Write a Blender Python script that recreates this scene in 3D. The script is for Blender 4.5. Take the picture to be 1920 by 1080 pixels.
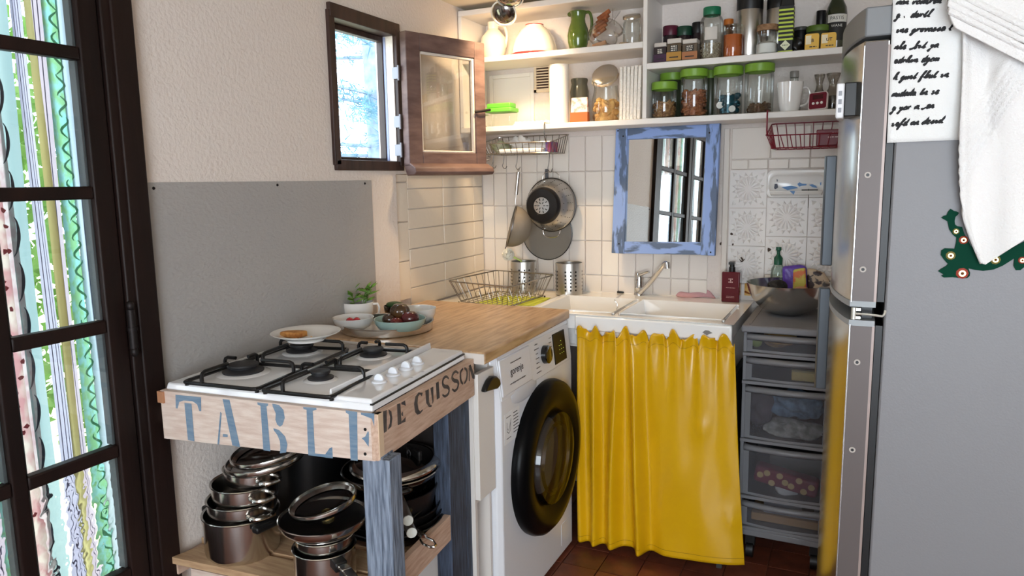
import bpy, bmesh, math, random
from mathutils import Vector, Matrix
random.seed(7)
for o in list(bpy.data.objects): bpy.data.objects.remove(o)
scene = bpy.context.scene
COL = scene.collection
PI = math.pi
V = Vector
# ---------------------------------------------------------------- camera
FPX = 1357.13
YAW, PITCH, ROLL = -0.44615, 0.146717, -0.01594
CAM = V((1.52145, -2.91940, 1.34295))
cy_, sy_, cp_, sp_ = math.cos(YAW), math.sin(YAW), math.cos(PITCH), math.sin(PITCH)
FW = V((sy_*cp_, cy_*cp_, -sp_)); R0 = V((cy_, -sy_, 0)); U0 = R0.cross(FW)
RT = math.cos(ROLL)*R0 + math.sin(ROLL)*U0
UP = -math.sin(ROLL)*R0 + math.cos(ROLL)*U0
cam = bpy.data.cameras.new('camera'); cam.sensor_width = 36; cam.lens = FPX/1920*36; cam.clip_start = .02
camo = bpy.data.objects.new('camera', cam); COL.objects.link(camo)
m = Matrix.Identity(4)
for i in range(3):
    m[i][0] = RT[i]; m[i][1] = UP[i]; m[i][2] = -FW[i]; m[i][3] = CAM[i]
camo.matrix_world = m
scene.camera = camo
# ---------------------------------------------------------------- light
scene.view_settings.view_transform = 'Standard'; scene.view_settings.look = 'None'
scene.view_settings.gamma = 1; scene.view_settings.use_curve_mapping = False
scene.view_settings.exposure = 0.0
w = bpy.data.worlds.new('world'); scene.world = w; w.use_nodes = True
wn = w.node_tree.nodes; wl = w.node_tree.links
bg = wn['Background']; bg.inputs[0].default_value = (.70, .86, 1.0, 1); bg.inputs[1].default_value = 8.0
def area(name, loc, tgt, sx, sy, power, col):
    l = bpy.data.lights.new(name, 'AREA'); l.shape = 'RECTANGLE'; l.size = sx; l.size_y = sy; l.energy = power; l.color = col
    o = bpy.data.objects.new(name, l); COL.objects.link(o); o.location = loc
    o.rotation_euler = (V(tgt)-V(loc)).to_track_quat('-Z', 'Y').to_euler(); return o
area('rear_fill_light', (2.15, -4.93, 1.2), (1.2, 0, 1.0), 1.7, 1.5, 50, (.98, .98, 1))  # added area light, daylight from an invented opening behind the camera
# ---------------------------------------------------------------- pixel helpers (pixel gives a direction, a plane gives the distance)
def ray(px, py): return RT*((px-960)/FPX) - UP*((py-540)/FPX) + FW
def at(px, py, x=None, y=None, z=None, plane=None):
    d = ray(px, py)
    if plane: p0, n = plane; t = (V(p0)-CAM).dot(V(n))/d.dot(V(n))
    elif x is not None: t = (x-CAM.x)/d.x
    elif y is not None: t = (y-CAM.y)/d.y
    else: t = (z-CAM.z)/d.z
    return CAM + d*t
def depth(P): return (V(P)-CAM).dot(FW)
def up(xl, xr, yb, yt, Y, zs=None):
    """upright thing standing in the plane y=Y: centre x, diameter, base z, height"""
    a = at((xl+xr)/2, yb, y=Y); t = at((xl+xr)/2, yt, y=Y)
    D = (xr-xl)*depth(a)/FPX
    z0 = a.z if zs is None else zs
    return a.x, D, z0, t.z-z0
# ---------------------------------------------------------------- materials
def lin(c):
    c = c/255
    return c/12.92 if c <= .04045 else ((c+.055)/1.055)**2.4
def S(r, g, b): return (lin(r), lin(g), lin(b))
_M = {}
def mat(name, col, rough=.5, metal=0, col2=None, vs=8, vw=.5, vd=4, bump=0, bs=60, bd=2, stretch=None, coat=0, trans=0, ior=1.45, emit=0, spec=.5, wave=None, ramp=(.35, .65), alpha=1, sheen=0, btype='noise'):
    if name in _M: return _M[name]
    M = bpy.data.materials.new(name); M.use_nodes = True
    nt = M.node_tree; n = nt.nodes; l = nt.links; b = n['Principled BSDF']
    b.inputs['Base Color'].default_value = (*col, 1); b.inputs['Roughness'].default_value = rough; b.inputs['Metallic'].default_value = metal
    b.inputs['IOR'].default_value = ior; b.inputs['Specular IOR Level'].default_value = spec
    b.inputs['Coat Weight'].default_value = coat; b.inputs['Coat Roughness'].default_value = .08
    b.inputs['Transmission Weight'].default_value = trans
    b.inputs['Sheen Weight'].default_value = sheen
    b.inputs['Alpha'].default_value = alpha
    if emit: b.inputs['Emission Color'].default_value = (*col, 1); b.inputs['Emission Strength'].default_value = emit
    tc = n.new('ShaderNodeTexCoord'); src = tc.outputs['Object']
    if stretch:
        mp = n.new('ShaderNodeMapping'); mp.inputs['Scale'].default_value = stretch; l.new(src, mp.inputs[0]); src = mp.outputs[0]
    if col2:
        if wave:
            t = n.new('ShaderNodeTexWave'); t.inputs['Scale'].default_value = vs; t.inputs['Distortion'].default_value = wave; t.inputs['Detail'].default_value = 3; t.inputs['Detail Scale'].default_value = 1.5
            fac = t.outputs['Fac']
        else:
            t = n.new('ShaderNodeTexNoise'); t.inputs['Scale'].default_value = vs; t.inputs['Detail'].default_value = vd; fac = t.outputs['Fac']
        l.new(src, t.inputs['Vector'])
        r = n.new('ShaderNodeValToRGB'); r.color_ramp.elements[0].position = ramp[0]; r.color_ramp.elements[1].position = ramp[1]
        r.color_ramp.elements[0].color = (*col, 1); r.color_ramp.elements[1].color = (*col2, 1)
        l.new(fac, r.inputs[0]); l.new(r.outputs[0], b.inputs['Base Color'])
    if bump:
        if btype == 'voronoi': t = n.new('ShaderNodeTexVoronoi'); t.feature = 'SMOOTH_F1'; out = t.outputs['Distance']
        else: t = n.new('ShaderNodeTexNoise'); t.inputs['Detail'].default_value = bd; out = t.outputs['Fac']
        t.inputs['Scale'].default_value = bs; l.new(tc.outputs['Object'] if btype == 'voronoi' else src, t.inputs['Vector'])
        bp = n.new('ShaderNodeBump'); bp.inputs['Strength'].default_value = bump; bp.inputs['Distance'].default_value = .004
        l.new(out, bp.inputs['Height']); l.new(bp.outputs[0], b.inputs['Normal'])
    _M[name] = M; return M
def thin_glass(name, tint=(1, 1, 1), refl=.08, rough=.02):
    if name in _M: return _M[name]
    M = bpy.data.materials.new(name); M.use_nodes = True
    nt = M.node_tree; n = nt.nodes; l = nt.links; n.remove(n['Principled BSDF'])
    tr = n.new('ShaderNodeBsdfTransparent'); tr.inputs[0].default_value = (*tint, 1)
    gl = n.new('ShaderNodeBsdfGlossy'); gl.inputs['Roughness'].default_value = rough
    lw = n.new('ShaderNodeLayerWeight'); lw.inputs[0].default_value = .25
    ma = n.new('ShaderNodeMath'); ma.operation = 'MULTIPLY_ADD'; ma.inputs[1].default_value = .55; ma.inputs[2].default_value = refl
    mx = n.new('ShaderNodeMixShader'); l.new(lw.outputs['Fresnel'], ma.inputs[0]); l.new(ma.outputs[0], mx.inputs[0])
    l.new(tr.outputs[0], mx.inputs[1]); l.new(gl.outputs[0], mx.inputs[2]); l.new(mx.outputs[0], n['Material Output'].inputs[0])
    _M[name] = M; return M
def cloth(name, col, col2=None, vs=30, transl=.5, stripe=None, bump=.3, bs=300, ramp=(.4, .6), stretch=(1, 1, 1), dim=1):
    """thin cloth that lets light through"""
    if name in _M: return _M[name]
    M = bpy.data.materials.new(name); M.use_nodes = True
    nt = M.node_tree; n = nt.nodes; l = nt.links; n.remove(n['Principled BSDF'])
    d = n.new('ShaderNodeBsdfDiffuse'); t = n.new('ShaderNodeBsdfTranslucent'); mx = n.new('ShaderNodeMixShader'); mx.inputs[0].default_value = transl
    d.inputs[0].default_value = (*col, 1); t.inputs[0].default_value = (*col, 1)
    if dim != 1: col = tuple(c*dim for c in col); col2 = tuple(c*dim for c in col2) if col2 else None; d.inputs[0].default_value = (*col, 1); t.inputs[0].default_value = (*col, 1)
    if col2:
        tc = n.new('ShaderNodeTexCoord'); mp = n.new('ShaderNodeMapping'); mp.inputs['Scale'].default_value = stretch; l.new(tc.outputs['Object'], mp.inputs[0])
        tx = n.new('ShaderNodeTexNoise'); tx.inputs['Scale'].default_value = vs; l.new(mp.outputs[0], tx.inputs['Vector'])
        r = n.new('ShaderNodeValToRGB'); r.color_ramp.elements[0].position = ramp[0]; r.color_ramp.elements[1].position = ramp[1]
        r.color_ramp.elements[0].color = (*col, 1); r.color_ramp.elements[1].color = (*col2, 1)
        l.new(tx.outputs['Fac'], r.inputs[0]); l.new(r.outputs[0], d.inputs[0]); l.new(r.outputs[0], t.inputs[0])
    l.new(d.outputs[0], mx.inputs[1]); l.new(t.outputs[0], mx.inputs[2]); l.new(mx.outputs[0], n['Material Output'].inputs[0])
    _M[name] = M; return M
# ---------------------------------------------------------------- mesh builder
class MB:
    def __init__(s): s.v = []; s.f = []
    def add(s, vs, fs, M=None):
        o = len(s.v)
        s.v += [tuple(M @ V(p)) if M else tuple(p) for p in vs]
        s.f += [tuple(i+o for i in f) for f in fs]; return s
    def box(s, a, b, M=None):
        x0, y0, z0 = a; x1, y1, z1 = b
        vs = [(x0,y0,z0),(x1,y0,z0),(x1,y1,z0),(x0,y1,z0),(x0,y0,z1),(x1,y0,z1),(x1,y1,z1),(x0,y1,z1)]
        return s.add(vs, [(0,3,2,1),(4,5,6,7),(0,1,5,4),(1,2,6,5),(2,3,7,6),(3,0,4,7)], M)
    def hexa(s, vs, M=None):
        """8 corners: bottom 4 counterclockwise, then top 4"""
        return s.add(vs, [(0,3,2,1),(4,5,6,7),(0,1,5,4),(1,2,6,5),(2,3,7,6),(3,0,4,7)], M)
    def lathe(s, prof, c=(0,0,0), n=32, M=None, sx=1, sy=1):
        vs = []; fs = []; rows = []
        for r, z in prof:
            if r <= 1e-6: rows.append([len(vs)]); vs.append((c[0], c[1], c[2]+z))
            else:
                rows.append(list(range(len(vs), len(vs)+n)))
                vs += [(c[0]+r*sx*math.cos(2*PI*k/n), c[1]+r*sy*math.sin(2*PI*k/n), c[2]+z) for k in range(n)]
        for a, b in zip(rows, rows[1:]):
            for k in range(n):
                k2 = (k+1) % n
                if len(a) == 1 and len(b) == 1: continue
                if len(a) == 1: fs.append((a[0], b[k2], b[k]))
                elif len(b) == 1: fs.append((a[k], a[k2], b[0]))
                else: fs.append((a[k], a[k2], b[k2], b[k]))
        return s.add(vs, fs, M)
    def cyl(s, p0, p1, r0, r1=None, n=20):
        p0 = V(p0); p1 = V(p1); r1 = r0 if r1 is None else r1
        d = p1-p0; M = Matrix.Translation(p0) @ d.to_track_quat('Z', 'Y').to_matrix().to_4x4()
        return s.lathe([(0,0),(r0,0),(r1,d.length),(0,d.length)], n=n, M=M)
    def tube(s, pts, r, n=8, closed=False, rs=None):
        pts = [V(p) for p in pts]; N = len(pts); vs = []; fs = []
        prev = None
        for i, p in enumerate(pts):
            if closed: d = pts[(i+1) % N]-pts[i-1]
            else: d = pts[min(i+1, N-1)]-pts[max(i-1, 0)]
            if d.length < 1e-9: d = V((0,0,1))
            d.normalize()
            if prev is None:
                a = V((0,0,1)) if abs(d.z) < .9 else V((1,0,0)); u = d.cross(a).normalized()
            else:
                u = prev - d*prev.dot(d)
                u = u.normalized() if u.length > 1e-6 else d.orthogonal().normalized()
            prev = u; w_ = d.cross(u); rr = rs[i] if rs else r
            vs += [p + (u*math.cos(2*PI*k/n) + w_*math.sin(2*PI*k/n))*rr for k in range(n)]
        for i in range(N if closed else N-1):
            j = (i+1) % N
            for k in range(n):
                k2 = (k+1) % n; fs.append((i*n+k, i*n+k2, j*n+k2, j*n+k))
        if not closed: fs.append(tuple(range(n-1, -1, -1))); fs.append(tuple((N-1)*n+k for k in range(n)))
        return s.add(vs, fs)
    def prism(s, pts, off):
        """closed planar outline (3D points) extruded by vector off"""
        off = V(off); pts = [V(p) for p in pts]; n = len(pts)
        nrm = V((0,0,0))
        for i in range(n): nrm += pts[i].cross(pts[(i+1) % n])
        if nrm.dot(off) < 0: pts.reverse()
        vs = pts + [p+off for p in pts]
        return s.add(vs, [tuple(range(n-1,-1,-1)), tuple(range(n, 2*n))] + [(i,(i+1)%n,n+(i+1)%n,n+i) for i in range(n)])
    def ell(s, c, rx, ry, rz, nu=20, nv=12, M=None):
        prof = [(math.sin(PI*i/nv), -math.cos(PI*i/nv)) for i in range(nv+1)]
        T = Matrix.Translation(c) @ (M if M else Matrix.Identity(4)) @ Matrix.Diagonal((rx, ry, rz, 1))
        return s.lathe([(0 if i in (0, nv) else r, z) for i, (r, z) in enumerate(prof)], n=nu, M=T)
    def sheet(s, fn, nu, nv):
        vs = [fn(i/nu, j/nv) for j in range(nv+1) for i in range(nu+1)]
        fs = [(j*(nu+1)+i, j*(nu+1)+i+1, (j+1)*(nu+1)+i+1, (j+1)*(nu+1)+i) for j in range(nv) for i in range(nu)]
        return s.add(vs, fs)
LOC = {}
def obj(name, mb, m, parent=None, loc=None, bevel=0, solid=0, sub=0, smooth=40, bseg=2):
    if parent is not None: L = LOC[parent.name]
    elif loc is not None: L = V(loc)
    else:
        xs = [p[0] for p in mb.v]; ys = [p[1] for p in mb.v]; zs = [p[2] for p in mb.v]
        L = V(((min(xs)+max(xs))/2, (min(ys)+max(ys))/2, min(zs)))
    me = bpy.data.meshes.new(name); me.from_pydata([tuple(V(p)-L) for p in mb.v], [], mb.f); me.update()
    if smooth: me.shade_smooth(); me.set_sharp_from_angle(angle=math.radians(smooth))
    if m: me.materials.append(m)
    o = bpy.data.objects.new(name, me); COL.objects.link(o)
    if parent is not None: o.parent = parent
    else: o.location = L
    LOC[o.name] = L
    if solid: md = o.modifiers.new('solid', 'SOLIDIFY'); md.thickness = solid; md.offset = 0
    if bevel: md = o.modifiers.new('bevel', 'BEVEL'); md.width = bevel; md.segments = bseg; md.limit_method = 'ANGLE'; md.angle_limit = math.radians(40)
    if sub: md = o.modifiers.new('sub', 'SUBSURF'); md.levels = sub; md.render_levels = sub
    return o
def tag(o, label, cat, group=None):
    o['label'] = label; o['category'] = cat
    if group: o['group'] = group
    return o
def thing(name, label, cat, loc=(0,0,0), group=None):
    o = bpy.data.objects.new(name, None); COL.objects.link(o); o.location = loc; o.empty_display_size = .05
    LOC[o.name] = V(loc); return tag(o, label, cat, group)
def struct(o): o['kind'] = 'structure'; return o
def copy_tree(o, parent=None):
    c = o.copy(); COL.objects.link(c); c.parent = parent; LOC[c.name] = LOC[o.name]
    for ch in o.children: copy_tree(ch, c)
    return c
# ---------------------------------------------------------------- lettering (built-in font turned into thin meshes)
def text(body, size, m, parent, o, u, v, name='lettering', align='CENTER', thick=.0006, bold=0):
    cu = bpy.data.curves.new('t', 'FONT'); cu.body = body; cu.size = 1; cu.align_x = align; cu.align_y = 'CENTER'; cu.offset = bold; cu.resolution_u = 3
    t = bpy.data.objects.new('t', cu); COL.objects.link(t)
    dg = bpy.context.evaluated_depsgraph_get(); me = bpy.data.meshes.new_from_object(t.evaluated_get(dg))
    vs = [tuple(q.co) for q in me.vertices]; fs = [tuple(p.vertices) for p in me.polygons]
    bpy.data.objects.remove(t); bpy.data.curves.remove(cu); bpy.data.meshes.remove(me)
    u = V(u).normalized(); v = V(v).normalized(); nn = u.cross(v)
    mb = MB(); mb.add([V(o)+u*(p[0]*size)+v*(p[1]*size)+nn*thick for p in vs], fs)
    return obj(name, mb, m, parent, smooth=0)
def ribbon(mb, pts, wd, n):
    """flat stroke along 3D points in the plane with normal n"""
    pts = [V(p) for p in pts]; n = V(n); vs = []
    for i, p in enumerate(pts):
        d = (pts[min(i+1, len(pts)-1)]-pts[max(i-1, 0)]).normalized(); s_ = n.cross(d).normalized()
        ww = wd[i] if isinstance(wd, (list, tuple)) else wd
        vs += [p+s_*ww/2, p-s_*ww/2]
    mb.add(vs, [(2*i, 2*i+1, 2*i+3, 2*i+2) for i in range(len(pts)-1)])
def marks(size, m, parent, o, u, v, width, name='small_print', thick=.0006):
    """print too small to read: a broken line of little strokes"""
    u = V(u).normalized(); v = V(v).normalized(); n_ = u.cross(v); rr = random.Random(int(width*1e5)); mb = MB(); x = -width/2; o = V(o)+n_*thick
    while x < width/2-size*.3:
        w_ = min(rr.uniform(.5, 1.6)*size, width/2-x); h_ = size*rr.uniform(.45, .7)
        mb.add([o+u*x-v*h_/2, o+u*(x+w_)-v*h_/2, o+u*(x+w_)+v*h_/2, o+u*x+v*h_/2], [(0,1,2,3)]); x += w_+size*.35
    r_ = obj(name, mb, m, parent, smooth=0); r_['kind'] = 'stuff'; return r_
def poly(mb, pts): mb.add(pts, [tuple(range(len(pts)))])
def Z(sc, ox, oy, pts): return [(ox+a/sc, oy+b/sc) for a, b in pts]
def smoothline(pts, k=6):
    P = [V(p) for p in pts]; out = []
    for i in range(len(P)-1):
        p0 = P[max(i-1,0)]; p1 = P[i]; p2 = P[i+1]; p3 = P[min(i+2, len(P)-1)]
        for j in range(k):
            t = j/k
            out.append(.5*((2*p1)+(p2-p0)*t+(2*p0-5*p1+4*p2-p3)*t*t+(3*p1-p0-3*p2+p3)*t**3))
    return out+[P[-1]]
# ---------------------------------------------------------------- common materials
WHITE = mat('white_paint', S(232,228,222), .45, bump=.08, bs=40)
PLASTER = mat('plaster', S(226,216,208), .85, bump=.75, bs=90, bd=5)
TILEW = mat('white_tile', S(232,224,214), .32, bump=.18, bs=35, bd=3)
GROUT = mat('grout', S(196,186,172), .9)
SHELFW = mat('shelf_paint', S(233,229,224), .5, bump=.06, bs=30)
STEEL = mat('steel', S(206,204,200), .18, 1)
STEELB = mat('brushed_steel', S(196,194,190), .30, 1, bump=.08, bs=200, stretch=(1,1,.05))
CHROME = mat('chrome', S(215,215,215), .08, 1)
BLACK = mat('black_plastic', S(16,16,17), .4)
BLACKG = mat('black_gloss', S(9,9,10), .08, coat=.6)
BLACKE = mat('black_enamel', S(14,14,15), .32)
CERAM = mat('white_ceramic', S(238,236,232), .12, coat=.5)
GLASS = thin_glass('jar_glass', (.93, .95, .94), .06)
PANE = thin_glass('window_glass', (.97, .98, .98), .03)
DARKWOOD = mat('dark_wood', S(22,13,11), .5, spec=.3, col2=S(36,21,17), vs=14, stretch=(1,1,.12), bump=.25, bs=60)
# ================================================================ the room
CEIL = 2.05; RX = 3.1; RY = -5.0
def wall_cells(name, axis, at0, thick, us, zs, holes, m):
    """wall in the plane axis=at0, cut into cells, without the cells that lie in holes; thick goes outwards"""
    mb = MB()
    for i in range(len(us)-1):
        for j in range(len(zs)-1):
            uc = (us[i]+us[i+1])/2; zc = (zs[j]+zs[j+1])/2
            if any(h[0] < uc < h[1] and h[2] < zc < h[3] for h in holes): continue
            if axis == 'x': mb.box((min(at0, at0+thick), us[i], zs[j]), (max(at0, at0+thick), us[i+1], zs[j+1]))
            else: mb.box((us[i], min(at0, at0+thick), zs[j]), (us[i+1], max(at0, at0+thick), zs[j+1]))
    return struct(obj(name, mb, m, loc=(0,0,0), smooth=0))
WIN = (-1.030, -.690, 1.402, 1.880)           # clear opening of the small window (y0,y1,z0,z1)
DOOR = (-2.945, -1.785, 0.0, 2.0)
# plaster part of the left wall stands 15 mm proud of the tiled part
LW = wall_cells('wall_left', 'x', 0, -.075, [RY, DOOR[0], DOOR[1], WIN[0], -.70], [0, WIN[2], WIN[3], 2.0, CEIL],
                [DOOR, WIN], PLASTER)
mbx = MB()
mbx.box((-.075, -.70, 0), (-.018, 0.24, 1.375)); mbx.box((-.075, -.70, 1.375), (0, WIN[1], WIN[2])); mbx.box((-.075, -.70, WIN[3]), (0, WIN[1], CEIL)); mbx.box((-.075, WIN[1], 1.375), (0, .24, CEIL))
obj('tiled_corner', mbx, PLASTER, LW, smooth=0)
WB = struct(obj('wall_back', MB().box((-.018, 0, 0), (RX, .24, CEIL)), PLASTER, loc=(0,0,0)))
struct(obj('wall_right', MB().box((RX, RY, 0), (RX+.2, .24, CEIL)), PLASTER, loc=(RX,0,0)))
wall_cells('wall_rear', 'y', RY, -.2, [-.075, 1.25, 3.05, RX+.2], [0, .35, 1.98, CEIL], [(1.25, 3.05, .35, 1.98)], PLASTER)  # unseen wall, opening placed to suit the added rear light
CE = struct(obj('ceiling', MB().box((-.075, RY-.2, CEIL), (RX+.2, .24, CEIL+.2)), mat('ceiling_paint', S(226,216,196), .8, bump=.1, bs=20), loc=(0,0,CEIL)))
# ---- floor: terracotta tiles near the units, one slab beneath
FLM = mat('floor_slab', S(88,48,34), .6, col2=S(112,64,44), vs=9, bump=.2, bs=30)
FL = struct(obj('floor', MB().box((-.075, RY-.2, -.2), (RX+.2, .24, -.006)), FLM, loc=(0,0,0)))
TERR = [mat('terracotta_%d' % i, S(*c), .42, col2=S(*d), vs=18, bump=.3, bs=50, coat=.15) for i, (c, d) in enumerate([((112,58,40),(134,74,52)),((98,50,36),(122,66,46)),((124,66,46),(104,54,38)),((88,46,34),(112,60,44))])]
tp = .133; tl = MB().box((-tp/2+.002, -tp/2+.002, -.012), (tp/2-.002, tp/2-.002, 0))
tmesh = []
for k in range(4):
    me = bpy.data.meshes.new('floor_tile'); me.from_pydata(tl.v, [], tl.f); me.materials.append(TERR[k]); tmesh.append(me)
for i in range(12):
    for j in range(17):
        o = bpy.data.objects.new('floor_tile', random.choice(tmesh)); COL.objects.link(o); o.parent = FL
        o.location = (.10+i*tp+tp/2, -.02-j*tp-tp/2, random.uniform(-.0012, .0008)); o.rotation_euler = (random.uniform(-.006,.006), random.uniform(-.006,.006), 0)
# ---- outside ground
struct(obj('terrace_ground', MB().box((-14, -14, -.3), (-.08, 8, -.05)), mat('terrace', S(196,182,150), .9, col2=S(170,160,120), vs=3), loc=(-5,0,-.3)))
# ---- left wall tiles (26 x 7.5 cm, laid lengthwise, thickly overpainted)
def tile(parent, x, y0, y1, z0, z1, m, axis='x', th=.007, g=.0016, name='tile', relief=None):
    t = th+random.uniform(-.0012, .0012)
    if axis == 'x': mb = MB().box((x, y0+g, z0+g), (x+t, y1-g, z1-g))
    else: mb = MB().box((y0+g, x-t, z0+g), (y1-g, x, z1-g))
    return obj(name, mb, m, parent, bevel=.0022, smooth=40)
TL1 = mat('cream_tile', S(233,221,204), .38, bump=.35, bs=26, bd=3)
zrow = [1.375, 1.320, 1.244, 1.168, 1.092, 1.017, .942, .866]
for a, b in zip(zrow, zrow[1:]):
    for y0, y1 in ((-.612, -.353), (-.353, -.096), (-.096, -.004)): tile(LW, -.018, y0, y1, b, a, TL1)
zr2 = [1.375, 1.345, 1.198, 1.050, .903]
for a, b in zip(zr2, zr2[1:]): tile(LW, -.018, -.698, -.612, b, a, TL1)
# ---- back wall: 7.35 x 14.7 cm plain tiles
TB = [mat('back_tile_%d' % i, S(*c), .32, bump=b, bs=24, bd=3) for i, (c, b) in enumerate([((230,222,212), .30), ((226,218,210), .42), ((233,226,216), .25)])]
zb = [.866, .941, 1.087, 1.234, 1.378, 1.525]
xs = [-.010, .046] + [.110+.0735*k for k in range(13)]
for i, (a, b) in enumerate(zip(xs, xs[1:])):
    for j, (c, d) in enumerate(zip(zb, zb[1:])):
        tile(WB, 0, a, min(b, 1.040), c, d, random.choice(TB), 'y')
tile(WB, 0, 1.042, 1.066, .866, 1.53, TB[0], 'y', th=.016, name='edge_strip')
for a, b in ((1.070, 1.214), (1.214, 1.353), (1.353, 1.50)): tile(WB, 0, a, b, 1.410, 1.53, TB[0], 'y')
for a, b in ((1.070, 1.134), (1.134, 1.206), (1.206, 1.280), (1.280, 1.352), (1.352, 1.425), (1.425, 1.5)): tile(WB, 0, a, b, 1.372, 1.410, TB[2], 'y')
# ---- relief tiles with a sixteen-petal rosette
RT_ = mat('relief_tile', S(236,233,230), .28, bump=.08, bs=30)
def rosette_mesh(s):
    mb = MB(); h = s/2-.0014
    mb.box((-h, -.008, -h), (h, 0, h))
    Y = -.008
    for k in range(16):
        a = 2*PI*k/16; d = PI/16*.86
        P = lambda r, t: (r*s*math.cos(t), Y, r*s*math.sin(t))
        Q = lambda r, t, hh: (r*s*math.cos(t), Y-hh, r*s*math.sin(t))
        mb.add([P(.07, a), P(.30, a-d), P(.345, a), P(.30, a+d), Q(.25, a, .0052)], [(0,1,4),(1,2,4),(2,3,4),(3,0,4)])
        b = a+PI/16
        mb.add([P(.335, b-d*.9), P(.335, b+d*.9), P(.455 if k % 2 else .44, b), Q(.37, b, .0040)], [(0,1,3),(1,2,3),(2,0,3)])
        if k % 4 == 2:
            mb.add([P(.50, a-.13), P(.50, a+.13), P(.62, a), Q(.54, a, .003)], [(0,1,3),(1,2,3),(2,0,3)])
    return mb
rz = {}
def rose(x0, x1, z0, z1):
    s = .146; c = ((x0+x1)/2, 0, (z0+z1)/2)
    if s not in rz:
        mb = rosette_mesh(s); me = bpy.data.meshes.new('relief_tile'); me.from_pydata(mb.v, [], mb.f); me.materials.append(RT_); rz[s] = me
    o = bpy.data.objects.new('relief_tile', rz[s]); COL.objects.link(o); o.parent = WB; o.location = c; o.scale = ((x1-x0)/s, 1, (z1-z0)/s)
for z0, z1 in ((1.226, 1.372), (1.080, 1.226), (.934, 1.080)): rose(1.068, 1.206, z0, z1)
for x0, x1 in ((1.206, 1.353), (1.353, 1.50)):
    for z0, z1 in ((1.119, 1.265), (.973, 1.119)): rose(x0, x1, z0, z1)
tile(WB, 0, 1.353, 1.50, 1.265, 1.372, TB[0], 'y')
tile(WB, 0, 1.206, 1.353, .866, .973, TB[0], 'y'); tile(WB, 0, 1.068, 1.206, .866, .934, TB[1], 'y')
tile(WB, 0, 1.353, 1.50, .866, .973, TB[0], 'y')
# orange flower tile left in the wall, just above the sink
ot = obj('flower_tile', MB().box((1.135, -.010, .886), (1.205, 0, .934)), mat('ochre_tile', S(206,150,60), .3, col2=S(232,190,110), vs=30), WB, bevel=.002)
mb = MB()
for k in range(5):
    a = PI*(.1+.8*k/4); mb.add([(1.17, -.0102, .889), (1.17+.034*math.cos(a-.12), -.0125, .889+.04*math.sin(a-.12)), (1.17+.037*math.cos(a), -.0102, .889+.043*math.sin(a)), (1.17+.034*math.cos(a+.12), -.0125, .889+.04*math.sin(a+.12))], [(0,1,2,3)])
obj('petal_relief', mb, mat('brown_glaze', S(150,86,30), .3), WB, smooth=0)
# chipped spots and nail holes
mb = MB()
for px, py, r in ((1372,439,3), (1352,457,3),(1374,458,2.5),(1391,486,5),(1442,468,4)):
    c = at(px, py, y=-.0082); q = [(c.x+r*.0021*math.cos(t*1.05)*random.uniform(.5,1.2), -.0098, c.z+r*.0021*math.sin(t*1.05)*random.uniform(.5,1.3)) for t in range(6)]
    poly(mb, q)
obj('chip', mb, mat('chip_dark', S(74,62,54), .9), WB, smooth=0)

# ================================================================ small window with its sash swung inwards
ST = mat('window_wood', S(44,29,25), .5, col2=S(66,46,40), vs=25, stretch=(1,1,.15), bump=.3, bs=70)
W1 = struct(obj('window_1', MB().box((-.070, WIN[0]-.012, WIN[3]-.022), (.014, WIN[1]+.030, WIN[3]+.022)), ST, loc=(0, -.86, 1.4), bevel=.003))
for nm, a, b in (('frame_sill', (-.070, WIN[0]-.012, WIN[2]-.016), (.012, WIN[1]+.030, WIN[2]+.018)),
                 ('frame_jamb', (-.070, WIN[0]-.018, WIN[2]), (.012, WIN[0]+.012, WIN[3])), ('frame_jamb', (-.070, WIN[1]+.004, WIN[2]), (.016, WIN[1]+.030, WIN[3])), ):
    obj(nm, MB().box(a, b), ST, W1, bevel=.003)
for nm, a, b in (('stop_bead', (-.066, WIN[0]+.012, WIN[3]-.040), (-.040, WIN[1]+.004, WIN[3]-.022)), ('stop_bead', (-.066, WIN[0]+.012, WIN[2]+.018), (-.040, WIN[1]+.004, WIN[2]+.030)),
                 ('stop_bead', (-.066, WIN[0]+.012, WIN[2]+.018), (-.040, WIN[0]+.022, WIN[3]-.02)), ('stop_bead', (-.066, WIN[1]-.006, WIN[2]+.018), (-.040, WIN[1]+.004, WIN[3]-.022))):
    obj(nm, MB().box(a, b), ST, W1, bevel=.002)
obj('edge_strip', MB().box((-.060, WIN[1]-.002, WIN[2]+.02), (-.030, WIN[1]+.004, WIN[3]-.024)), mat('pale_blue_paint', S(150,158,190), .5), W1, bevel=.001)
for z in (1.46, 1.56, 1.73): obj('hinge', MB().box((-.006, WIN[1]-.001, z-.020), (.017, WIN[1]+.0045, z+.020)).cyl((.020, WIN[1]+.002, z-.026), (.020, WIN[1]+.002, z+.026), .0045, n=10), mat('old_zinc', S(126,124,128), .45, .8), W1)
# outer fixed pane
# open sash: swings on the right jamb, folded back towards the corner
hx, hy = .022, WIN[1]+.012
dv = V((.128, .352, 0)).normalized(); nv = V((dv.y, -dv.x, 0))      # along the sash / towards the room
SW, SH0, SH1 = .376, 1.400, 1.872
def sb(a0, a1, t0, t1, z0, z1):
    c = [V((hx, hy, 0))+dv*a+nv*t for a, t in ((a0, t0), (a1, t0), (a1, t1), (a0, t1))]
    return MB().hexa([(p.x, p.y, z0) for p in c][::-1]+[(p.x, p.y, z1) for p in c][::-1])
SASH = mat('sash_wood', S(92,70,66), .6, col2=S(118,94,88), vs=30, stretch=(.3,.3,1), bump=.45, bs=60)
t0, t1 = .0, .036
obj('sash_stile', sb(0, .062, t0, t1, SH0, SH1), SASH, W1, bevel=.003)
obj('sash_stile', sb(SW-.052, SW, t0, t1, SH0, SH1), SASH, W1, bevel=.003)
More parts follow.
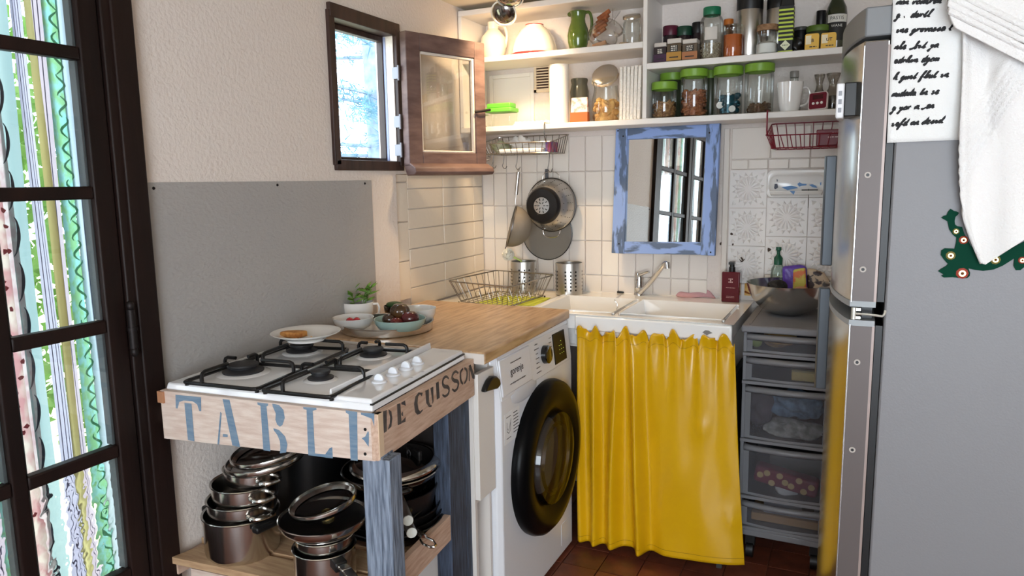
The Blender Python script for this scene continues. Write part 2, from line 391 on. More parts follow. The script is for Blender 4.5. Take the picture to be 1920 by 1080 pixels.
obj('sash_rail', sb(.062, SW-.052, t0, t1, SH1-.062, SH1), SASH, W1, bevel=.003)
obj('sash_rail', sb(.062, SW-.052, t0, t1, SH0, SH0+.052), SASH, W1, bevel=.003)
PUT = mat('old_putty', S(214,206,196), .7, bump=.4, bs=80)
for q in ((.062, .070, SH0+.052, SH1-.062), (SW-.062, SW-.052, SH0+.052, SH1-.062), (.070, SW-.062, SH1-.072, SH1-.062), (.070, SW-.062, SH0+.052, SH0+.060)):
    obj('putty', sb(q[0], q[1], .016, .031, q[2], q[3]), PUT, W1, bevel=.003)
obj('pane', sb(.066, SW-.056, .013, .016, SH0+.054, SH1-.064), thin_glass('sash_glass', (.95,.95,.94), .10), W1, smooth=0)
mb = MB()
prof = [(t1, SH0+.012), (t1+.030, SH0-.004), (t1+.036, SH0-.020), (t1+.026, SH0-.030), (t1-.02, SH0-.032), (t1-.034, SH0+.000), (t1-.03, SH0+.012)]
a_ = [V((hx, hy, 0))+dv*.0+nv*t+V((0,0,z)) for t, z in prof]; mb.prism(a_, dv*(SW+.008))
obj('weather_bar', mb, SASH, W1, bevel=.003)
obj('latch', MB().tube([V((hx,hy,1.61))+dv*(SW-.06)+nv*(t1+.004), V((hx,hy,1.612))+dv*(SW-.035)+nv*(t1+.012), V((hx,hy,1.62))+dv*(SW+.012)+nv*(t1+.012)], .005), mat('dark_iron', S(40,36,36), .5, .7), W1)
obj('catch', MB().tube([V((hx,hy,1.425))+dv*(SW-.002)+nv*(t1), V((hx,hy,1.43))+dv*(SW+.012)+nv*(t1+.008), V((hx,hy,1.442))+dv*(SW+.012)+nv*(t1+.008), V((hx,hy,1.442))+dv*(SW+.002)+nv*(t1+.006)], .0025), mat('old_zinc', S(126,124,128), .45, .8), W1)

# ================================================================ french door, two leaves, five rows of panes
D1 = struct(obj('door_1', MB().box((-.10, DOOR[1]-.035, .0), (.018, DOOR[1], 2.0)), DARKWOOD, loc=(0, DOOR[1], 0), bevel=.004))
obj('architrave', MB().box((.0, DOOR[1]-.014, 0), (.024, DOOR[1]+.041, CEIL)), DARKWOOD, D1, bevel=.004)
obj('door_frame', MB().box((-.10, DOOR[0], 0), (.018, DOOR[0]+.035, 2.0)), DARKWOOD, D1, bevel=.004)
obj('door_head', MB().box((-.10, DOOR[0], 1.955), (.030, DOOR[1], 2.0)), DARKWOOD, D1, bevel=.004)
RAILZ = [(.36, .452), (.726, .756), (1.018, 1.048), (1.318, 1.346), (1.612, 1.640), (1.905, 1.955)]
HAM = mat('hammered_glass', (1,1,.97), .03, trans=1, ior=1.35, bump=1.0, bs=52, btype='voronoi')
def leaf(ya, yb, hinge_side):
    """one door leaf between y=ya (hinge) and y=yb (meeting stile)"""
    s = 1 if yb > ya else -1
    x0, x1 = -.022, .010
    def B(nm, y0, y1, z0, z1, xa=x0, xb=x1, m=DARKWOOD, bv=.004): return obj(nm, MB().box((xa, min(y0,y1), z0), (xb, max(y0,y1), z1)), m, D1, bevel=bv)
    w_ = abs(yb-ya); sl, sr, mu = .048, .050, .032
    pw = (w_-sl-sr-mu)/2
    B('door_stile', ya, ya+s*sl, .01, 1.95); B('door_stile', yb-s*sr, yb, .01, 1.95, xb=.018)
    c = ya+s*(sl+pw); B('door_muntin', c, c+s*mu, RAILZ[0][1], RAILZ[-1][0], x0+.004, x1-.002)
    for z0, z1 in RAILZ[1:-1]:
        for e in (ya+s*sl, c+s*mu): B('door_rail', e, e+s*pw, z0, z1, x0+.004, x1-.002)
    B('door_rail', ya+s*sl, yb-s*sr, RAILZ[-1][0], 1.95); B('door_rail', ya+s*sl, yb-s*sr, RAILZ[0][0], RAILZ[0][1]); B('door_rail', ya+s*sl, yb-s*sr, .01, .10)
    B('door_panel', ya+s*sl, yb-s*sr, .10, RAILZ[0][0], -.018, .0)
    for k in range(5):
        for e in (ya+s*sl, c+s*mu):
            z0, z1 = RAILZ[k][1], RAILZ[k+1][0]
            B('pane', e-s*.004, e+s*(pw+.004), z0-.004, z1+.004, -.0035, -.0005, HAM if k == 0 else PANE, 0)
            # glazing beads around the opening, grey painted in for daylight on the rebate
            for q in ((e, e+s*.007, z0, z1), (e+s*(pw-.007), e+s*pw, z0, z1)): B('glazing_bead', q[0], q[1], q[2], q[3], -.024, -.0036, mat('bead_daylit', S(96,104,108), .6), .001)
leaf(DOOR[1]-.036, -2.360, 1); leaf(DOOR[0]+.036, -2.366, -1)
for z in (1.02, .30, 1.88):
    obj('hinge', MB().cyl((.026, DOOR[1]-.036, z-.045), (.026, DOOR[1]-.036, z+.045), .009, n=12).ell((.026, DOOR[1]-.036, z+.054), .009,.009,.012, 10, 6).ell((.026, DOOR[1]-.036, z-.054), .009,.009,.012, 10, 6).cyl((.026, DOOR[1]-.036, z-.004), (.026, DOOR[1]-.036, z+.004), .011, n=12), mat('dark_iron', S(40,36,36), .5, .7), D1)

# ---- fabric strip curtain hanging outside the door
SC = thing('strip_curtain', 'outdoor curtain of pale patterned fabric strips hanging behind the glazed door', 'curtain', (-.10, -2.4, .05))
STR = [('floral', S(232,214,200), S(206,150,150), 30, .060), ('teal', S(176,196,194), S(156,180,180), 20, .040), ('lilac', S(212,206,222), S(186,180,204), 8, .028), ('yellow', S(226,212,140), S(240,230,170), 8, .019),
       ('pinkgrey', S(212,194,202), S(190,172,186), 8, .034), ('green', S(150,206,150), S(160,220,214), 60, .034), ('white', S(226,236,242), S(196,214,226), 12, .022), ('navy', S(70,78,106), S(90,96,120), 8, .008), ('cream', S(224,208,186), S(206,194,184), 14, .022), ('scallop', S(228,212,210), S(212,180,182), 60, .026)]
y = -1.797; k = 0
order = [8, 7, 6, 5, 4, 3, 2, -1, 1, 9, 0, 5, 4, 6, 3, 1, 9, 0, 2, 7, 8, 5, 4, 3, 6, 1, 0, 5, 2, 8, 4, 7, 6, 9, 0, 3, 5, 4, 1, 2, 6]
while y > -3.0 and k < len(order):
    if order[k] < 0: y -= .010; k += 1; continue
    nm, a, b, vs, wd = STR[order[k]]; k += 1; wd *= .80
    xx = -.095-random.uniform(0, .020); ph = random.uniform(0, 6); tw = random.uniform(-.3, .3)
    def fn(u, v, y=y, wd=wd, xx=xx, ph=ph, tw=tw):
        z = 1.99-v*1.94
        return (xx+.004*math.sin(ph+u*4+v*5)+tw*.02*(u-.5), y-u*wd*1.28+.003*math.sin(v*7+ph), z)
    obj('fabric_strip', MB().sheet(fn, 5, 26), cloth('strip_'+nm, a, b, vs, .6, dim=.62, stretch=(1,1,.6 if nm in('floral','scallop','green') else .06)), SC)
    if nm in ('lilac', 'pinkgrey'):     # printed pin stripes
        mb = MB()
        for q in (.25, .5, .78): mb.sheet(lambda u, v, q=q: (fn(q+.06*u, v)[0]+.0012, fn(q+.06*u, v)[1], fn(q, v)[2]), 1, 26)
        obj('print', mb, cloth('print_slate', S(140,136,160), transl=.4, dim=.6), SC, smooth=0)
    if nm == 'green':
        mb = MB()
        for q in range(40):
            zc = 1.96-q*.046; c = [V((xx+.0035+.004*math.sin(ph), y-wd*(.5+.34*math.sin(t*PI*2+q)), zc-.046*t)) for t in [i/8 for i in range(9)]]
            ribbon(mb, c, [.002+.004*math.sin(PI*i/8) for i in range(9)], (1,0,0))
        obj('print', mb, cloth('print_leaf', S(146,206,168), transl=.55, dim=.6), SC, smooth=0)
    if nm == 'scallop':                 # dark curved edging of the scalloped braid
        mb = MB()
        for q in range(20):
            zc = 1.97-q*.098; c = [V((xx+.007, y-.004+.010*math.sin(t*PI)**.6*(1 if q % 2 else .9)-.008*t, zc-.084*t)) for t in [i/12 for i in range(13)]]
            ribbon(mb, c, [.0015+.006*math.sin(PI*i/12) for i in range(13)], (1,0,0))
        obj('print', mb, cloth('print_dark', S(84,86,98), transl=.3, dim=.6), SC, smooth=0)
    if nm == 'floral':
        mb = MB(); rr = random.Random(k)
        for q in range(60):
            c = V((xx+.007, y-rr.uniform(.1,.9)*wd, rr.uniform(.1,1.95))); poly(mb, [c+V((0, .008*math.cos(t*1.05)*rr.uniform(.4,1), .008*math.sin(t*1.05)*rr.uniform(.4,1))) for t in range(6)])
        obj('print', mb, cloth('print_rose', S(180,96,104), transl=.4, dim=.6), SC, smooth=0)
    y -= wd
# ---- greenery outside
LEAF = [cloth('leaf_a', S(110,150,70), S(140,176,100), 3, .45, dim=.6), cloth('leaf_b', S(86,140,50), S(120,170,70), 3, .5, dim=.6), cloth('leaf_pine_haze', S(120,160,178), S(150,190,205), 3, .5, dim=.6)]  # pine tint is pale blue to paint in haze and glare
def leaves(name, label, n, c, r, size, m, long=1.6, parent=None, seed=1):
    rr = random.Random(seed); mb = MB()
    for _ in range(n):
        while True:
            p = V((rr.uniform(-1,1), rr.uniform(-1,1), rr.uniform(-1,1)))
            if p.length <= 1: break
        P = V(c)+V((p.x*r[0], p.y*r[1], p.z*r[2])); d = V((rr.gauss(0,1), rr.gauss(0,1), rr.gauss(0,.7))).normalized(); e = d.orthogonal().normalized()
        s_ = size*rr.uniform(.6, 1.3)
        mb.add([P, P+d*s_*long*.5+e*s_*.35, P+d*s_*long, P+d*s_*long*.5-e*s_*.35], [(0,1,2,3)])
    return mb
BARK = mat('bark', S(150,164,190), .9, col2=S(120,130,150), vs=12, bump=.6, bs=20)
t = thing('garden_shrub', 'bright green leafy shrub growing beyond the strip curtain', 'shrub', (-1.9, -.45, -.05))
obj('foliage', leaves('f', '', 2600, (-1.9, -.45, 1.15), (.6, .75, 1.2), .07, LEAF[0], seed=3), LEAF[0], t, smooth=0)['kind'] = 'stuff'
obj('stem', MB().tube([(-1.9,-.45,-.05), (-1.92,-.45,.6), (-1.85,-.5,1.3)], .03), BARK, t)
TC = at(706, 150, x=-2.3)
t = thing('conifer_tree', 'tall conifer with a pale trunk standing outside the small window', 'tree', (TC.x, TC.y, -.05))
obj('trunk', MB().tube([(TC.x,TC.y,-.05), (TC.x,TC.y,1.2), (TC.x-.02,TC.y-.02,2.6), (TC.x-.02,TC.y-.01,4.2)], .09, n=12, rs=[.11,.095,.085,.06]), BARK, t)
mb = MB(); rr = random.Random(5)
brs = []
for k in range(64):
    a = rr.uniform(0, 2*PI); z = .9+k*.040; L = rr.uniform(.7, 1.3)
    pts = [V((TC.x,TC.y,z)), V((TC.x+.5*L*math.cos(a), TC.y+.5*L*math.sin(a), z+.02)), V((TC.x+L*math.cos(a), TC.y+L*math.sin(a), z-.14))]
    mb.tube(pts, .015, n=5, rs=[.018,.012,.005]); brs.append(pts)
obj('branch', mb, BARK, t)
mb = MB()
for pts in brs:
    for _ in range(150):
        s_ = rr.uniform(.15, 1); p = pts[0].lerp(pts[1], s_*2) if s_ < .5 else pts[1].lerp(pts[2], s_*2-1)
        p = p+V((rr.gauss(0,.05), rr.gauss(0,.05), rr.gauss(0,.04))); d = V((rr.gauss(0,1), rr.gauss(0,1), rr.gauss(-.2,.6))).normalized(); e = d.orthogonal().normalized()*.006
        mb.add([p-e, p+d*.12, p+e], [(0,1,2)])
obj('needles', mb, LEAF[2], t, smooth=0)['kind'] = 'stuff'
# ================================================================ shelf unit on the back wall
SY = -.22
Z1, Z2L, Z2R, ZT = 1.565, 1.842, 1.763, 2.010
t = thing('wall_shelf', 'long white open wall shelf with a divider, packed with jars and crockery', 'shelf', (.8, -.11, 1.54))
obj('shelf_board', MB().box((.004, SY, Z1-.021), (1.62, -.001, Z1)), SHELFW, t, bevel=.0025)
obj('shelf_board', MB().box((.020, SY, Z2L-.022), (.778, -.001, Z2L)), SHELFW, t, bevel=.0025)
obj('shelf_board', MB().box((.794, SY, Z2R-.022), (1.62, -.001, Z2R)), SHELFW, t, bevel=.0025)
obj('shelf_board', MB().box((.004, SY, ZT), (1.62, -.001, ZT+.022)), SHELFW, t, bevel=.0025)
obj('divider', MB().box((.778, SY, Z1), (.794, -.001, ZT)), SHELFW, t, bevel=.002)
obj('side_panel', MB().box((.004, SY, Z1), (.020, -.001, ZT)), SHELFW, t, bevel=.002)
# back hatch panel and vent on the wall inside the shelf
c0 = at(912, 122, y=0); c1 = at(1000, 215, y=0)
h = thing('wall_hatch', 'flat white painted hatch panel on the wall inside the shelf', 'panel', (c0.x+.1, -.01, 1.58))
obj('hatch_frame', MB().box((.035, -.010, 1.57), (.052, 0, 1.80)).box((.230, -.010, 1.57), (.247, 0, 1.80)).box((.052, -.010, 1.783), (.230, 0, 1.80)), SHELFW, h, bevel=.002)
obj('hatch_panel', MB().box((.052, -.004, 1.57), (.230, 0, 1.783)), SHELFW, h, bevel=.001)
a = at(1003, 118, y=0); b = at(1060, 170, y=0)
v_ = thing('vent_grille', 'cream slatted vent grille on the wall above the paper roll', 'vent', ((a.x+b.x)/2, -.01, b.z))
obj('frame', MB().box((a.x, -.012, b.z), (b.x, 0, b.z+.010)).box((a.x, -.012, a.z-.008), (b.x, 0, a.z)).box((a.x, -.012, b.z), (a.x+.010, 0, a.z)).box((b.x-.010, -.012, b.z), (b.x, 0, a.z)).box(((a.x+b.x)/2-.003, -.011, b.z), ((a.x+b.x)/2+.003, 0, a.z)), mat('vent_cream', S(226,208,182), .5), v_)
obj('backing', MB().box((a.x+.008, -.002, b.z+.006), (b.x-.008, 0, a.z-.006)), mat('vent_dark', S(80,56,44), .8), v_)
n = 10
for k in range(n):
    z = b.z+.012+(a.z-b.z-.022)*k/(n-1)
    obj('slat', MB().box((a.x+.008, -.010, z-.0022), (b.x-.008, -.004, z+.0026), Matrix.Identity(4)), mat('vent_cream', S(226,208,182), .5), v_)
# ================================================================ splashback panel
pn = thing('splashback_panel', 'grey textured metal splashback panel on the wall behind the hob', 'panel', (.002, -1.30, .80))
obj('sheet', MB().box((.0005, -1.742, .80), (.0035, -.853, 1.353)), mat('grey_hammered', S(172,169,166), .55, .15, bump=.5, bs=75, bd=1, stretch=(1,1,1.6), col2=S(168,166,164), vs=3), pn)
for px, py in ((288,353), (520,347), (684,344)):
    c = at(px, py, x=.0035); obj('screw', MB().cyl((.0035, c.y, c.z), (.006, c.y, c.z), .0042, .003, n=10), mat('dark_iron', S(40,36,36), .5, .7), pn)
# ================================================================ sink
RIM, SFY, SRX = .869, -.520, 1.165
sk = thing('double_sink', 'white ceramic double sink with a deep front apron under the mirror', 'sink', (.80, -.26, .78))
def basins(x0, x1, y0, y1, z, zb, holes):
    mb = MB(); X = sorted({x0, x1, *[h[0] for h in holes], *[h[1] for h in holes]}); Y = sorted({y0, y1, *[h[2] for h in holes], *[h[3] for h in holes]})
    idx = {}; vs = []; fs = []
    def vid(x, y, zz):
        k = (round(x,5), round(y,5), round(zz,5))
        if k not in idx: idx[k] = len(vs); vs.append((x, y, zz))
        return idx[k]
    for i in range(len(X)-1):
        for j in range(len(Y)-1):
            cx, cy = (X[i]+X[i+1])/2, (Y[j]+Y[j+1])/2
            if any(h[0] < cx < h[1] and h[2] < cy < h[3] for h in holes): continue
            fs.append((vid(X[i],Y[j],z), vid(X[i+1],Y[j],z), vid(X[i+1],Y[j+1],z), vid(X[i],Y[j+1],z)))
    for h in holes:
        s_ = .022; d = h[4]
        # top loop follows the grid vertices on the hole border so the surface stays closed
        top = [(x, h[2]) for x in X if h[0] <= x <= h[1]] + [(h[1], y) for y in Y if h[2] < y <= h[3]] + [(x, h[3]) for x in reversed(X) if h[0] <= x < h[1]] + [(h[0], y) for y in reversed(Y) if h[2] < y < h[3]]
        cxm, cym = (h[0]+h[1])/2, (h[2]+h[3])/2
        bot = [(cxm+(x-cxm)*(1-2*s_/(h[1]-h[0])), cym+(y-cym)*(1-2*s_/(h[3]-h[2]))) for x, y in top]
        T = [vid(x, y, z) for x, y in top]; Bt = [vid(x, y, z-d) for x, y in bot]
        for k in range(len(T)):
            k2 = (k+1) % len(T); fs.append((T[k2], T[k], Bt[k], Bt[k2]))
        fs.append(tuple(Bt))
    o4 = [(x, y0) for x in X] + [(x1, y) for y in Y[1:]] + [(x, y1) for x in reversed(X[:-1])] + [(x0, y) for y in reversed(Y[1:-1])]
    T = [vid(x, y, z) for x, y in o4]; Bt = [vid(x, y, zb) for x, y in o4]
    for k in range(len(T)):
        k2 = (k+1) % len(T); fs.append((T[k], T[k2], Bt[k2], Bt[k]))
    mb.add(vs, fs); return mb
obj('basin_body', basins(.440, SRX, SFY, -.002, RIM, .815, [(.474, .752, SFY+.030, -.185, .13), (.784, SRX-.034, SFY+.030, -.185, .15)]), CERAM, sk, bevel=.009, bseg=3)
obj('apron', MB().box((.625, SFY-.012, .812), (SRX+.004, SFY+.004, RIM-.004)), CERAM, sk, bevel=.006, bseg=3)
obj('chip', MB().prism([(1.075, SFY-.0123, .838), (1.085, SFY-.0123, .846), (1.096, SFY-.0123, .845), (1.108, SFY-.0123, .838), (1.098, SFY-.0123, .834), (1.09, SFY-.0123, .829)], (0,-.0005,0)), mat('chip_grey', S(128,124,120), .8), sk)
obj('support_rail', MB().box((.62, SFY+.003, .792), (SRX+.002, SFY+.020, .813)), WHITE, sk, bevel=.002)
obj('side_support', MB().box((SRX-.03, SFY+.02, .0), (SRX-.012, -.02, .64)), mat('dark_support', S(60,58,56), .7), sk)
obj('side_support', MB().box((.632, SFY+.08, .0), (.646, -.02, .64)), mat('dark_support', S(60,58,56), .7), sk)
for px in (1183, 1192, 1201):
    c = at(px, 583, y=-.186); obj('overflow_hole', MB().cyl((c.x, -.1905, .835), (c.x, -.197, .834), .0055, n=14), BLACK, sk)
obj('drain', MB().lathe([(0,.003),(.024,.003),(.03,0),(.03,-.001)], (.96,-.34,RIM-.15+.001)), STEEL, sk)
# counter left of the sink
ct = tag(obj('tiled_counter', MB().box((-.010, -.515, .832), (.438, -.008, .864)), mat('counter_white', S(234,226,212), .3, bump=.1, bs=20), bevel=.003), 'cream tiled counter corner under the dish rack', 'counter')
# ================================================================ wooden worktop
WOOD = mat('worktop_wood', S(202,168,130), .36, col2=S(160,124,90), vs=7, stretch=(9, 1.1, 9), vd=6, ramp=(.38,.72), coat=.15)
WTZ = .886
wt = thing('worktop', 'oak-look laminate worktop above the washing machine', 'worktop', (.3, -.9, .852))
q = [(.006, -1.236), (.632, -1.236), (.606, -.530), (.006, -.530)]
obj('slab', MB().hexa([(x, y, .852) for x, y in q]+[(x, y, WTZ) for x, y in q]), WOOD, wt, bevel=.006, bseg=3)
obj('end_cap', MB().box((.012, -1.2385, .853), (.630, -1.2355, WTZ-.004)), mat('end_cap_white', S(214,206,198), .5), wt, bevel=.001)
# ================================================================ washing machine
WX, WY0, WY1, WZ = .618, -1.128, -.532, .850
wm = thing('washing_machine', 'white front-loading washing machine with a large black door', 'washing machine', (.32, -.83, 0))
WMW = mat('appliance_white', S(226,228,233), .3, coat=.3)
def wprof(z):   # front face x at height z: control panel leans back
    return WX if z < .70 else WX - (z-.70)*.115
mb = MB()
zs = [.012, .35, .70, .76, .82, WZ]
ring = [[(.030, WY0, z), (wprof(z)-.014, WY0, z), (wprof(z), WY0+.014, z), (wprof(z), WY1-.014, z), (wprof(z)-.014, WY1, z), (.030, WY1, z)] for z in zs]
vs = [p for r in ring for p in r]; fs = []
for j in range(len(zs)-1):
    for k in range(6): fs.append((j*6+k, j*6+(k+1) % 6, (j+1)*6+(k+1) % 6, (j+1)*6+k))
fs += [tuple(range(5,-1,-1)), tuple((len(zs)-1)*6+k for k in range(6))]
mb.add(vs, fs)
obj('body', mb, WMW, wm, smooth=30, bevel=.003)
N_ = V((1, 0, .115)).normalized(); UPv = V((-.115, 0, 1)).normalized(); UY = V((0,1,0))
def pan(y, z, off=.0): return V((wprof(z), y, z)) + N_*off
def panq(y0, y1, z0, z1, off=.001):
    return MB().hexa([pan(y0,z0,-.004), pan(y0,z0,off), pan(y1,z0,off), pan(y1,z0,-.004), pan(y0,z1,-.004), pan(y0,z1,off), pan(y1,z1,off), pan(y1,z1,-.004)])
obj('control_panel', panq(WY0+.016, WY1-.016, .712, .838, .0022), WMW, wm, bevel=.002)
obj('detergent_drawer', panq(WY0+.022, WY0+.235, .722, .832, .006), WMW, wm, bevel=.004)
# scooped finger grip below the drawer
obj('drawer_grip', MB().ell((WX-.004, WY0+.175, .700), .010, .105, .030, 24, 10), mat('appliance_shade', S(206,208,214), .35), wm)
c = pan(-.776, .776, .002)
obj('program_knob', MB().lathe([(0,.018),(.026,.018),(.030,.015),(.031,.0),(.0,.0)], n=36, M=Matrix.Translation(c) @ N_.to_track_quat('Z','Y').to_matrix().to_4x4()), BLACKG, wm)
obj('display', panq(-.700, -.592, .722, .826, .0045), mat('display_black', S(12,12,13), .35, spec=.25), wm, bevel=.002)
LT = mat('display_glow', S(190,220,90), .5, emit=.6); mb = MB()
for i, j in ((0,0),(1,0),(2,0),(0,1),(1,1),(2,1),(0,2),(1,2),(1,3)):
    p = pan(-.655+i*.018, .750+j*.014, .0049); poly(mb, [p, p+UY*.005, p+UY*.005+UPv*.002, p+UPv*.002])
obj('display_marks', mb, LT, wm, smooth=0)
INK = mat('grey_ink', S(52,52,56), .6)
text('gorenje', .030, INK, wm, pan(WY0+.128, .782, .0065), UY, UPv, 'brand_lettering', bold=.012)
marks(.006, INK, wm, pan(WY0+.128, .808, .0065), UY, UPv, .075)
marks(.006, INK, wm, pan(WY0+.128, .748, .0065), UY, UPv, .11)
for k in range(7): marks(.0055, INK, wm, pan(-.838, .822-k*.015, .003), UY, UPv, [.024,.034,.018,.026,.022,.030,.036][k])
for k in range(5): marks(.005, INK, wm, pan(-.722, .820-k*.015, .003), UY, UPv, [.018,.022,.016,.020,.017][k])
# sticker
obj('energy_sticker', MB().box((WX+.0003, WY0+.030, .575), (WX+.0008, WY0+.135, .668)), mat('sticker_white', S(236,236,236), .6), wm)
mb = MB(); X_ = WX+.0012
for pts in ([(.042,.655),(.072,.655)], [(.046,.640),(.046,.612),(.058,.604),(.070,.612),(.070,.640)], [(.050,.620),(.058,.612),(.074,.645)], [(.042,.590),(.072,.590)]):
    ribbon(mb, [(X_, WY0+a, z) for a, z in pts], .0022, (1,0,0))
for k in range(7): ribbon(mb, [(X_, WY0+.090, .657-k*.010), (X_, WY0+random.uniform(.118,.128), .657-k*.010)], .0028, (1,0,0))
obj('sticker_print', mb, INK, wm, smooth=0)
# door
DC = V((WX, -.805, .440)); DM = Matrix.Translation(DC) @ V((1,0,0)).to_track_quat('Z','Y').to_matrix().to_4x4()
dr = obj('door', MB().lathe([(.255,-.002),(.257,.012),(.252,.030),(.238,.042),(.205,.048),(.180,.044),(.150,.030),(.146,.020)], n=72, M=DM), mat('door_black', S(9,9,10), .28, spec=.10), wm)
obj('door_glass', MB().lathe([(.156,.033),(.150,.050),(.10,.060),(0,.064)], n=48, M=DM), thin_glass('smoked_glass', (.30,.30,.32), .04), dr)
obj('drum_seal', MB().lathe([(.150,.018),(.140,.010),(.120,-.004)], n=48, M=DM), mat('rubber_grey', S(70,70,74), .7), dr)
obj('drum', MB().lathe([(.142,.006),(.140,.004),(.128,-.0015),(0,-.0015)], n=48, M=DM), mat('drum_steel', S(80,82,86), .4, .8), dr)
obj('inner_ring', MB().lathe([(.118,.040),(.112,.050),(.106,.040)], n=48, M=DM), STEEL, dr)
obj('filter_flap', MB().box((WX+.0002, -.655, .045), (WX+.0015, -.560, .125)), WMW, wm, bevel=.001)
for y in (WY0+.06, WY1-.06):
    for x in (.08, .55): obj('foot', MB().cyl((x, y, 0), (x, y, .014), .02, n=12), BLACK, wm)
# ================================================================ narrow cabinet beside the washing machine
cb = thing('narrow_cabinet', 'narrow white cabinet between the hob table and the washing machine', 'cabinet', (.3, -1.19, 0))
CW = mat('cabinet_white', S(214,208,202), .5)
obj('side_panel', MB().box((.05, -1.234, .0), (.590, -1.220, .835)), CW, cb, bevel=.001)
obj('side_panel', MB().box((.05, -1.146, .0), (.590, -1.134, .835)), CW, cb, bevel=.001)
obj('shelf', MB().box((.05, -1.220, .440), (.585, -1.146, .455)), CW, cb)
obj('back', MB().box((.05, -1.220, 0), (.06, -1.146, .835)), CW, cb)
fr_ = obj('drawer_front', MB().box((.590, -1.232, .458), (.606, -1.136, .822)), mat('drawer_white', S(228,223,217), .45), cb, bevel=.0015)
hp = [at(px, py, x=.607) for px, py in ((900,735),(903,725),(909,712),(915,705),(922,704),(928,710),(930,720),(924,728),(912,731))]
obj('cup_handle', MB().prism(hp, (.018,0,0)), BLACKE, fr_, bevel=.005, bseg=3)
tag(obj('plastic_bag', MB().ell((.50, -1.183, .23), .07, .032, .22, 16, 12), mat('bag_white', S(226,228,236), .35, bump=.9, bs=30)), 'crumpled white plastic bag stuffed into the narrow cabinet niche', 'bag')
# ================================================================ hob table (hand made, slightly out of square)
TZ, TZB = .868, .766
NL, NR, FR, FLc = V((.0537, -1.786, 0)), V((.643, -1.736, 0)), V((.600, -1.240, 0)), V((.012, -1.268, 0))
PINE = mat('pine', S(220,204,192), .6, col2=S(200,176,162), vs=9, stretch=(1.5,14,14), vd=6, bump=.2, bs=40, ramp=(.35,.7))
PINE2 = mat('pine_side', S(212,184,164), .6, col2=S(186,152,130), vs=9, stretch=(14,1.5,14), vd=6, bump=.2, bs=40, ramp=(.35,.7))
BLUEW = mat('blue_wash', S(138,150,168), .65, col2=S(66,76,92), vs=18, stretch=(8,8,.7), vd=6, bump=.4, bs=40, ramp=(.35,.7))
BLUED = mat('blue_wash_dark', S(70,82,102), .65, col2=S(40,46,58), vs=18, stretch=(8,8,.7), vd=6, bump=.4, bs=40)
tb = thing('hob_table', 'pine hob table with stencilled boards and blue washed legs', 'table', (.33, -1.5, 0))
fN = (NR-NL).normalized(); fn_ = V((fN.y, -fN.x, 0)); PF = (NL, fn_)             # front (TABLE) face
sN = (FR-NR).normalized(); sn_ = V((sN.y, -sN.x, 0)); PS = (NR, sn_)             # right (DE CUISSON) face
def board(p, q, th, za, zb_, inward, zl=None):
    i = inward*th; zl = za if zl is None else zl
    return MB().hexa([(p.x,p.y,zl), (q.x,q.y,za), (q.x+i.x,q.y+i.y,za), (p.x+i.x,p.y+i.y,zl), (p.x,p.y,zb_), (q.x,q.y,zb_), (q.x+i.x,q.y+i.y,zb_), (p.x+i.x,p.y+i.y,zb_)])
SZ_ = .432
bt = at(304, 822, plane=PF); bt2 = at(705, 866, plane=PF)
fb = obj('front_board', board(NL, NR-fN*.012, .020, bt2.z, TZ, -fn_, zl=bt.z), PINE, tb, bevel=.0015)
sb_ = obj('side_board', board(NR+sN*.0, FR, .020, TZB, TZ, -sn_), PINE2, tb, bevel=.0015)
obj('corner_strip', board(NR-fN*.012, NR, .02, TZB+.004, TZ, -fn_), mat('pine_pale', S(216,190,160), .6), tb, bevel=.001)
obj('back_board', board(FLc+V((.0,.0,0)), FR-sn_*.021, .020, TZB, TZ-.002, V((0,-1,0))), PINE, tb)
obj('back_panel', MB().box((.03, -1.288, SZ_), (.545, -1.280, TZB-.002)), mat('shade_ply', S(44,38,36), .8), tb)  # added dark sheet, its colour stands for the shade under the table
obj('wall_board', board(NL-fn_*.021, FLc-V((0,.021,0)), .020, TZB, TZ-.002, V((1,0,0))), PINE2, tb)
obj('corner_block', MB().box((NL.x-.006, NL.y-.004, TZ-.030), (NL.x+.014, NL.y+.012, TZ-.002)), mat('pine_knot', S(176,124,90), .6), tb, bevel=.001)
for px, py in ((685,805), (685,851)):
    c = at(px, py, plane=PF)+fn_*.0005; obj('screw_hole', MB().cyl(c, c+fn_*.0008, .0036, n=10), BLACK, tb)
# legs: the two on the room side stand inside the boards
def leg(c, u, w1, w2, z1):
    n_ = V((u.y, -u.x, 0)); c = V((c.x, c.y, 0)); a = [c, c+u*w1, c+u*w1-n_*w2, c-n_*w2]
    return MB().hexa([(p.x,p.y,0) for p in a]+[(p.x,p.y,z1) for p in a])
c = at(678, 868, plane=PF); obj('leg', leg(V((c.x, c.y, 0))-fn_*.002, fN, .047, .05, TZB+.008), BLUEW, tb, bevel=.002)
c2 = at(708, 868, plane=PF); obj('leg_facing', leg(V((c2.x, c2.y, 0))-fn_*.000, fN, .028, .05, TZB+.004), BLUEW, tb, bevel=.002)
pl = (FR-sn_*.022, sn_); c = at(840, 775, plane=pl); c2 = at(880, 752, plane=pl)
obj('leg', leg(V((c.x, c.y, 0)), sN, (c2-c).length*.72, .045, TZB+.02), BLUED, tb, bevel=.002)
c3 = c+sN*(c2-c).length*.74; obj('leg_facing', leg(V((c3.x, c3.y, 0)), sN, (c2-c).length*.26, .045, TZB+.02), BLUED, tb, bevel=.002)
obj('wall_batten', MB().box((.0045, -1.76, TZB+.01), (.050, -1.29, TZB+.05)), PINE2, tb)
obj('wall_batten', MB().box((.002, -1.76, SZ_-.05), (.030, -1.29, SZ_-.019)), PINE2, tb)
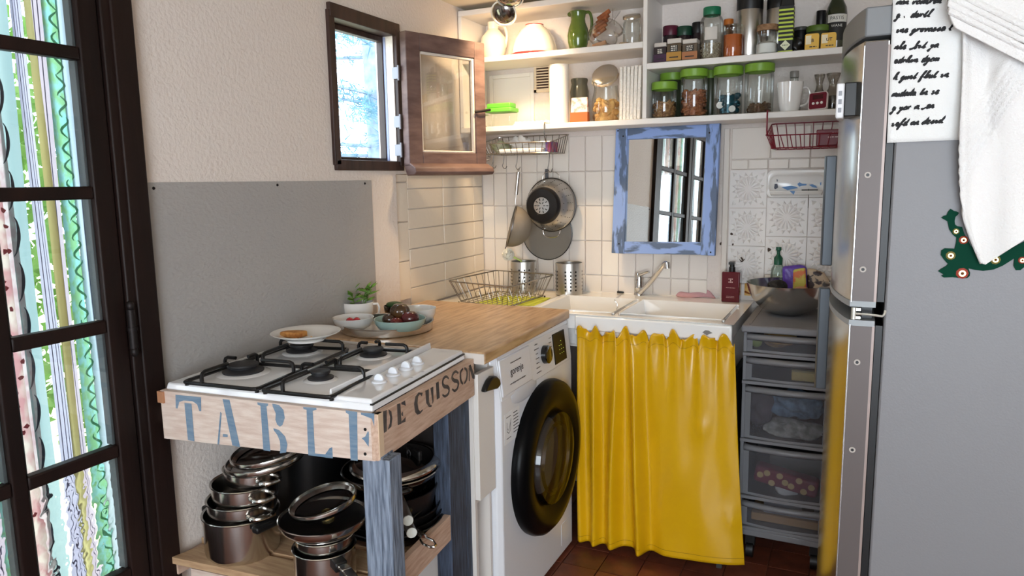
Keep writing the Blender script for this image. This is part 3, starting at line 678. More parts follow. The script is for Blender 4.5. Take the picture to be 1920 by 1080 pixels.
# lower shelf: front slat, slats running across, diagonal-looking side board on edge
SZ = .432
for k in range(5):
    a0 = NL.lerp(FLc, .03+k*.2); b0 = NR.lerp(FR, .03+k*.2); a1 = NL.lerp(FLc, .03+k*.2+.17); b1 = NR.lerp(FR, .03+k*.2+.17)
    i = V((.026 if k in (0,) else .03,0,0)); a0, a1 = a0-i*1.2, a1+i*.1
    if k in (0, 4): b0 = b0-V((.075,0,0)); b1 = b1-V((.075,0,0))
    else: b0 = b0-V((.03,0,0)); b1 = b1-V((.03,0,0))
    obj('shelf_slat', MB().hexa([(p.x,p.y,SZ-.018) for p in (a0,b0,b1,a1)]+[(p.x,p.y,SZ) for p in (a0,b0,b1,a1)]), mat('slat_pine', S(196,164,128), .6, col2=S(170,136,104), vs=8, stretch=(1.5,14,14)), tb, bevel=.001)
obj('shelf_bearer', board(NL-fn_*.02+V((.03,0,0)), NR-fn_*.02-fN*.09, .02, SZ-.075, SZ-.019, -fn_), PINE, tb)
c0, c1 = NR-sn_*.024+sN*.05, FR-sn_*.024-sN*.05
obj('side_rail', board(c0, c1, .018, SZ-.030, SZ+.040, -sn_), PINE2, tb, bevel=.001)
# ---- stencilled lettering
BL = mat('stencil_blue', S(98,124,148), .7, col2=S(122,142,160), vs=40, stretch=(.3,4,4)); BK = mat('stencil_black', S(62,60,62), .7, col2=S(92,84,80), vs=40)
def stencil(polys, strokes, sc, ox, oy, plane, m, parent, wpx=14):
    n_ = plane[1]; o_ = V(n_)*.0006; mb = MB()
    for P in polys: poly(mb, [at(x, y, plane=plane)+o_ for x, y in Z(sc, ox, oy, P)])
    for Sx in strokes:
        pts = smoothline([V((x, y, 0)) for x, y in Z(sc, ox, oy, Sx)], 5); p3 = [at(p.x, p.y, plane=plane)+o_ for p in pts]
        wd = wpx/sc*depth(p3[0])/FPX; ribbon(mb, p3, [wd*(.45+.55*math.sin(PI*(i+.5)/len(p3))) for i in range(len(p3))], n_)
    me_ = obj('lettering', mb, m, parent, smooth=0); return me_
stencil([[(118,660),(262,674),(263,752),(252,752),(240,715),(215,697),(165,693),(140,700),(130,738),(120,736)], [(168,705),(208,710),(225,922),(188,915)]], [], 3, 290, 520, PF, BL, fb)
stencil([[(370,755),(378,765),(364,940),(354,938)], [(385,880),(412,884),(412,898),(384,896)], [(383,684),(422,688),(482,955),(438,945)]], [], 3, 290, 520, PF, BL, fb)
stencil([[(578,703),(640,710),(638,722),(630,726),(652,978),(612,972),(596,722),(580,716)], [(662,710),(700,718),(725,745),(733,790),(720,830),(705,840),(690,828),(680,800),(682,765),(665,727)],
         [(668,848),(700,858),(735,895),(748,940),(740,985),(705,990),(708,960),(705,920),(690,885),(672,862)]], [], 3, 290, 520, PF, BL, fb)
stencil([[(835,728),(910,734),(912,745),(890,750),(903,990),(960,995),(985,960),(1000,955),(1003,1018),(865,1000),(855,745),(838,740)]], [], 3, 290, 520, PF, BL, fb)
stencil([[(1075,747),(1140,757),(1140,770),(1143,1032),(1103,1028),(1092,770),(1076,760)], [(1160,760),(1236,766),(1236,840),(1222,795),(1180,778),(1162,772)], [(1165,905),(1185,895),(1200,865),(1206,870),(1205,953),(1195,940),(1180,918)]], [], 3, 290, 520, PF, BL, fb)
DEC = [([[(322,545),(352,535),(352,700),(330,715)], [(365,530),(388,545),(396,600),(388,665),(360,690),(362,680),(375,640),(378,590),(368,550)]], []),
       ([[(432,490),(458,482),(468,640),(438,655)], [(465,478),(495,460),(500,505),(488,495),(466,492)], [(466,560),(478,545),(480,585),(466,575)], [(468,638),(498,625),(500,588),(485,605),(468,622)]], []),
       ([[(632,400),(600,398),(575,430),(565,490),(572,550),(590,572),(612,565),(632,540),(633,528),(612,545),(600,530),(592,480),(597,430),(610,412),(626,428)]], []),
       ([[(652,385),(680,372),(682,470),(692,495),(703,495),(700,512),(680,512),(660,480)], [(692,365),(715,352),(716,470),(706,490),(708,470)]], []),
       ([[(735,325),(757,312),(765,440),(742,455)]], []),
       ([], [[(836,290),(815,275),(795,290),(788,325),(800,350),(825,355),(838,375),(830,410),(805,428),(786,415)]]),
       ([], [[(910,248),(890,235),(868,255),(862,285),(878,305),(903,312),(910,335),(900,370),(880,385),(862,372)]]),
       ([], [[(948,212),(930,235),(926,270),(932,310),(947,332)], [(956,208),(975,225),(978,265),(970,305),(955,328)]]),
       ([[(990,190),(1006,180),(1037,268),(1037,292),(1020,290)], [(990,205),(997,215),(1000,308),(992,312)], [(1030,172),(1042,166),(1042,235),(1034,225)]], [])]
for ps, ss in DEC: stencil(ps, ss, 4.155, 640, 640, PS, BK, sb_, 30)
# ================================================================ curtain under the sink
YEL = mat('yellow_oilcloth', S(222,172,14), .30, col2=S(214,164,10), vs=4, coat=.25, bump=.05, bs=40)
CX0, CX1 = .640, 1.182
PLE = [(.02,.030,.022),(.115,.032,.042),(.255,.038,.048),(.400,.034,.064)]
def cfold(u, v):
    k = .35+.65*min(1, v*1.6)
    f = sum(a*math.exp(-((u+.015*math.sin(v*3+c*20)-c)/w_)**2) for c, w_, a in PLE)*k
    r = max(0, min(1, (u-.44)/.12)); r = r*r*(3-2*r)
    f += r*(.030*v*math.sin(PI*min(1, (u-.42)/.60))+.010*v)
    f += r*(.0045*math.sin(u*40+v*2)*math.exp(-v*2.2)+.004*math.sin(v*10-u*16)*v+.003*math.sin(v*23+u*31)*v*(1-v))
    f += (.0065*math.sin(u*88+2)+.005*math.sin(u*57))*math.exp(-v*9)
    f += .006*math.exp(-((u-.80)/.05)**2-((v-.40)/.05)**2)+.006*math.exp(-((u-.95)/.05)**2-((v-.80)/.05)**2)
    return f
def cur(u, v):
    x = CX0+(CX1-CX0)*u+.062*max(0, u-.15)*v*(.6+.4*v)+.006*math.sin(u*60)*math.exp(-v*8)
    z = .818-(.800-.040*u)*v + (.014*math.sin(u*62)+.008*math.sin(u*101+1)+.006*math.sin(u*23))*max(0, 1-v*12)
    y = SFY-.014-cfold(u, v)-.010*(.6+math.sin(u*62))*max(0, 1-v*20)
    return (x, y, z)
cu = thing('sink_curtain', 'gathered yellow oilcloth curtain hanging under the sink', 'curtain', (.9, SFY, .02))
obj('cloth', MB().sheet(cur, 220, 90), YEL, cu, solid=.0012, smooth=180)
hem = MB()
for i in range(220):
    a = V(cur(i/220, .972)); b = V(cur((i+1)/220, .972)); o_ = V((0,-.0012,0)); hem.add([a+o_, b+o_, b+o_+V((0,0,.0015)), a+o_+V((0,0,.0015))], [(0,1,2,3)])
obj('hem_seam', hem, mat('seam', S(150,112,10), .6), cu, smooth=0)
gs = MB()
for i in range(220):
    a = V(cur(i/220, .045)); b = V(cur((i+1)/220, .045)); o_ = V((0,-.0012,0)); gs.add([a+o_, b+o_, b+o_+V((0,0,.0013)), a+o_+V((0,0,.0013))], [(0,1,2,3)])
obj('gather_seam', gs, mat('seam', S(150,112,10), .6), cu, smooth=0)
# ================================================================ drawer tower
TX0, TX1, TY, TYB = 1.190, 1.482, -.420, -.014
tw = thing('drawer_tower', 'grey translucent plastic drawer tower on castors beside the sink', 'drawer unit', (1.335, -.24, 0))
GP = mat('grey_plastic', S(128,128,132), .35, coat=.1)
GPT = mat('drawer_plastic', S(112,112,118), .3, alpha=.42)
GPL = mat('drawer_lip', S(146,146,150), .3, alpha=.75)
def zpx(py): return at(1396, py, y=TY).z
obj('top_plate', MB().box((TX0-.006, TY-.006, .826), (TX1+.006, TYB, .850)), GP, tw, bevel=.006, bseg=3)
obj('top_ridge', MB().box((TX0+.016, TY+.02, .850), (TX0+.022, TYB-.02, .8515)), GP, tw)
drw = [(zpx(660), .824), (zpx(713), zpx(668)), (zpx(822), zpx(722)), (zpx(928), zpx(832)), (.135, zpx(938))]
for s_ in (TX0, TX1-.012): obj('side_post', MB().box((s_, TY+.012, .105), (s_+.012, TYB, .826)), GP, tw, bevel=.002)
obj('back_panel', MB().box((TX0, TYB-.006, .105), (TX1, TYB, .826)), mat('tower_back', S(70,70,74), .6), tw)
for k, (z0, z1) in enumerate(drw):
    obj('divider', MB().box((TX0, TY-.002, z0-.012), (TX1, TYB, z0)), GP, tw, bevel=.002)
    d = obj('drawer', MB().box((TX0+.014, TY+.016, z0+.001), (TX1-.014, TYB-.01, z0+.004)).box((TX0+.014, TY+.016, z0+.001), (TX0+.016, TYB-.01, z1-.012)).box((TX1-.016, TY+.016, z0+.001), (TX1-.014, TYB-.01, z1-.012)), GPT, tw)
    bow = lambda u: TY+.012-.014*math.sin(PI*u)
    obj('drawer_front', MB().sheet(lambda u, v: (TX0+.012+(TX1-TX0-.024)*u, bow(u), z0+.002+(z1-z0-.004)*v), 14, 1), GPT, d, smooth=180)
    fr = MB()
    X = lambda u: TX0+.012+(TX1-TX0-.024)*u
    for u0, u1, a, b in ((0,.07,z0+.002,z1-.002), (.93,1,z0+.002,z1-.002), (0,1,z0+.002,z0+.011)):
        N = 12; fr.sheet(lambda u, v: (X(u0+(u1-u0)*u), bow(u0+(u1-u0)*u)-.0015, a+(b-a)*v), N, 1)
    obj('drawer_rim', fr, GPL, d, smooth=180)
    lp = MB().sheet(lambda u, v: (X(u), bow(u)-.002-.010*math.sin(PI*v), z1-.003-.022*v), 14, 4)
    obj('finger_lip', lp, GPL, d, solid=.002, smooth=180)
obj('base', MB().box((TX0, TY+.0, .100), (TX1, TYB, .124)), GP, tw, bevel=.004)
for x in (TX0+.04, TX1-.04):
    for y in (TY+.05, TYB-.05):
        obj('castor', MB().cyl((x-.012, y, .030), (x+.012, y, .030), .030, n=18).box((x-.016, y-.014, .05), (x+.016, y+.014, .102)), BLACK, tw)
# contents of the drawers
def lump(c, r, n=18, seed=0, amp=.25, sub=2):
    rr = random.Random(seed); ph = [(rr.uniform(0,6), rr.uniform(0,6), rr.uniform(2,5), rr.uniform(2,5)) for _ in range(4)]
    mb = MB(); mb.ell((0,0,0), 1, 1, 1, n+6, n)
    out = []
    for p in mb.v:
        p = V(p); f = 1+amp*sum(math.sin(p.x*a+b+p.z*c_)*math.cos(p.y*d-a) for b, a, c_, d in ph)/2.2
        out.append((c[0]+p.x*r[0]*f, c[1]+p.y*r[1]*f, c[2]+p.z*r[2]*f))
    mb.v = out; return mb
def floorz(mb, z):
    m_ = min(p[2] for p in mb.v); mb.v = [(x, y, zz-m_+z) for x, y, zz in mb.v]; return mb
z0 = [d[0]+.0045 for d in drw]
tag(obj('tea_bag_pack', floorz(lump((1.30, -.33, .80), (.055,.05,.026), seed=1), z0[0]), mat('ochre_pack', S(196,160,90), .5, col2=S(150,110,60), vs=30)), 'crumpled ochre packet in the top drawer of the tower', 'packet')
tag(obj('lime', MB().ell((1.226, -.35, z0[0]+.020), .019, .019, .020), mat('lime_green', S(150,170,80), .4)), 'pale green round lid in the top drawer of the tower', 'lid')
sp = thing('sponge', 'pale yellow sponge in the second drawer of the tower', 'sponge', (1.38, -.35, z0[1]))
obj('body', MB().box((1.345, -.38, z0[1]), (1.44, -.32, z0[1]+.030)), mat('sponge_yellow', S(216,196,130), .9, bump=.8, bs=200), sp, bevel=.003); obj('scourer', MB().box((1.345, -.38, z0[1]+.030), (1.44, -.32, z0[1]+.036)), mat('scourer', S(170,160,110), .9), sp)
for k, (c, col, lab) in enumerate((((1.245, -.33, z0[2]+.07), S(92,84,92), 'dark patterned cloth pushed into the left of the third drawer'), ((1.36, -.33, z0[2]+.085), S(112,150,186), 'light blue cloth folded in the third drawer'), ((1.35, -.35, z0[2]+.035), S(190,192,190), 'pale grey cloth lying under the blue one in the third drawer'))):
    mb = lump(c, (.045 if k == 0 else .085, .06, .075 if k == 0 else (.045 if k == 1 else .030)), 26, seed=20+k, amp=.35)
    if k != 1: floorz(mb, z0[2])
    else: floorz(mb, z0[2]+.052)
    tag(obj('folded_cloth', mb, mat('cloth_%d' % k, col, .9, col2=tuple(x*.45 for x in col), vs=40, bump=.6, bs=60)), lab, 'cloth')
mb = MB(); N = 20
mb.box((-.105,-.03,0), (.105,.03,.06)); M_ = Matrix.Translation((1.335,-.345,z0[3]+.016)) @ Matrix.Rotation(.16,4,'Y'); mb.v = [tuple(M_ @ V(p)) for p in mb.v]
pb = thing('spotted_pouch', 'dark pink pouch with pale spots in the fourth drawer', 'pouch', (1.335, -.345, z0[3]))
obj('cloth', floorz(mb, z0[3]), mat('pink_cloth', S(128,40,66), .8), pb, bevel=.012, bseg=3)
mb = MB()
for k in range(9):
    a = (-.085+k*.021, .022+.018*math.sin(k*2.4)); p = M_ @ V((a[0], -.0315, a[1]+.010)); mb.lathe([(0,.0008),(.011,.0008)], n=14, M=Matrix.Translation(p) @ Matrix.Rotation(PI/2,4,'X'))
obj('spots', mb, mat('spot_cream', S(206,178,130), .8), pb, smooth=0)
tag(obj('serving_rack', MB().box((1.27,-.20,z0[3]), (1.45,-.19,z0[3]+.085)), mat('rack_grey', S(150,150,152), .5), bevel=.002), 'pale grey plastic strip standing in the back of the fourth drawer', 'strip')
b_ = thing('carton', 'white carton with a round mark in the bottom drawer', 'box', (1.37, -.33, z0[4]))
obj('box', MB().box((1.27,-.36,z0[4]+.03), (1.45,-.30,z0[4]+.10)), mat('carton_white', S(170,176,190), .7), b_, bevel=.002); obj('round_mark', MB().cyl((1.415,-.3602,z0[4]+.068), (1.415,-.361,z0[4]+.068), .020, n=20), mat('mark_grey', S(120,120,122), .7), b_)
tag(obj('cardboard', MB().box((1.23,-.37,z0[4]), (1.45,-.22,z0[4]+.028)), mat('cardboard', S(186,148,104), .8), bevel=.002), 'flat brown cardboard box lying in the bottom drawer', 'box')
tag(obj('plastic_wrap', floorz(lump((1.34,-.345,0), (.04,.03,.025), seed=9), z0[4]+.1005), mat('wrap_white', S(206,208,214), .4)), 'crumpled white wrapper on the carton in the bottom drawer', 'wrapper')
# ================================================================ fridge freezer
FX, FB, FY0, FY1, FZ = 1.517, 1.575, -1.400, -.850, 1.645
fg = thing('fridge_freezer', 'tall silver grey fridge freezer with bowed doors', 'fridge', (1.85, -1.125, 0))
SILV = mat('silver_side', S(122,121,123), .5, .15, bump=.05, bs=300)
DOORM = mat('silver_door', S(182,180,174), .20, .95)
EDGE = mat('door_edge', S(92,84,82), .45, .3)
GCAP = mat('door_cap', S(150,155,158), .4)
BRIGHT = mat('bright_trim', S(196,198,202), .2, .8)
obj('body', MB().box((FB, FY0, .03), (2.16, FY1, FZ-.055)), SILV, fg, bevel=.004)
obj('top_cover', MB().box((FB-.012, FY0-.001, FZ-.054), (2.16, FY1+.001, FZ)), mat('top_grey', S(120,122,124), .45), fg, bevel=.006, bseg=3)
def bowx(v): return FX-.044*math.sin(PI*v)**.85
def door(z0, z1, name, m, xin=FB-.014, grow=0.0, mside=None):
    n = 28; mb = MB(); out = [(bowx(k/n)-grow, FY0+(FY1-FY0)*k/n) for k in range(n+1)]; inn = [(xin, FY1), (xin, FY0)]
    pts = out+inn; mb.prism([(x, y, z0) for x, y in pts], (0,0,z1-z0)); return obj(name, mb, m, fg, bevel=.003, smooth=30)
ZU0, ZU1, ZL1, ZL0 = 1.094, 1.586, 1.068, .075
ud = door(ZU0, ZU1, 'freezer_door', DOORM); ld = door(ZL0, ZL1, 'fridge_door', DOORM)
tc_ = door(FZ-.052, FZ, 'top_trim', mat('top_grey', S(120,122,124), .45), xin=FB-.013)
door(.02, .070, 'plinth', BLACK, xin=FB+.01, grow=-.03)
for d, za, zb_ in ((ud, ZU0, ZU1), (ld, ZL0, ZL1)):
    obj('door_side', MB().box((FX+.0022, FY0-.0012, za+.003), (FB-.019, FY0+.001, zb_-.003)), EDGE, d)
    obj('edge_trim', MB().box((FX-.001, FY0-.0016, za+.008), (FX+.0022, FY0+.002, zb_-.008)), BRIGHT, d, bevel=.001)
    obj('edge_trim', MB().box((FB-.019, FY0-.0014, za+.010), (FB-.0145, FY0+.002, zb_-.010)), mat('warm_trim', S(150,134,128), .4, .3), d)
    obj('gasket', MB().box((FB-.013, FY0+.008, za+.01), (FB-.001, FY1-.008, zb_-.01)), BLACK, d)
for z, d in ((ZU0, ud), (ZL1-.011, ld)):
    n = 28; pts = [(bowx(k/n)-.0015, FY0-.0015+(FY1-FY0+.003)*k/n) for k in range(n+1)]+[(FB-.015, FY1), (FB-.015, FY0-.002)]
    obj('door_cap', MB().prism([(x, y, z) for x, y in pts], (0,0,.011)), GCAP, d, smooth=30)
obj('gap_shadow_strip', MB().box((FX+.02, FY0+.02, ZL1+.001), (FB-.02, FY1-.02, ZU0-.001)), BLACK, fg)
obj('hinge', MB().tube([(FX+.006, FY0-.004, ZL1+.013), (FX+.030, FY0-.005, ZL1+.013), (FX+.055, FY0-.005, ZL1+.011), (FB+.000, FY0-.004, ZL1+.014), (FB+.002, FY0-.002, ZL1+.022)], .0025).cyl((FX+.006, FY0-.004, ZL1+.002), (FX+.006, FY0-.004, ZU0-.001), .0045, n=10).box((FX+.004, FY0-.006, ZL1+.003), (FX+.018, FY0-.001, ZL1+.008)).box((FX+.004, FY0-.006, ZU0-.007), (FX+.018, FY0-.001, ZU0-.002)), mat('zinc', S(214,214,206), .3, .7), fg)
for px, py, d in ((1627,328,ud), (1618,505,ud), (1607,679,ld), (1598,843,ld)):
    c = at(px, py, y=FY0-.0012); obj('screw_plug', MB().cyl((c.x, FY0-.0014, c.z), (c.x, FY0-.003, c.z), .0058, n=14), mat('plug_pale', S(176,168,160), .5), d)
    obj('screw_hole', MB().cyl((c.x, FY0-.0031, c.z), (c.x, FY0-.0036, c.z), .0030, n=10), BLACK, d)
HAND = mat('handle_grey', S(86,94,102), .36, .25)
hy_ = -.935; HX = 1.440
for z0_, z1_, d in ((1.120, 1.392, ud), (.800, 1.062, ld)):
    mb = MB(); q = [(HX+.004, hy_-.012), (HX, hy_-.004), (HX, hy_+.010), (HX+.006, hy_+.016), (HX+.026, hy_+.012), (HX+.028, hy_-.012)]
    mb.prism([(x, y, z0_) for x, y in q], (0,0,z1_-z0_)); hd = obj('handle', mb, HAND, d, bevel=.002)
    for z in (z0_+.03, z1_-.06): obj('handle_mount', MB().box((HX+.02, hy_-.010, z), (bowx(.85)+.006, hy_+.010, z+.030)), BLACK, hd)
for x in (1.62, 2.12):
    for y in (FY0+.05, FY1-.05): obj('foot', MB().cyl((x, y, 0), (x, y, .032), .018, n=12), BLACK, fg)
# white door alarm on the freezer door
a = at(1580, 160, y=-1.335); b = at(1605, 223, y=-1.335)
xs_ = bowx(.13)
dv_ = thing('door_sensor', 'small white printed device stuck on the freezer door front', 'device', (xs_-.01, -1.34, b.z))
obj('back', MB().box((xs_-.010, -1.372, b.z+.003), (xs_+.012, -1.305, a.z+.001)), BLACK, dv_, bevel=.002)
obj('case', MB().box((xs_-.024, -1.374, b.z), (xs_-.010, -1.305, a.z)), mat('device_white', S(226,226,228), .4), dv_, bevel=.003)
mb = MB()
for z, hh in ((.72,.10), (.48,.14), (.24,.16)):
    zc = b.z+(a.z-b.z)*z; mb.box((xs_-.0245, -1.366, zc-.004), (xs_-.0241, -1.350, zc+.004)); mb.box((xs_-.020, -1.3745, zc-.005), (xs_-.014, -1.3741, zc+.004))
obj('print', mb, mat('print_grey', S(150,152,158), .6), dv_)
# ---- tea towel with handwriting, hanging over the top edge of the fridge
TYp = FY0-.006
tt = thing('printed_tea_towel', 'white tea towel printed with black handwriting, draped over the fridge side', 'tea towel', (1.62, FY0, 1.37))
Lc = lambda v: at(1677-14*v, -60+328*v, y=TYp); Rc = lambda v: at(1824-20*v, -60+322*v, y=TYp)
def tow(u, v):
    p = Lc(v).lerp(Rc(v), u); p = V((p.x, TYp-.0015*math.sin(u*9+v*3)-.001*math.sin(v*13), p.z)); return p
topz = Lc(0).z
def tow2(u, v):
    if v > .12: return tow(u, (v-.12)/.88)
    p = tow(u, 0); w_ = (.12-v)/.12
    return V((p.x, TYp+.006+.05*w_, max(topz, FZ+.003))) if v < .06 else V((p.x, TYp+.002, FZ+.003 if topz < FZ else topz))
mb = MB().sheet(lambda u, v: tow(u, v), 16, 30)
LIN = mat('tea_towel_linen', S(232,232,230), .9, bump=.3, bs=400)
# part over the top of the fridge
zt = tow(0, 0).z
mb.sheet(lambda u, v: V((tow(u,0).x, TYp+.10*v, FZ+.004)), 8, 4)
mb.sheet(lambda u, v: V((tow(u,0).x, TYp, FZ+.004+(zt-FZ-.004)*v)), 8, 1)
obj('linen', mb, LIN, tt, solid=.0016, smooth=60)
INKB = mat('ink_black', S(18,18,20), .7)
GL = {'a': [(.6,.9),(.2,1),(0,.5),(.2,0),(.55,.3),(.6,.9),(.65,.1),(.9,.2)], 'e': [(0,.4),(.5,.7),(.4,1),(.1,.8),(.1,.2),(.4,0),(.8,.3)], 'n': [(0,.9),(.1,0),(.15,.7),(.4,1),(.5,.6),(.55,0),(.85,.3)], 'm': [(0,.9),(.05,0),(.15,.8),(.35,.9),(.4,0),(.5,.8),(.7,.9),(.75,0),(1,.3)],
      'r': [(0,.7),(.1,1),(.15,0),(.25,.8),(.6,.95)], 'i': [(0,.5),(.15,1),(.2,0),(.5,.3)], 's': [(.5,.9),(.2,.9),(.3,.5),(.45,.15),(.1,0),(.6,.2)], 'o': [(.4,1),(.05,.6),(.2,0),(.5,.3),(.4,1),(.8,.8)], 'v': [(0,1),(.2,0),(.5,.9),(.8,.9)], 'u': [(0,1),(.1,.1),(.35,.1),(.5,1),(.55,0),(.85,.3)],
      't': [(.1,.4),(.4,2),(.2,.2),(.5,.1),(.7,.4)], 'd': [(.5,.9),(.1,.9),(0,.2),(.3,.1),(.7,2.1),(.5,.1),(.9,.3)], 'h': [(0,.3),(.5,2.1),(.2,2),(.05,0),(.3,.9),(.5,.7),(.5,0),(.85,.3)], 'l': [(0,.3),(.5,2.1),(.25,2),(.1,.1),(.5,.2)], 'b': [(0,.3),(.4,2.1),(.15,1.8),(.05,0),(.4,.2),(.35,.9),(.8,.8)], 'f': [(0,.3),(.6,2.1),(.3,1.9),(0,-1),(.2,-.9),(.2,.3),(.7,.4)],
      'g': [(.5,.9),(.1,.9),(.1,.1),(.5,.5),(.55,.9),(.3,-1),(0,-.8),(.8,.3)], 'z': [(0,.9),(.5,1),(.1,.4),(.5,.1),(.2,-.9),(0,-.6),(.8,.2)], 'y': [(0,1),(.2,.2),(.5,1),(.2,-1),(0,-.8),(.8,.3)], '.': [(.1,.05),(.3,.15)], ',': [(.2,.1),(.1,-.3)]}
lines = ['men vedhron', 'g . dertl', 'ine grovassa l', 'nhe ,bit Ya', 'edrhin Dgem', 'h gunt flut in', 'mudada tN se', 'g yer m ,an', 'iefd an desid']
rr = random.Random(11)
for li, s_ in enumerate(lines):
    v0 = [.21,.285,.37,.465,.545,.64,.735,.815,.905][li]; x = .03+rr.uniform(0,.03); sc = .040; mb = MB(); cur_ = []
    for ch in s_.lower()+' ':
        if ch == ' ':
            if len(cur_) > 1:
                sm = smoothline([V((a, b, 0)) for a, b in cur_], 3); P3 = [tow(min(.99, p.x), p.y)+V((0,-.0016,0)) for p in sm]
                ribbon(mb, P3, [.0016+.0022*abs(math.sin(i*.45+li)) for i in range(len(P3))], (0,-1,0))
            cur_ = []; x += .045; continue
        g = GL.get(ch, GL['n'])
        for a, b in g: cur_.append((x+a*sc*1.45+b*sc*.60, v0-b*sc*.46-(x-.05)*.012))
        x += sc*1.35
        if x > .97: break
    obj('handwriting', mb, INKB, tt, smooth=0)
# ---- thick bath towel
TWM = mat('terry_white', S(232,230,228), .95, bump=.5, bs=330, spec=.2)
tl_ = thing('bath_towel', 'thick white terry towel hanging over the fridge, folded corner down', 'towel', (1.72, FY0-.03, 1.2))
def ribs(t): return .0035*sum(math.exp(-((t-c)/.012)**2) for c in (.12,.20,.28,.36))
def curve(pts, t):
    s_ = smoothline([V((a, b, 0)) for a, b in pts], 8); f = t*(len(s_)-1); i = min(int(f), len(s_)-2); return s_[i].lerp(s_[i+1], f-i)
def tsheet(L, R, y, fd, nu=50, nv=60):
    def fn(u, v):
        a = curve(L, v); b = curve(R, v); p = a.lerp(b, u); return at(p.x, p.y, y=y-fd(p.x, p.y))
    return MB().sheet(fn, nu, nv)
def gs(x, c, w_): return math.exp(-((x-c)/w_)**2)
def ln(px, py, a, b):            # signed distance from the line a-b
    dx, dy = b[0]-a[0], b[1]-a[1]; L_ = math.hypot(dx, dy); return ((px-a[0])*dy-(py-a[1])*dx)/L_
def fall(px, py):
    t1 = ln(px, py, (1800,352), (1925,150)); h = .010+.006*math.sin(px*.03)+.004*math.sin(py*.02+px*.012)
    h += .0060*sum(gs(t1, c, 3.0) for c in (2, 13, 24, 35)) + .005*gs(t1, 48, 6)
    if t1 > 40 and py > 250: h -= .020*gs(px, 1882, 34)*gs(py, 352, 58)
    t2 = ln(px, py, (1800,360), (1846,490))
    if py > 330: h += .0055*sum(gs(t2, c, 2.4) for c in (-10, -19, -28, -37))*min(1, (py-330)/60)
    h += .008*gs(px, 1806, 9) - .008*gs(px, 1852, 16)*(py < 250) + .004*gs(px, 1895, 22)
    return h
mb = tsheet([(1812,-40),(1806,60),(1803,180),(1799,300),(1806,400),(1840,494)], [(2060,-40),(2060,60),(2060,180),(2040,300),(1985,400),(1848,496)], FY0-.014, fall, 110, 90)
obj('long_fall', mb, TWM, tl_, solid=.006, smooth=180)
def fold(px, py):
    t_ = ln(px, py, (1780,36), (1930,110)); return .016+.006*math.sin(px*.02)+.006*sum(gs(t_, c, 3.2) for c in (14, 26, 38, 50))
mb = tsheet([(1776,-40),(1777,-10),(1779,25),(1790,52)], [(2060,-40),(2060,40),(2060,110),(2060,190)], FY0-.036, fold, 90, 50)
obj('upper_fold', mb, TWM, tl_, solid=.007, smooth=180)
mb = MB().sheet(lambda u, v: V((1.615+u*.40, FY0-.048+.16*v, FZ+.012+.012*math.sin(PI*v))), 16, 10)
obj('top_lay', mb, TWM, tl_, solid=.007, smooth=180)
# ---- green lizard magnet
GZ = lambda pts: [at(x, y, y=FY0-.004) for x, y in Z(6, 1720, 360, pts)]
lz = thing('lizard_ornament', 'flat dark green lizard ornament with jewelled flowers on the fridge side', 'ornament', (1.70, FY0-.004, 1.13))
out = [(285,300),(270,290),(300,268),(330,262),(345,225),(375,190),(395,200),(410,212),(440,218),(470,235),(455,258),(430,280),(420,330),(425,365),(450,385),(505,395),(530,470),(600,600),(760,760),(900,720),(1200,560),(1560,420),(1640,480),(1700,620),(1560,640),(1420,700),(1300,720),(1260,800),(1160,880),(1110,880),(1085,830),(1095,745),(960,830),(860,872),(740,888),(640,875),(575,860),(595,910),(590,945),(560,970),(500,972),(400,958),(300,962),(270,945),(300,930),(235,892),(265,868),(330,830),(345,810),(300,760),(265,710),(270,660),(310,635),(420,638),(435,580),(442,515),(400,480),(360,420),(340,330)]
mb = MB(); mb.prism(GZ(out), (0,.0035,0)); obj('body', mb, mat('dark_green', S(4,58,42), .8, spec=.15), lz, smooth=0)
for cx, cy, r, red in ((435,443,28,0), (520,540,38,1), (375,715,40,0), (505,915,50,1), (878,762,42,0), (1180,768,32,1), (1320,640,36,0)):
    p = at(1720+cx/6, 360+cy/6, y=FY0-.0045); s_ = r/6*depth(p)/FPX
    fl = obj('flower', MB().lathe([(s_*1.25,0),(s_*1.0,.0012),(0,.0016)], n=9, M=Matrix.Translation(p) @ Matrix.Rotation(PI/2,4,'X')), mat('flower_red' if red else 'flower_olive', S(150,54,40) if red else S(120,110,60), .5), lz)
    obj('jewel', MB().lathe([(s_*.75,.0012),(s_*.7,.003),(s_*.35,.003),(s_*.30,.0018)], n=16, M=Matrix.Translation(p) @ Matrix.Rotation(PI/2,4,'X')), mat('brass', S(220,190,120), .25, .9), fl)
    obj('bead', MB().ell(p+V((0,-.002,0)), s_*.28, .002, s_*.28, 10, 6), mat('bead_brown', S(96,46,26), .2), fl)
# ================================================================ mirror, hung a little askew on the wall
MA = math.radians(5.0); MT = math.radians(3.2)
mo = V((.815, -.058, 1.292))
MRu = V((math.cos(MA), -math.sin(MA), 0)); MRn = V((-math.sin(MA)*math.cos(MT), -math.cos(MA)*math.cos(MT), math.sin(MT))).normalized(); MRv = MRu.cross(-MRn).normalized()
if MRv.z < 0: MRv = -MRv
MP = (mo, MRn)
mr = thing('wall_mirror', 'mirror in a flaking blue painted wooden frame above the sink', 'mirror', (.815, -.03, 1.03))
BLUEF = mat('flaked_blue', S(140,166,218), .6, col2=S(92,108,134), vs=30, vd=10, stretch=(1,1,.22), ramp=(.52,.57), bump=.5, bs=30)
BLUEH = mat('flaked_blue_rail', S(140,166,218), .6, col2=S(92,108,134), vs=30, vd=10, stretch=(.22,1,1), ramp=(.52,.57), bump=.5, bs=30)
def mbar(quad, th=.022, back=.004, off=0):
    f = [at(x, y, plane=MP)+MRn*off for x, y in quad]; return MB().prism([p-MRn*back for p in f], MRn*(th))
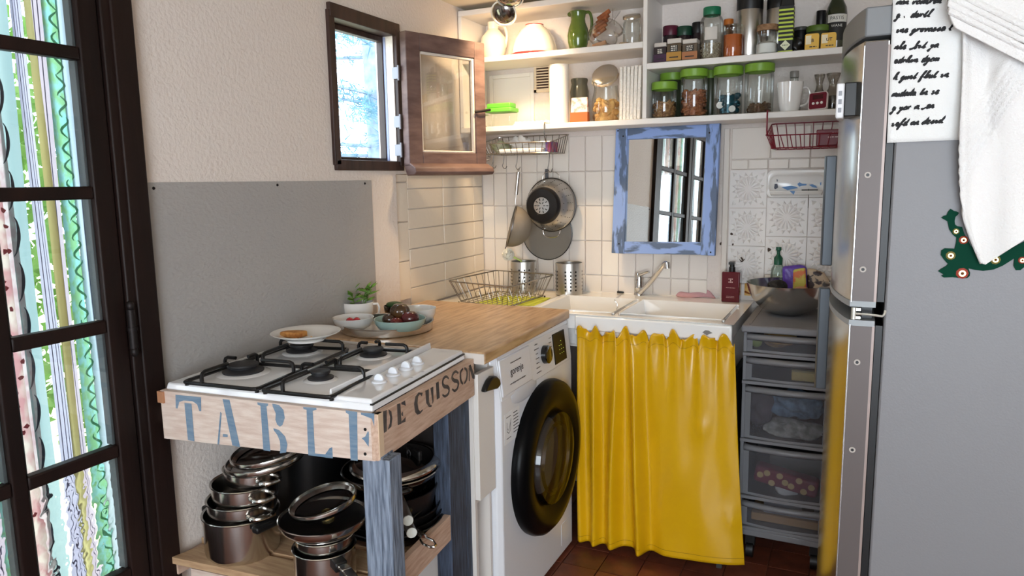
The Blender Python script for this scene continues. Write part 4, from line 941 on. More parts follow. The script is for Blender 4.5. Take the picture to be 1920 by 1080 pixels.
ox, oy = 1140, 220; q4 = lambda pts: Z(4, ox, oy, pts)
o_l, o_r = [(72,78),(158,78),(132,1025),(38,1015)], [(748,52),(848,40),(805,1038),(702,1030)]
obj('frame_stile', mbar(q4([(72,78),(158,82),(132,1022),(38,1016)])), BLUEF, mr, bevel=.002)
obj('frame_stile', mbar(q4([(748,54),(850,42),(806,1038),(702,1032)])), BLUEF, mr, bevel=.002)
obj('frame_rail', mbar(q4([(158,76),(748,58),(745,150),(156,168)]), th=.020), BLUEH, mr, bevel=.002)
obj('frame_rail', mbar(q4([(134,930),(708,936),(702,1030),(130,1020)]), th=.020), BLUEH, mr, bevel=.002)
obj('mirror_glass', mbar(q4([(150,140),(752,130),(712,945),(130,940)]), th=.003, back=.002, off=.004), mat('mirror_silver', S(236,238,236), .01, 1), mr, smooth=0)
obj('backing', mbar(q4([(90,100),(830,80),(780,1000),(70,990)]), th=.004, back=.016), mat('backing_brown', S(110,90,70), .8), mr)
for x, y in ((88,105), (127,145), (771,120), (95,948), (779,1011)):
    p = at(ox+x/4, oy+y/4, plane=MP)+MRn*.018; obj('screw', MB().cyl(p, p+MRn*.0015, .0032, n=10), mat('dark_iron', S(40,36,36), .5, .7), mr)
# ================================================================ gas hob on the table
HZ = TZ
hob = thing('gas_hob', 'white four-burner gas hob with black pan supports on the stencilled table', 'hob', (.33, -1.5, HZ))
def Q(u, v, z=0):
    p = NL.lerp(NR, u).lerp(FLc.lerp(FR, u), v); return V((p.x, p.y, HZ+z))
HW = mat('hob_enamel', S(236,237,240), .10, coat=.6)
def slab(u0, u1, v0, v1, z0, z1, inset=0):
    du, dv2 = inset/.6, inset/.52
    return MB().hexa([Q(u0,v0,z0), Q(u1,v0,z0), Q(u1,v1,z0), Q(u0,v1,z0), Q(u0+du,v0+dv2,z1), Q(u1-du,v0+dv2,z1), Q(u1-du,v1-dv2,z1), Q(u0+du,v1-dv2,z1)])
obj('base_plate', slab(.012, .968, .020, .975, 0, .016, .004), HW, hob, bevel=.004, bseg=3)
obj('cooking_well', slab(.035, .775, .045, .955, .016, .0185, .006), HW, hob, bevel=.001)
kp = obj('knob_panel', slab(.795, .962, .028, .968, .016, .026, .003), HW, hob, bevel=.003, bseg=3)
obj('splash_lip', slab(.781, .795, .028, .968, .012, .040, .002), HW, hob, bevel=.002)
obj('panel_gap', slab(.955, .966, .026, .970, .0135, .0165), BLACK, hob)
def onz(px, py, z): return at(px, py, z=HZ+z)
def burner(px, py, r, name='burner'):
    c = onz(px, py, .030); c = V((c.x, c.y, HZ+.0185))
    obj('burner_skirt', MB().lathe([(0,0),(r*1.55,0),(r*1.5,.0012),(r*1.1,.004),(0,.005)], c, 36), HW, hob)
    b = obj('burner', MB().lathe([(0,.003),(r*1.16,.003),(r*1.18,.007),(r*.9,.010),(r*.72,.013),(r*.74,.017),(0,.017)], c, 36), mat('burner_iron', S(44,44,47), .6), hob)
    obj('burner_cap', MB().lathe([(0,.0165),(r*.86,.0165),(r*.9,.019),(r*.86,.023),(r*.6,.0245),(0,.0245)], c, 36), mat('cap_iron', S(34,34,36), .55), b)
    return c
BC = [burner(456, 690, .042), burner(566, 652, .036), burner(601, 703, .026), burner(700, 660, .031)]
GR = mat('grate_black', S(15,15,16), .35)
def grate(corners, bs):
    P = [onz(x, y, .026) for x, y in corners]; P = [V((p.x, p.y, HZ+.0265)) for p in P]
    loop = []
    for i in range(4):
        a, b, c = P[i-1], P[i], P[(i+1) % 4]; r = .012
        d1 = (a-b).normalized(); d2 = (c-b).normalized(); loop += [b+d1*r, b+d1*r*.3+d2*r*.3, b+d2*r]
    g = obj('pan_support', MB().tube(loop, .0048, 8, closed=True), GR, hob)
    for p in P: q = p.lerp((P[0]+P[1]+P[2]+P[3])/4, .04); obj('rubber_foot', MB().cyl((q.x, q.y, HZ+.0172), (q.x, q.y, HZ+.0265), .0048, n=8), BLACK, g)
    m1 = P[0].lerp(P[3], .5); m2 = P[1].lerp(P[2], .5); obj('cross_bar', MB().tube([m1, m2], .0048), GR, g)
    for bi in bs:
        c = BC[bi]
        c = V((c.x, c.y, HZ+.0265))
        for i in range(4):
            a, b = P[i], P[(i+1) % 4]
            if i == 0 and (c-(P[0]+P[1])/2).length > (c-(P[2]+P[3])/2).length: a, b = m1, m2
            if i == 2 and (c-(P[0]+P[1])/2).length < (c-(P[2]+P[3])/2).length: a, b = m1, m2
            t_ = (c-a).dot(b-a)/(b-a).length_squared; s_ = a.lerp(b, max(.08, min(.92, t_))); d = (c-s_); L = d.length; d.normalize(); Lf = min(L*.62, L-.018)
            obj('finger', MB().tube([s_, s_+V((0,0,.018)), s_+d*.003+V((0,0,.024)), s_+d*.010+V((0,0,.0272)), s_+d*Lf+V((0,0,.0272))], .0046, 8), GR, g)
grate([(343,717),(480,731),(655,655),(540,650)], (0, 1)); grate([(490,733),(620,746),(777,659),(687,655)], (2, 3))
KN = mat('knob_white', S(232,236,244), .2, coat=.4)
for px, py in ((711,713), (737,700), (761,689), (782,679)):
    c = at(px, py, z=HZ+.030); c = V((c.x, c.y, HZ+.0262))
    k = obj('knob', MB().lathe([(0,0),(.0185,0),(.0175,.003),(.013,.005),(0,.005)], c, 28), KN, hob)
    d = (FR-NR).normalized(); n_ = V((d.y,-d.x,0))
    mb = MB(); arc = [(math.cos(PI*i/10)*.0125, .004+math.sin(PI*i/10)*.016) for i in range(11)]
    mb.prism([c+n_*a*-1+V((0,0,b))-d*.0045 for a, b in arc], d*.009); obj('grip', mb, KN, k, bevel=.0018)
marks(.007, mat('pale_print', S(170,170,176), .5), hob, Q(.885, .90, .0262), (FR-NR).normalized().cross(V((0,0,1))), (FR-NR).normalized(), .05)
for px, py in ((741,722), (770,708), (791,697), (808,686)):
    c = at(px, py, z=HZ+.0262); mb = MB(); poly(mb, [c+V((-.006,-.003,.0004)), c+V((.006,-.003,.0004)), c+V((.006,.003,.0004)), c+V((-.006,.003,.0004))]); obj('mark', mb, mat('pale_print', S(170,170,176), .5), hob, smooth=0)
# ---- plate with bread
pc = at(574, 628, z=HZ+.070); PZ_ = HZ+.0590
pt = tag(obj('dinner_plate', MB().lathe([(0,.0),(.045,.0),(.047,-.003),(.050,-.003),(.052,.002),(.075,.012),(.092,.019),(.0935,.021),(.091,.0215),(.072,.015),(.050,.006),(0,.004)], (pc.x, pc.y, PZ_), 48), CERAM), 'white plate with a bread crust, resting on the rear left burner', 'plate')
c = at(548, 629, z=PZ_+.012)
br = thing('bread_crust', 'piece of golden bread crust on the white plate', 'bread', (c.x, c.y, PZ_+.006))
mb = MB(); pts = [(a_*1.35, b_*1.2) for a_, b_ in [(-.026,-.010),(-.020,.010),(-.004,.022),(.014,.026),(.022,.024),(.020,.0),(.018,-.012)]]
mb.prism([(c.x+a, c.y+b, PZ_+.0065) for a, b in pts], (0,0,.016)); obj('crust', mb, mat('bread', S(206,150,84), .8, col2=S(170,106,50), vs=60, bump=.8, bs=120), br, bevel=.005, bseg=3)
mb = MB(); rr = random.Random(4)
for _ in range(9): mb.ell((c.x+.022+rr.uniform(0,.03), c.y+rr.uniform(-.02,.03), PZ_+.0085), .0025,.002,.0015, 6, 4)
obj('crumbs', mb, mat('crumb', S(224,190,140), .9), br)
# ================================================================ round tray on the worktop and what stands on it
tc2 = at(727, 611, z=WTZ+.012); TR = .142
c = V((tc2.x, tc2.y, WTZ))
tag(obj('round_tray', MB().lathe([(0,0),(TR-.006,0),(TR-.001,.004),(TR,.024),(TR+.003,.0265),(TR+.003,.028),(TR-.003,.027),(TR-.005,.006),(TR-.012,.003),(0,.003)], c, 64), STEEL), 'round stainless steel tray of bowls on the wooden worktop', 'tray')
TRZ = WTZ+.0032
def bowl(name, label, px, py, rpx, h, m, ztop=None, foot=.45):
    p = at(px, py, z=TRZ+h); r = rpx*depth(p)/FPX
    pr = [(0,0),(r*foot,0),(r*foot*1.06,.003),(r*.82,h*.34),(r*.95,h*.68),(r,h-.001),(r*.985,h),(r*.955,h-.001),(r*.90,h*.66),(r*.76,h*.34),(r*.4,.007),(0,.006)]
    tag(obj(name, MB().lathe(pr, (p.x, p.y, TRZ), 40), m), label, 'bowl'); return V((p.x, p.y, TRZ)), r, h
TEAL = mat('teal_ceramic', S(150,178,172), .15, coat=.4)
GREYC = mat('pale_grey_ceramic', S(214,214,212), .12, coat=.5)
b1, r1, h1 = bowl('ceramic_bowl', 'small white bowl of two red cherry tomatoes on the tray', 662, 594, 38.5, .044, GREYC)
b2, r2, h2 = bowl('ceramic_bowl', 'teal glazed bowl piled with dark tomatoes on the tray', 750, 596, 49, .046, TEAL)
b3, r3, h3 = bowl('ceramic_bowl', 'empty pale bowl on the tray behind the dark tomatoes', 782, 577, 36, .056, GREYC)
RED = mat('tomato_red', S(176,26,42), .15, coat=.5)
for k, (dx, lab) in enumerate(((-.010, 'small red cherry tomato, further from the teal bowl'), (.012, 'small red cherry tomato, nearer the teal bowl'))):
    t_ = thing('cherry_tomato', lab, 'tomato', (b1.x+dx, b1.y-.004, b1.z+.018)); obj('fruit', MB().ell((b1.x+dx, b1.y-.004+k*.006, b1.z+.030+k*.001), .0125,.0125,.0118), RED, t_)
    obj('stem_scar', MB().ell((b1.x+dx, b1.y-.004+k*.006, b1.z+.0415+k*.001), .002,.002,.001, 8, 5), mat('stem_green', S(80,90,40), .7), t_)
def tomato(c, r, col, col2, lab, ribs_=0, sq=.85):
    t_ = thing('black_tomato', lab, 'tomato', c); mb = MB(); mb.ell((0,0,0), 1,1,1, 40, 20); vs = []
    for p in mb.v:
        a = math.atan2(p[1], p[0]); rho = math.hypot(p[0], p[1]); f = 1-ribs_*(.5+.5*math.cos(a*7))*min(1, rho*1.2)*(.4+.6*(p[2] > -.2)); d = .16*math.exp(-(rho/.28)**2)*(p[2] > 0)
        vs.append((c[0]+p[0]*r*f, c[1]+p[1]*r*f, c[2]+r*sq+(p[2]*sq-d)*r))
    mb.v = vs; obj('fruit', mb, mat('tom_'+lab[:14], col, .14, col2=col2, vs=18, coat=.5), t_, smooth=180)
    obj('stem_scar', MB().ell((c[0], c[1], c[2]+r*(2*sq-.15)), r*.1, r*.1, r*.05, 8, 5), mat('stem_green', S(80,90,40), .7), t_)
tomato((b2.x-.030, b2.y-.012, b2.z+.022), .023, S(48,34,24), S(66,40,28), 'dark olive tomato sunk in the teal bowl beside the big ribbed one')
tomato((b2.x+.002, b2.y-.022, b2.z+.018), .0205, S(112,38,36), S(84,30,28), 'small reddish tomato at the rim of the teal bowl')
tomato((b2.x+.034, b2.y+.004, b2.z+.023), .0275, S(92,30,32), S(60,22,24), 'round glossy wine-dark tomato in the teal bowl')
tomato((b2.x-.008, b2.y+.012, b2.z+.040), .031, S(52,38,26), S(84,56,30), 'large ribbed brown-green tomato on top of the pile', .10, .80)
# mug with herb
p = at(665, 585, z=TRZ+.030); mg = thing('herb_mug', 'white mug holding a leafy green herb cutting on the tray', 'mug', (p.x, p.y+.018, TRZ)); p = V((p.x, p.y+.018, TRZ)); r = 28.5*depth(p)/FPX
obj('cup', MB().lathe([(0,0),(r*.86,0),(r*.92,.004),(r,.030),(r*1.02,.062),(r*.985,.062),(r*.95,.030),(r*.86,.006),(0,.005)], p, 36), CERAM, mg)
rd = V((cy_, -sy_, 0)); obj('handle', MB().tube([p+rd*r*.98+V((0,0,.054)), p+rd*(r+.016)+V((0,0,.054)), p+rd*(r+.021)+V((0,0,.042)), p+rd*(r+.019)+V((0,0,.024)), p+rd*(r+.006)+V((0,0,.013)), p+rd*r*.95+V((0,0,.012))], .0042), CERAM, mg)
obj('water', MB().lathe([(0,.050),(r*.95,.050)], p, 24), mat('water_dark', S(60,70,50), .1), mg)
rr = random.Random(21); LG = mat('herb_green', S(108,148,60), .5, col2=S(80,120,44), vs=40)
for s_ in range(8):
    a = rr.uniform(0, 6.28); base = p+V((r*.45*math.cos(a), r*.45*math.sin(a), .048)); lean = V((.018*math.cos(a)+.004, .018*math.sin(a), .040 if s_ % 2 else .056)); tip = base+lean
    obj('stem', MB().tube([base, base+lean*.5+V((0,0,.004)), tip], .0014, 6), LG, mg)
    lv = MB()
    for j in range(7):
        q = base.lerp(tip, .25+.75*j/6); b_a = a+j*2.1; d = V((math.cos(b_a), math.sin(b_a), .45+.4*(j > 4))).normalized(); L = rr.uniform(.028,.044); e = d.cross(V((0,0,1))).normalized()*L*.24; nrm = d.cross(e).normalized()
        lv.add([q, q+d*L*.45+e+nrm*.002, q+d*L+V((0,0,-.003)), q+d*L*.45-e+nrm*.002, q+d*L*.45-nrm*.002], [(0,4,1),(1,4,2),(2,4,3),(3,4,0)])
    obj('leaves', lv, LG, mg, solid=.0005)
# black dish with green lid behind
p = at(730, 572, z=WTZ+.05); p = V((p.x, p.y+.035, TRZ))
bd = thing('black_dish', 'small black dish holding a green courgette behind the tomatoes', 'dish', p)
obj('dish', MB().lathe([(0,0),(.030,0),(.036,.010),(.040,.040),(.038,.040),(.034,.012),(.028,.004),(0,.004)], p, 32), BLACKG, bd)
tag(obj('courgette', MB().ell(p+V((0,0,.042)), .036, .020, .012, 20, 10), mat('courgette_green', S(66,92,54), .35, col2=S(40,66,36), vs=20)), 'dark green courgette lying in the small black dish', 'vegetable')
# ================================================================ pots and pans on the table shelf
def pot(name, label, c, r, h, m=STEEL, group=None, handles=None, cat='pot', lip=.004):
    t_ = thing(name, label, cat, c, group)
    obj('body', MB().lathe([(0,0),(r*.93,0),(r*.98,.006),(r,.014),(r,h-.004),(r+lip,h),(r+lip-.001,h+.0015),(r-.002,h-.001),(r-.003,.014),(r*.9,.004),(0,.004)], c, 56), m, t_); return t_
def loop_handle(t_, c, r, z, ang, w=.055, out=.030, m=STEEL, rad=.0055):
    d = V((math.cos(ang), math.sin(ang), 0)); s_ = V((-d.y, d.x, 0)); c = V(c)
    pts = [c+d*(r-.002)-s_*w/2, c+d*(r+out*.6)-s_*w/2*.95, c+d*(r+out)-s_*w*.25, c+d*(r+out)+s_*w*.25, c+d*(r+out*.6)+s_*w/2*.95, c+d*(r-.002)+s_*w/2]
    pts = [q+V((0,0,z)) for q in smoothline(pts, 4)]; return obj('handle', MB().tube(pts, rad, 8), m, t_)
def lid(name, label, c, r, m=STEEL, tilt=(0,0), glass=None, knob=None, up_=True):
    """lid: steel rim, domed top; up_=False lies upside down"""
    t_ = thing(name, label, 'lid', c); M_ = Matrix.Translation(c) @ Matrix.Rotation(tilt[0],4,'X') @ Matrix.Rotation(tilt[1],4,'Y')
    s_ = 1 if up_ else -1
    obj('rim', MB().lathe([(r*.86,.010*s_),(r*.93,.008*s_),(r*.98,.003*s_),(r,-.002*s_),(r*.985,-.008*s_),(r*.955,-.009*s_),(r*.95,-.001*s_),(r*.86,.006*s_)], n=56, M=M_), m, t_)
    obj('dome', MB().lathe([(r*.88,.008*s_),(r*.6,.016*s_),(r*.25,.022*s_),(0,.023*s_)], n=48, M=M_), glass or m, t_)
    if knob: obj('knob', MB().lathe([(0,.050*s_),(.014,.048*s_),(.016,.040*s_),(.008,.032*s_),(.010,.022*s_)], n=20, M=M_), knob, t_)
    return t_
DG = thin_glass('lid_glass', (.35,.36,.38), .10)
RDIR = math.atan2(-sy_, cy_)              # direction to the right of the view
a1 = RDIR-.75
p1 = at(440, 1040, z=SZ); pc1 = V((p1.x, p1.y+.030, SZ+.001)); R1 = 67*depth(pc1)/FPX
P1 = pot('stock_pot', 'large steel stock pot with black handles at the bottom of the stack', pc1, R1, .105)
for s_ in (a1+.15, a1+.15+PI):
    d = V((math.cos(s_), math.sin(s_), 0)); M_ = Matrix.Translation(pc1+d*(R1+.012)+V((0,0,.092))) @ Matrix.Rotation(s_,4,'Z')
    obj('handle', MB().box((-.012,-.038,-.009), (.012,.038,.009), M_), BLACK, P1, bevel=.006, bseg=3)
pc2 = pc1+V((.003,.004,.100)); R2 = R1*.92
P2 = pot('casserole', 'shallow steel casserole nested in the stock pot, lower of two', pc2, R2, .040); loop_handle(P2, pc2, R2, .020, a1); loop_handle(P2, pc2, R2, .020, a1+PI)
pc3 = pc2+V((.006,.006,.036)); R3 = R1*.87
P3 = pot('casserole', 'shallow steel casserole stacked below the small saucepan body', pc3, R3, .045); loop_handle(P3, pc3, R3, .026, a1+.02); loop_handle(P3, pc3, R3, .026, a1+PI)
pc4 = pc3+V((.014,.016,.041)); R4 = R1*.76
P4 = pot('saucepan', 'small steel pan with loop handles at the top of the left stack', pc4, R4, .038, cat='pan'); loop_handle(P4, pc4, R4, .022, a1+.02, .05); loop_handle(P4, pc4, R4, .022, a1+PI, .05)
l1 = pc4+V((.020,.028,.050)); lid('pan_lid', 'steel lid upside down on the left stack, under the glass lid', l1, R1*1.12, tilt=(.10,-.10), up_=False)
l2 = l1+V((.010,.004,.021)); lid('pan_lid', 'dark glass lid with steel rim on top of the left stack', l2, R1*1.08, tilt=(.12,-.12), glass=DG, up_=False)
# second stack
p5 = at(592, 1062, z=SZ+.06); pc5 = V((p5.x+.002, p5.y+.030, SZ+.001)); R5 = 56*depth(pc5)/FPX
P5 = pot('saucepan', 'steel saucepan with a long handle in the middle of the table shelf', pc5, R5, .098, cat='pan')
d = V((math.cos(RDIR-.95), math.sin(RDIR-.95), 0)); s_ = V((-d.y, d.x, 0)); hs = pc5+d*R5+V((0,0,.088))
obj('handle_joint', MB().box((-.004,-.014,-.012), (.030,.014,.010), Matrix.Translation(hs) @ Matrix.Rotation(RDIR-.95,4,'Z')), BLACK, P5, bevel=.003)
mb = MB(); hp = [hs+d*.028, hs+d*.06+V((0,0,.002)), hs+d*.11+V((0,0,-.004)), hs+d*.135+V((0,0,-.009))]
for a, b in zip(hp, hp[1:]): mb.hexa([a-s_*.011, b-s_*.011, b+s_*.011, a+s_*.011]+[q+V((0,0,.006)) for q in (a-s_*.011, b-s_*.011, b+s_*.011, a+s_*.011)])
obj('handle', mb, STEEL, P5, bevel=.002)
pc6 = pc5+V((.0,.002,.096)); P6 = pot('steamer_pan', 'narrow steel pan ring sitting inside the long-handled saucepan', pc6, R5*.94, .030, cat='pan')
pc7 = pc6+V((-.002,.002,.030)); R7 = 82*depth(pc7)/FPX
P7 = thing('saute_pan', 'dark lined steel saute pan stacked on the long-handled saucepan', 'pan', pc7)
obj('body', MB().lathe([(0,0),(R7*.66,0),(R7*.78,.010),(R7*.94,.022),(R7,.032),(R7*1.01,.040),(R7*.985,.041),(R7*.95,.036)], pc7, 56), STEEL, P7); obj('lining', MB().lathe([(R7*.96,.037),(R7*.85,.024),(R7*.7,.012),(0,.010)], pc7, 48), BLACKE, P7)
l3 = pc7+V((-.006,.010,.066)); lid('pan_lid', 'clear glass lid with steel rim tilted on the saute pan', l3, 64*depth(l3)/FPX, tilt=(.16,-.13), glass=thin_glass('clear_lid', (.6,.6,.6), .12), knob=mat('brass_knob', S(210,190,130), .25, .9), up_=False)
# black pans at the right
def bpan(name, label, px, py, z, r, h, m=BLACKE, dy=0, rim=None, cat='pan'):
    p = at(px, py, z=z+h); c = V((p.x, p.y+dy, z)); t_ = thing(name, label, cat, c)
    obj('body', MB().lathe([(0,0),(r*.76,0),(r*.84,.006),(r,h),(r-.003,h+.001),(r*.82,.009),(0,.005)], c, 48), m, t_)
    if rim: obj('rim', MB().lathe([(r-.001,h-.002),(r+.003,h),(r+.001,h+.002),(r-.003,h)], c, 48), rim, t_)
    return t_, c
SPK = mat('speckled_enamel', S(22,22,24), .4, col2=S(60,60,62), vs=260, ramp=(.62,.72))
BC0 = V((.445, -1.425, SZ+.001)); RB = .128
cz = SZ+.001
def fpan(label, dz, r, h, m=BLACKE, rim=None, dx=0, dyy=0, name='frying_pan', cat='frying pan'):
    global cz
    c = BC0+V((dx, dyy, 0)); c.z = cz; t_ = thing(name, label, cat, c)
    obj('body', MB().lathe([(0,0),(r*.78,0),(r*.86,.005),(r,h),(r-.003,h+.001),(r*.84,.008),(0,.004)], c, 48), m, t_)
    if rim: obj('rim', MB().lathe([(r-.001,h-.002),(r+.003,h),(r+.001,h+.002),(r-.003,h)], c, 48), rim, t_)
    cz += dz; return t_, c
f1, c1_ = fpan('black frying pan at the very bottom of the right stack', .0065, .136, .030)
f2, c2_ = fpan('black frying pan with a steel loop handle, second from the bottom', .0065, .132, .032, rim=mat('rim_dark', S(70,70,72), .4, .8))
f3, c3_ = fpan('black griddle pan with a white-tipped handle in the right stack', .020, .128, .040, dx=.004)
f4, c4_ = fpan('ridged black pan under the speckled casserole', .020, .122, .042, dx=.006)
def phandle(t_, c, z, ang, L, m, r0, off, tipm=None, drop=0):
    d = V((math.cos(ang), math.sin(ang), 0)); a = V((c.x, c.y, z))+d*off; b = a+d*L+V((0,0,drop))
    obj('handle', MB().cyl(a, b, r0, n=16), m, t_)
    if tipm: obj('handle_cap', MB().cyl(b, b+d*.0015, r0*.96, n=16), tipm, t_)
ha = -.78
wtip = mat('handle_tip', S(206,208,200), .5)
for f_, c_, px, py in ((f3, c3_, 772, 999), (f4, c4_, 765, 976)):
    e = at(px, py, y=-1.615); d = e-V((c_.x, c_.y, e.z)); L = d.length; d.normalize(); s0_ = V((c_.x, c_.y, e.z-.006))+d*.112
    obj('handle', MB().cyl(s0_, e, .0115, .0125, n=16), STEELB, f_); obj('handle_cap', MB().cyl(e, e+(e-s0_).normalized()*.0015, .012, n=16), wtip, f_)
d = V((math.cos(ha+.28), math.sin(ha+.28), 0)); s_ = V((-d.y, d.x, 0)); a = V((c2_.x, c2_.y, c2_.z+.034))+d*.115
obj('handle', MB().tube([a, a+d*.03+V((0,0,.008)), a+d*.055+V((0,0,.004))], .008, 8, rs=[.010,.009,.008]).tube([a+d*.052+s_*.008, a+d*.075+s_*.014, a+d*.098+s_*.009, a+d*.104, a+d*.098-s_*.009, a+d*.075-s_*.014, a+d*.052-s_*.008], .0032, 6), STEEL, f2)
cs, cc = fpan('speckled black casserole in the middle of the right stack', .075, .118, .072, SPK, name='casserole', cat='pot', dx=.004)
dk = V((math.cos(ha), math.sin(ha), 0)); obj('handle', MB().ell(cc+dk*.124+V((0,0,.052)), .018, .026, .014, 16, 8, Matrix.Rotation(ha,4,'Z')), BLACK, cs); obj('rivet', MB().ell(cc+dk*.143+V((0,0,.050)), .003,.003,.004, 8, 6), STEEL, cs)
wk, wc = fpan('glossy black wide pan on top of the speckled casserole', .045, .126, .044, BLACKG, STEEL, name='wide_pan', cat='pan', dx=.0)
obj('handle', MB().ell(wc+dk*.132+V((0,0,.032)), .016, .030, .010, 16, 8, Matrix.Rotation(ha,4,'Z')), BLACKG, wk)
ll = lid('pan_lid', 'black lid with a steel edge tilted over the wide black pan', V((wc.x+.01, wc.y+.005, cz+.015)), .118, m=STEEL, glass=BLACKG, tilt=(.05,.0), up_=True)
obj('tab_handle', MB().box((-.032,-.006,0), (.032,.006,.030), Matrix.Translation((wc.x+.062, wc.y+.02, cz+.024)) @ Matrix.Rotation(-.45,4,'Z')), BLACK, ll, bevel=.004); obj('tab_ring', MB().lathe([(.006,.0),(.009,.001),(.009,.003),(.006,.002)], n=14, M=Matrix.Translation((wc.x+.05, wc.y+.0155, cz+.040)) @ Matrix.Rotation(-.45,4,'Z') @ Matrix.Rotation(PI/2,4,'X')), mat('ring_grey', S(80,80,82), .5), ll)
# slotted spatula resting on the pans
sp = thing('slotted_spatula', 'black slotted spatula lying across the griddle pan handles', 'spatula', (.53, -1.5, c4_.z+.05))
a0 = V((c4_.x+.070, c4_.y-.085, c4_.z+.046)); u_ = V((.0,.99,.06)).normalized(); v_2 = V((.995,.0,.0)).normalized()
for k in range(9): obj('slat', MB().tube([a0+u_*(.008+k*.0085)-v_2*.004, a0+u_*(.008+k*.0085)+v_2*.030], .0016, 5), BLACKE, sp)
obj('rim', MB().tube([a0-v_2*.005, a0+u_*.09-v_2*.005, a0+u_*.09+v_2*.031, a0+v_2*.031], .0028, 6, closed=True), BLACKE, sp); obj('handle', MB().tube([a0+u_*.09+v_2*.013, a0+u_*.13+v_2*.020+V((0,0,.012))], .006, 8), BLACKE, sp)

# big black pot standing at the back of the shelf
bk = V((.165, -1.405, SZ+.001)); P9 = pot('stock_pot', 'tall black enamel stock pot standing behind the other pots', bk, .108, .24, BLACKE)
loop_handle(P9, bk, .108, .19, a1, m=BLACKE); loop_handle(P9, bk, .108, .19, a1+PI, m=BLACKE)
# ================================================================ around the sink
p = at(1198, 553, z=RIM); fc = V((p.x, p.y, RIM))
ft = thing('mixer_tap', 'chrome mixer tap with a long raised spout on the sink', 'tap', fc)
obj('body', MB().lathe([(0,0),(.021,0),(.021,.004),(.0195,.008),(.0195,.030),(.0205,.032),(.0195,.034),(.0195,.066),(.018,.082),(.012,.094),(0,.098)], fc, 32), CHROME, ft)
obj('lever', MB().tube([fc+V((.004,-.004,.086)), fc+V((.020,-.020,.092)), fc+V((.040,-.034,.100)), fc+V((.052,-.040,.103))], .006, 10, rs=[.010,.008,.006,.0055]), CHROME, ft)
e = at(1244, 497, y=fc.y-.085)
sp_ = obj('spout', MB().tube(smoothline([fc+V((.006,-.012,.010)), fc.lerp(e, .5)+V((.004,0,.0)), e, e+V((.014,-.010,.006))], 5), .010, 12), CHROME, ft)
obj('aerator', MB().cyl(e+V((.016,-.012,.012)), e+V((.020,-.016,-.012)), .0125, .0115, 16), CHROME, sp_)
p = at(1165, 547, z=RIM+.004); pg = thing('sink_plug', 'small black sink plug on its ball chain beside the tap', 'plug', (p.x, p.y, RIM))
obj('stopper', MB().lathe([(0,0),(.019,0),(.021,.003),(.020,.007),(.012,.009),(.009,.014),(0,.015)], (p.x, p.y, RIM), 24), BLACK, pg)
ch = [V((p.x+.006,p.y-.012,RIM+.004)), V((p.x+.012,p.y-.03,RIM+.002)), V((p.x+.030,-.180,RIM+.003)), V((p.x+.045,-.196,RIM-.015)), V((p.x+.043,-.198,RIM-.036))]
obj('chain', MB().tube(smoothline(ch, 5), .0016, 6), STEEL, pg)
def drape(name, label, cat, outline_c, rx, ry, z, h, m, seed):
    rr = random.Random(seed); a = [rr.uniform(0,6) for _ in range(6)]
    def fn(u, v):
        x = (u-.5)*2*rx; y = (v-.5)*2*ry
        f = (1-abs(2*u-1)**4)*(1-abs(2*v-1)**4)
        return (outline_c[0]+x+.01*math.sin(v*5+a[0]), outline_c[1]+y+.012*math.sin(u*6+a[1]), z+.002+h*f*(.45+.3*math.sin(u*7+a[2])+.25*math.sin(v*6+u*4+a[3])))
    return tag(obj(name, MB().sheet(fn, 40, 24), m, solid=.003, smooth=180), label, cat)
p = at(1303, 556, z=RIM)
drape('dishcloth', 'crumpled pink dishcloth on the back ledge of the sink', 'cloth', (p.x, p.y), .075, .030, RIM, .036, mat('pink_cloth_soft', S(206,160,164), .95, bump=.5, bs=200), 3)
# maroon soap bottle
a = at(1352, 566, z=RIM); w_ = at(1386, 566, y=a.y).x-a.x; tz_ = at(1369, 510, y=a.y).z
sb2 = thing('soap_bottle', 'square dark red soap bottle with a black pump beside the sink', 'bottle', (a.x+w_/2, a.y+w_/2, RIM))
obj('bottle', MB().box((a.x, a.y, RIM), (a.x+w_, a.y+w_*.8, tz_)), mat('maroon_gloss', S(86,10,30), .12, coat=.5), sb2, bevel=.004, bseg=3)
obj('collar', MB().cyl((a.x+w_/2, a.y+w_*.4, tz_), (a.x+w_/2, a.y+w_*.4, tz_+.016), .012, n=20), BLACK, sb2)
obj('pump', MB().cyl((a.x+w_/2, a.y+w_*.4, tz_+.016), (a.x+w_/2, a.y+w_*.4, tz_+.030), .009, n=16).box((a.x+w_/2-.010, a.y+w_*.4-.026, tz_+.028), (a.x+w_/2+.010, a.y+w_*.4+.010, tz_+.037)), BLACK, sb2)
GOLDI = mat('pale_ink', S(206,170,170), .5)
mb = MB(); cx, zc = a.x+w_/2, RIM+(tz_-RIM)*.72
for i in range(3):
    for j in range(3):
        if (i+j) % 2 == 0 or i == 1: mb.box((cx-.008+i*.0058, a.y-.0007, zc-.008+j*.0058), (cx-.004+i*.0058, a.y-.0002, zc-.004+j*.0058))
obj('emblem', mb, GOLDI, sb2)
marks(.0028, GOLDI, sb2, (cx, a.y, RIM+(tz_-RIM)*.48), (1,0,0), (0,0,1), .034); marks(.0025, GOLDI, sb2, (cx, a.y, RIM+(tz_-RIM)*.20), (1,0,0), (0,0,1), .030); marks(.0025, GOLDI, sb2, (cx, a.y, RIM+(tz_-RIM)*.16), (1,0,0), (0,0,1), .031)
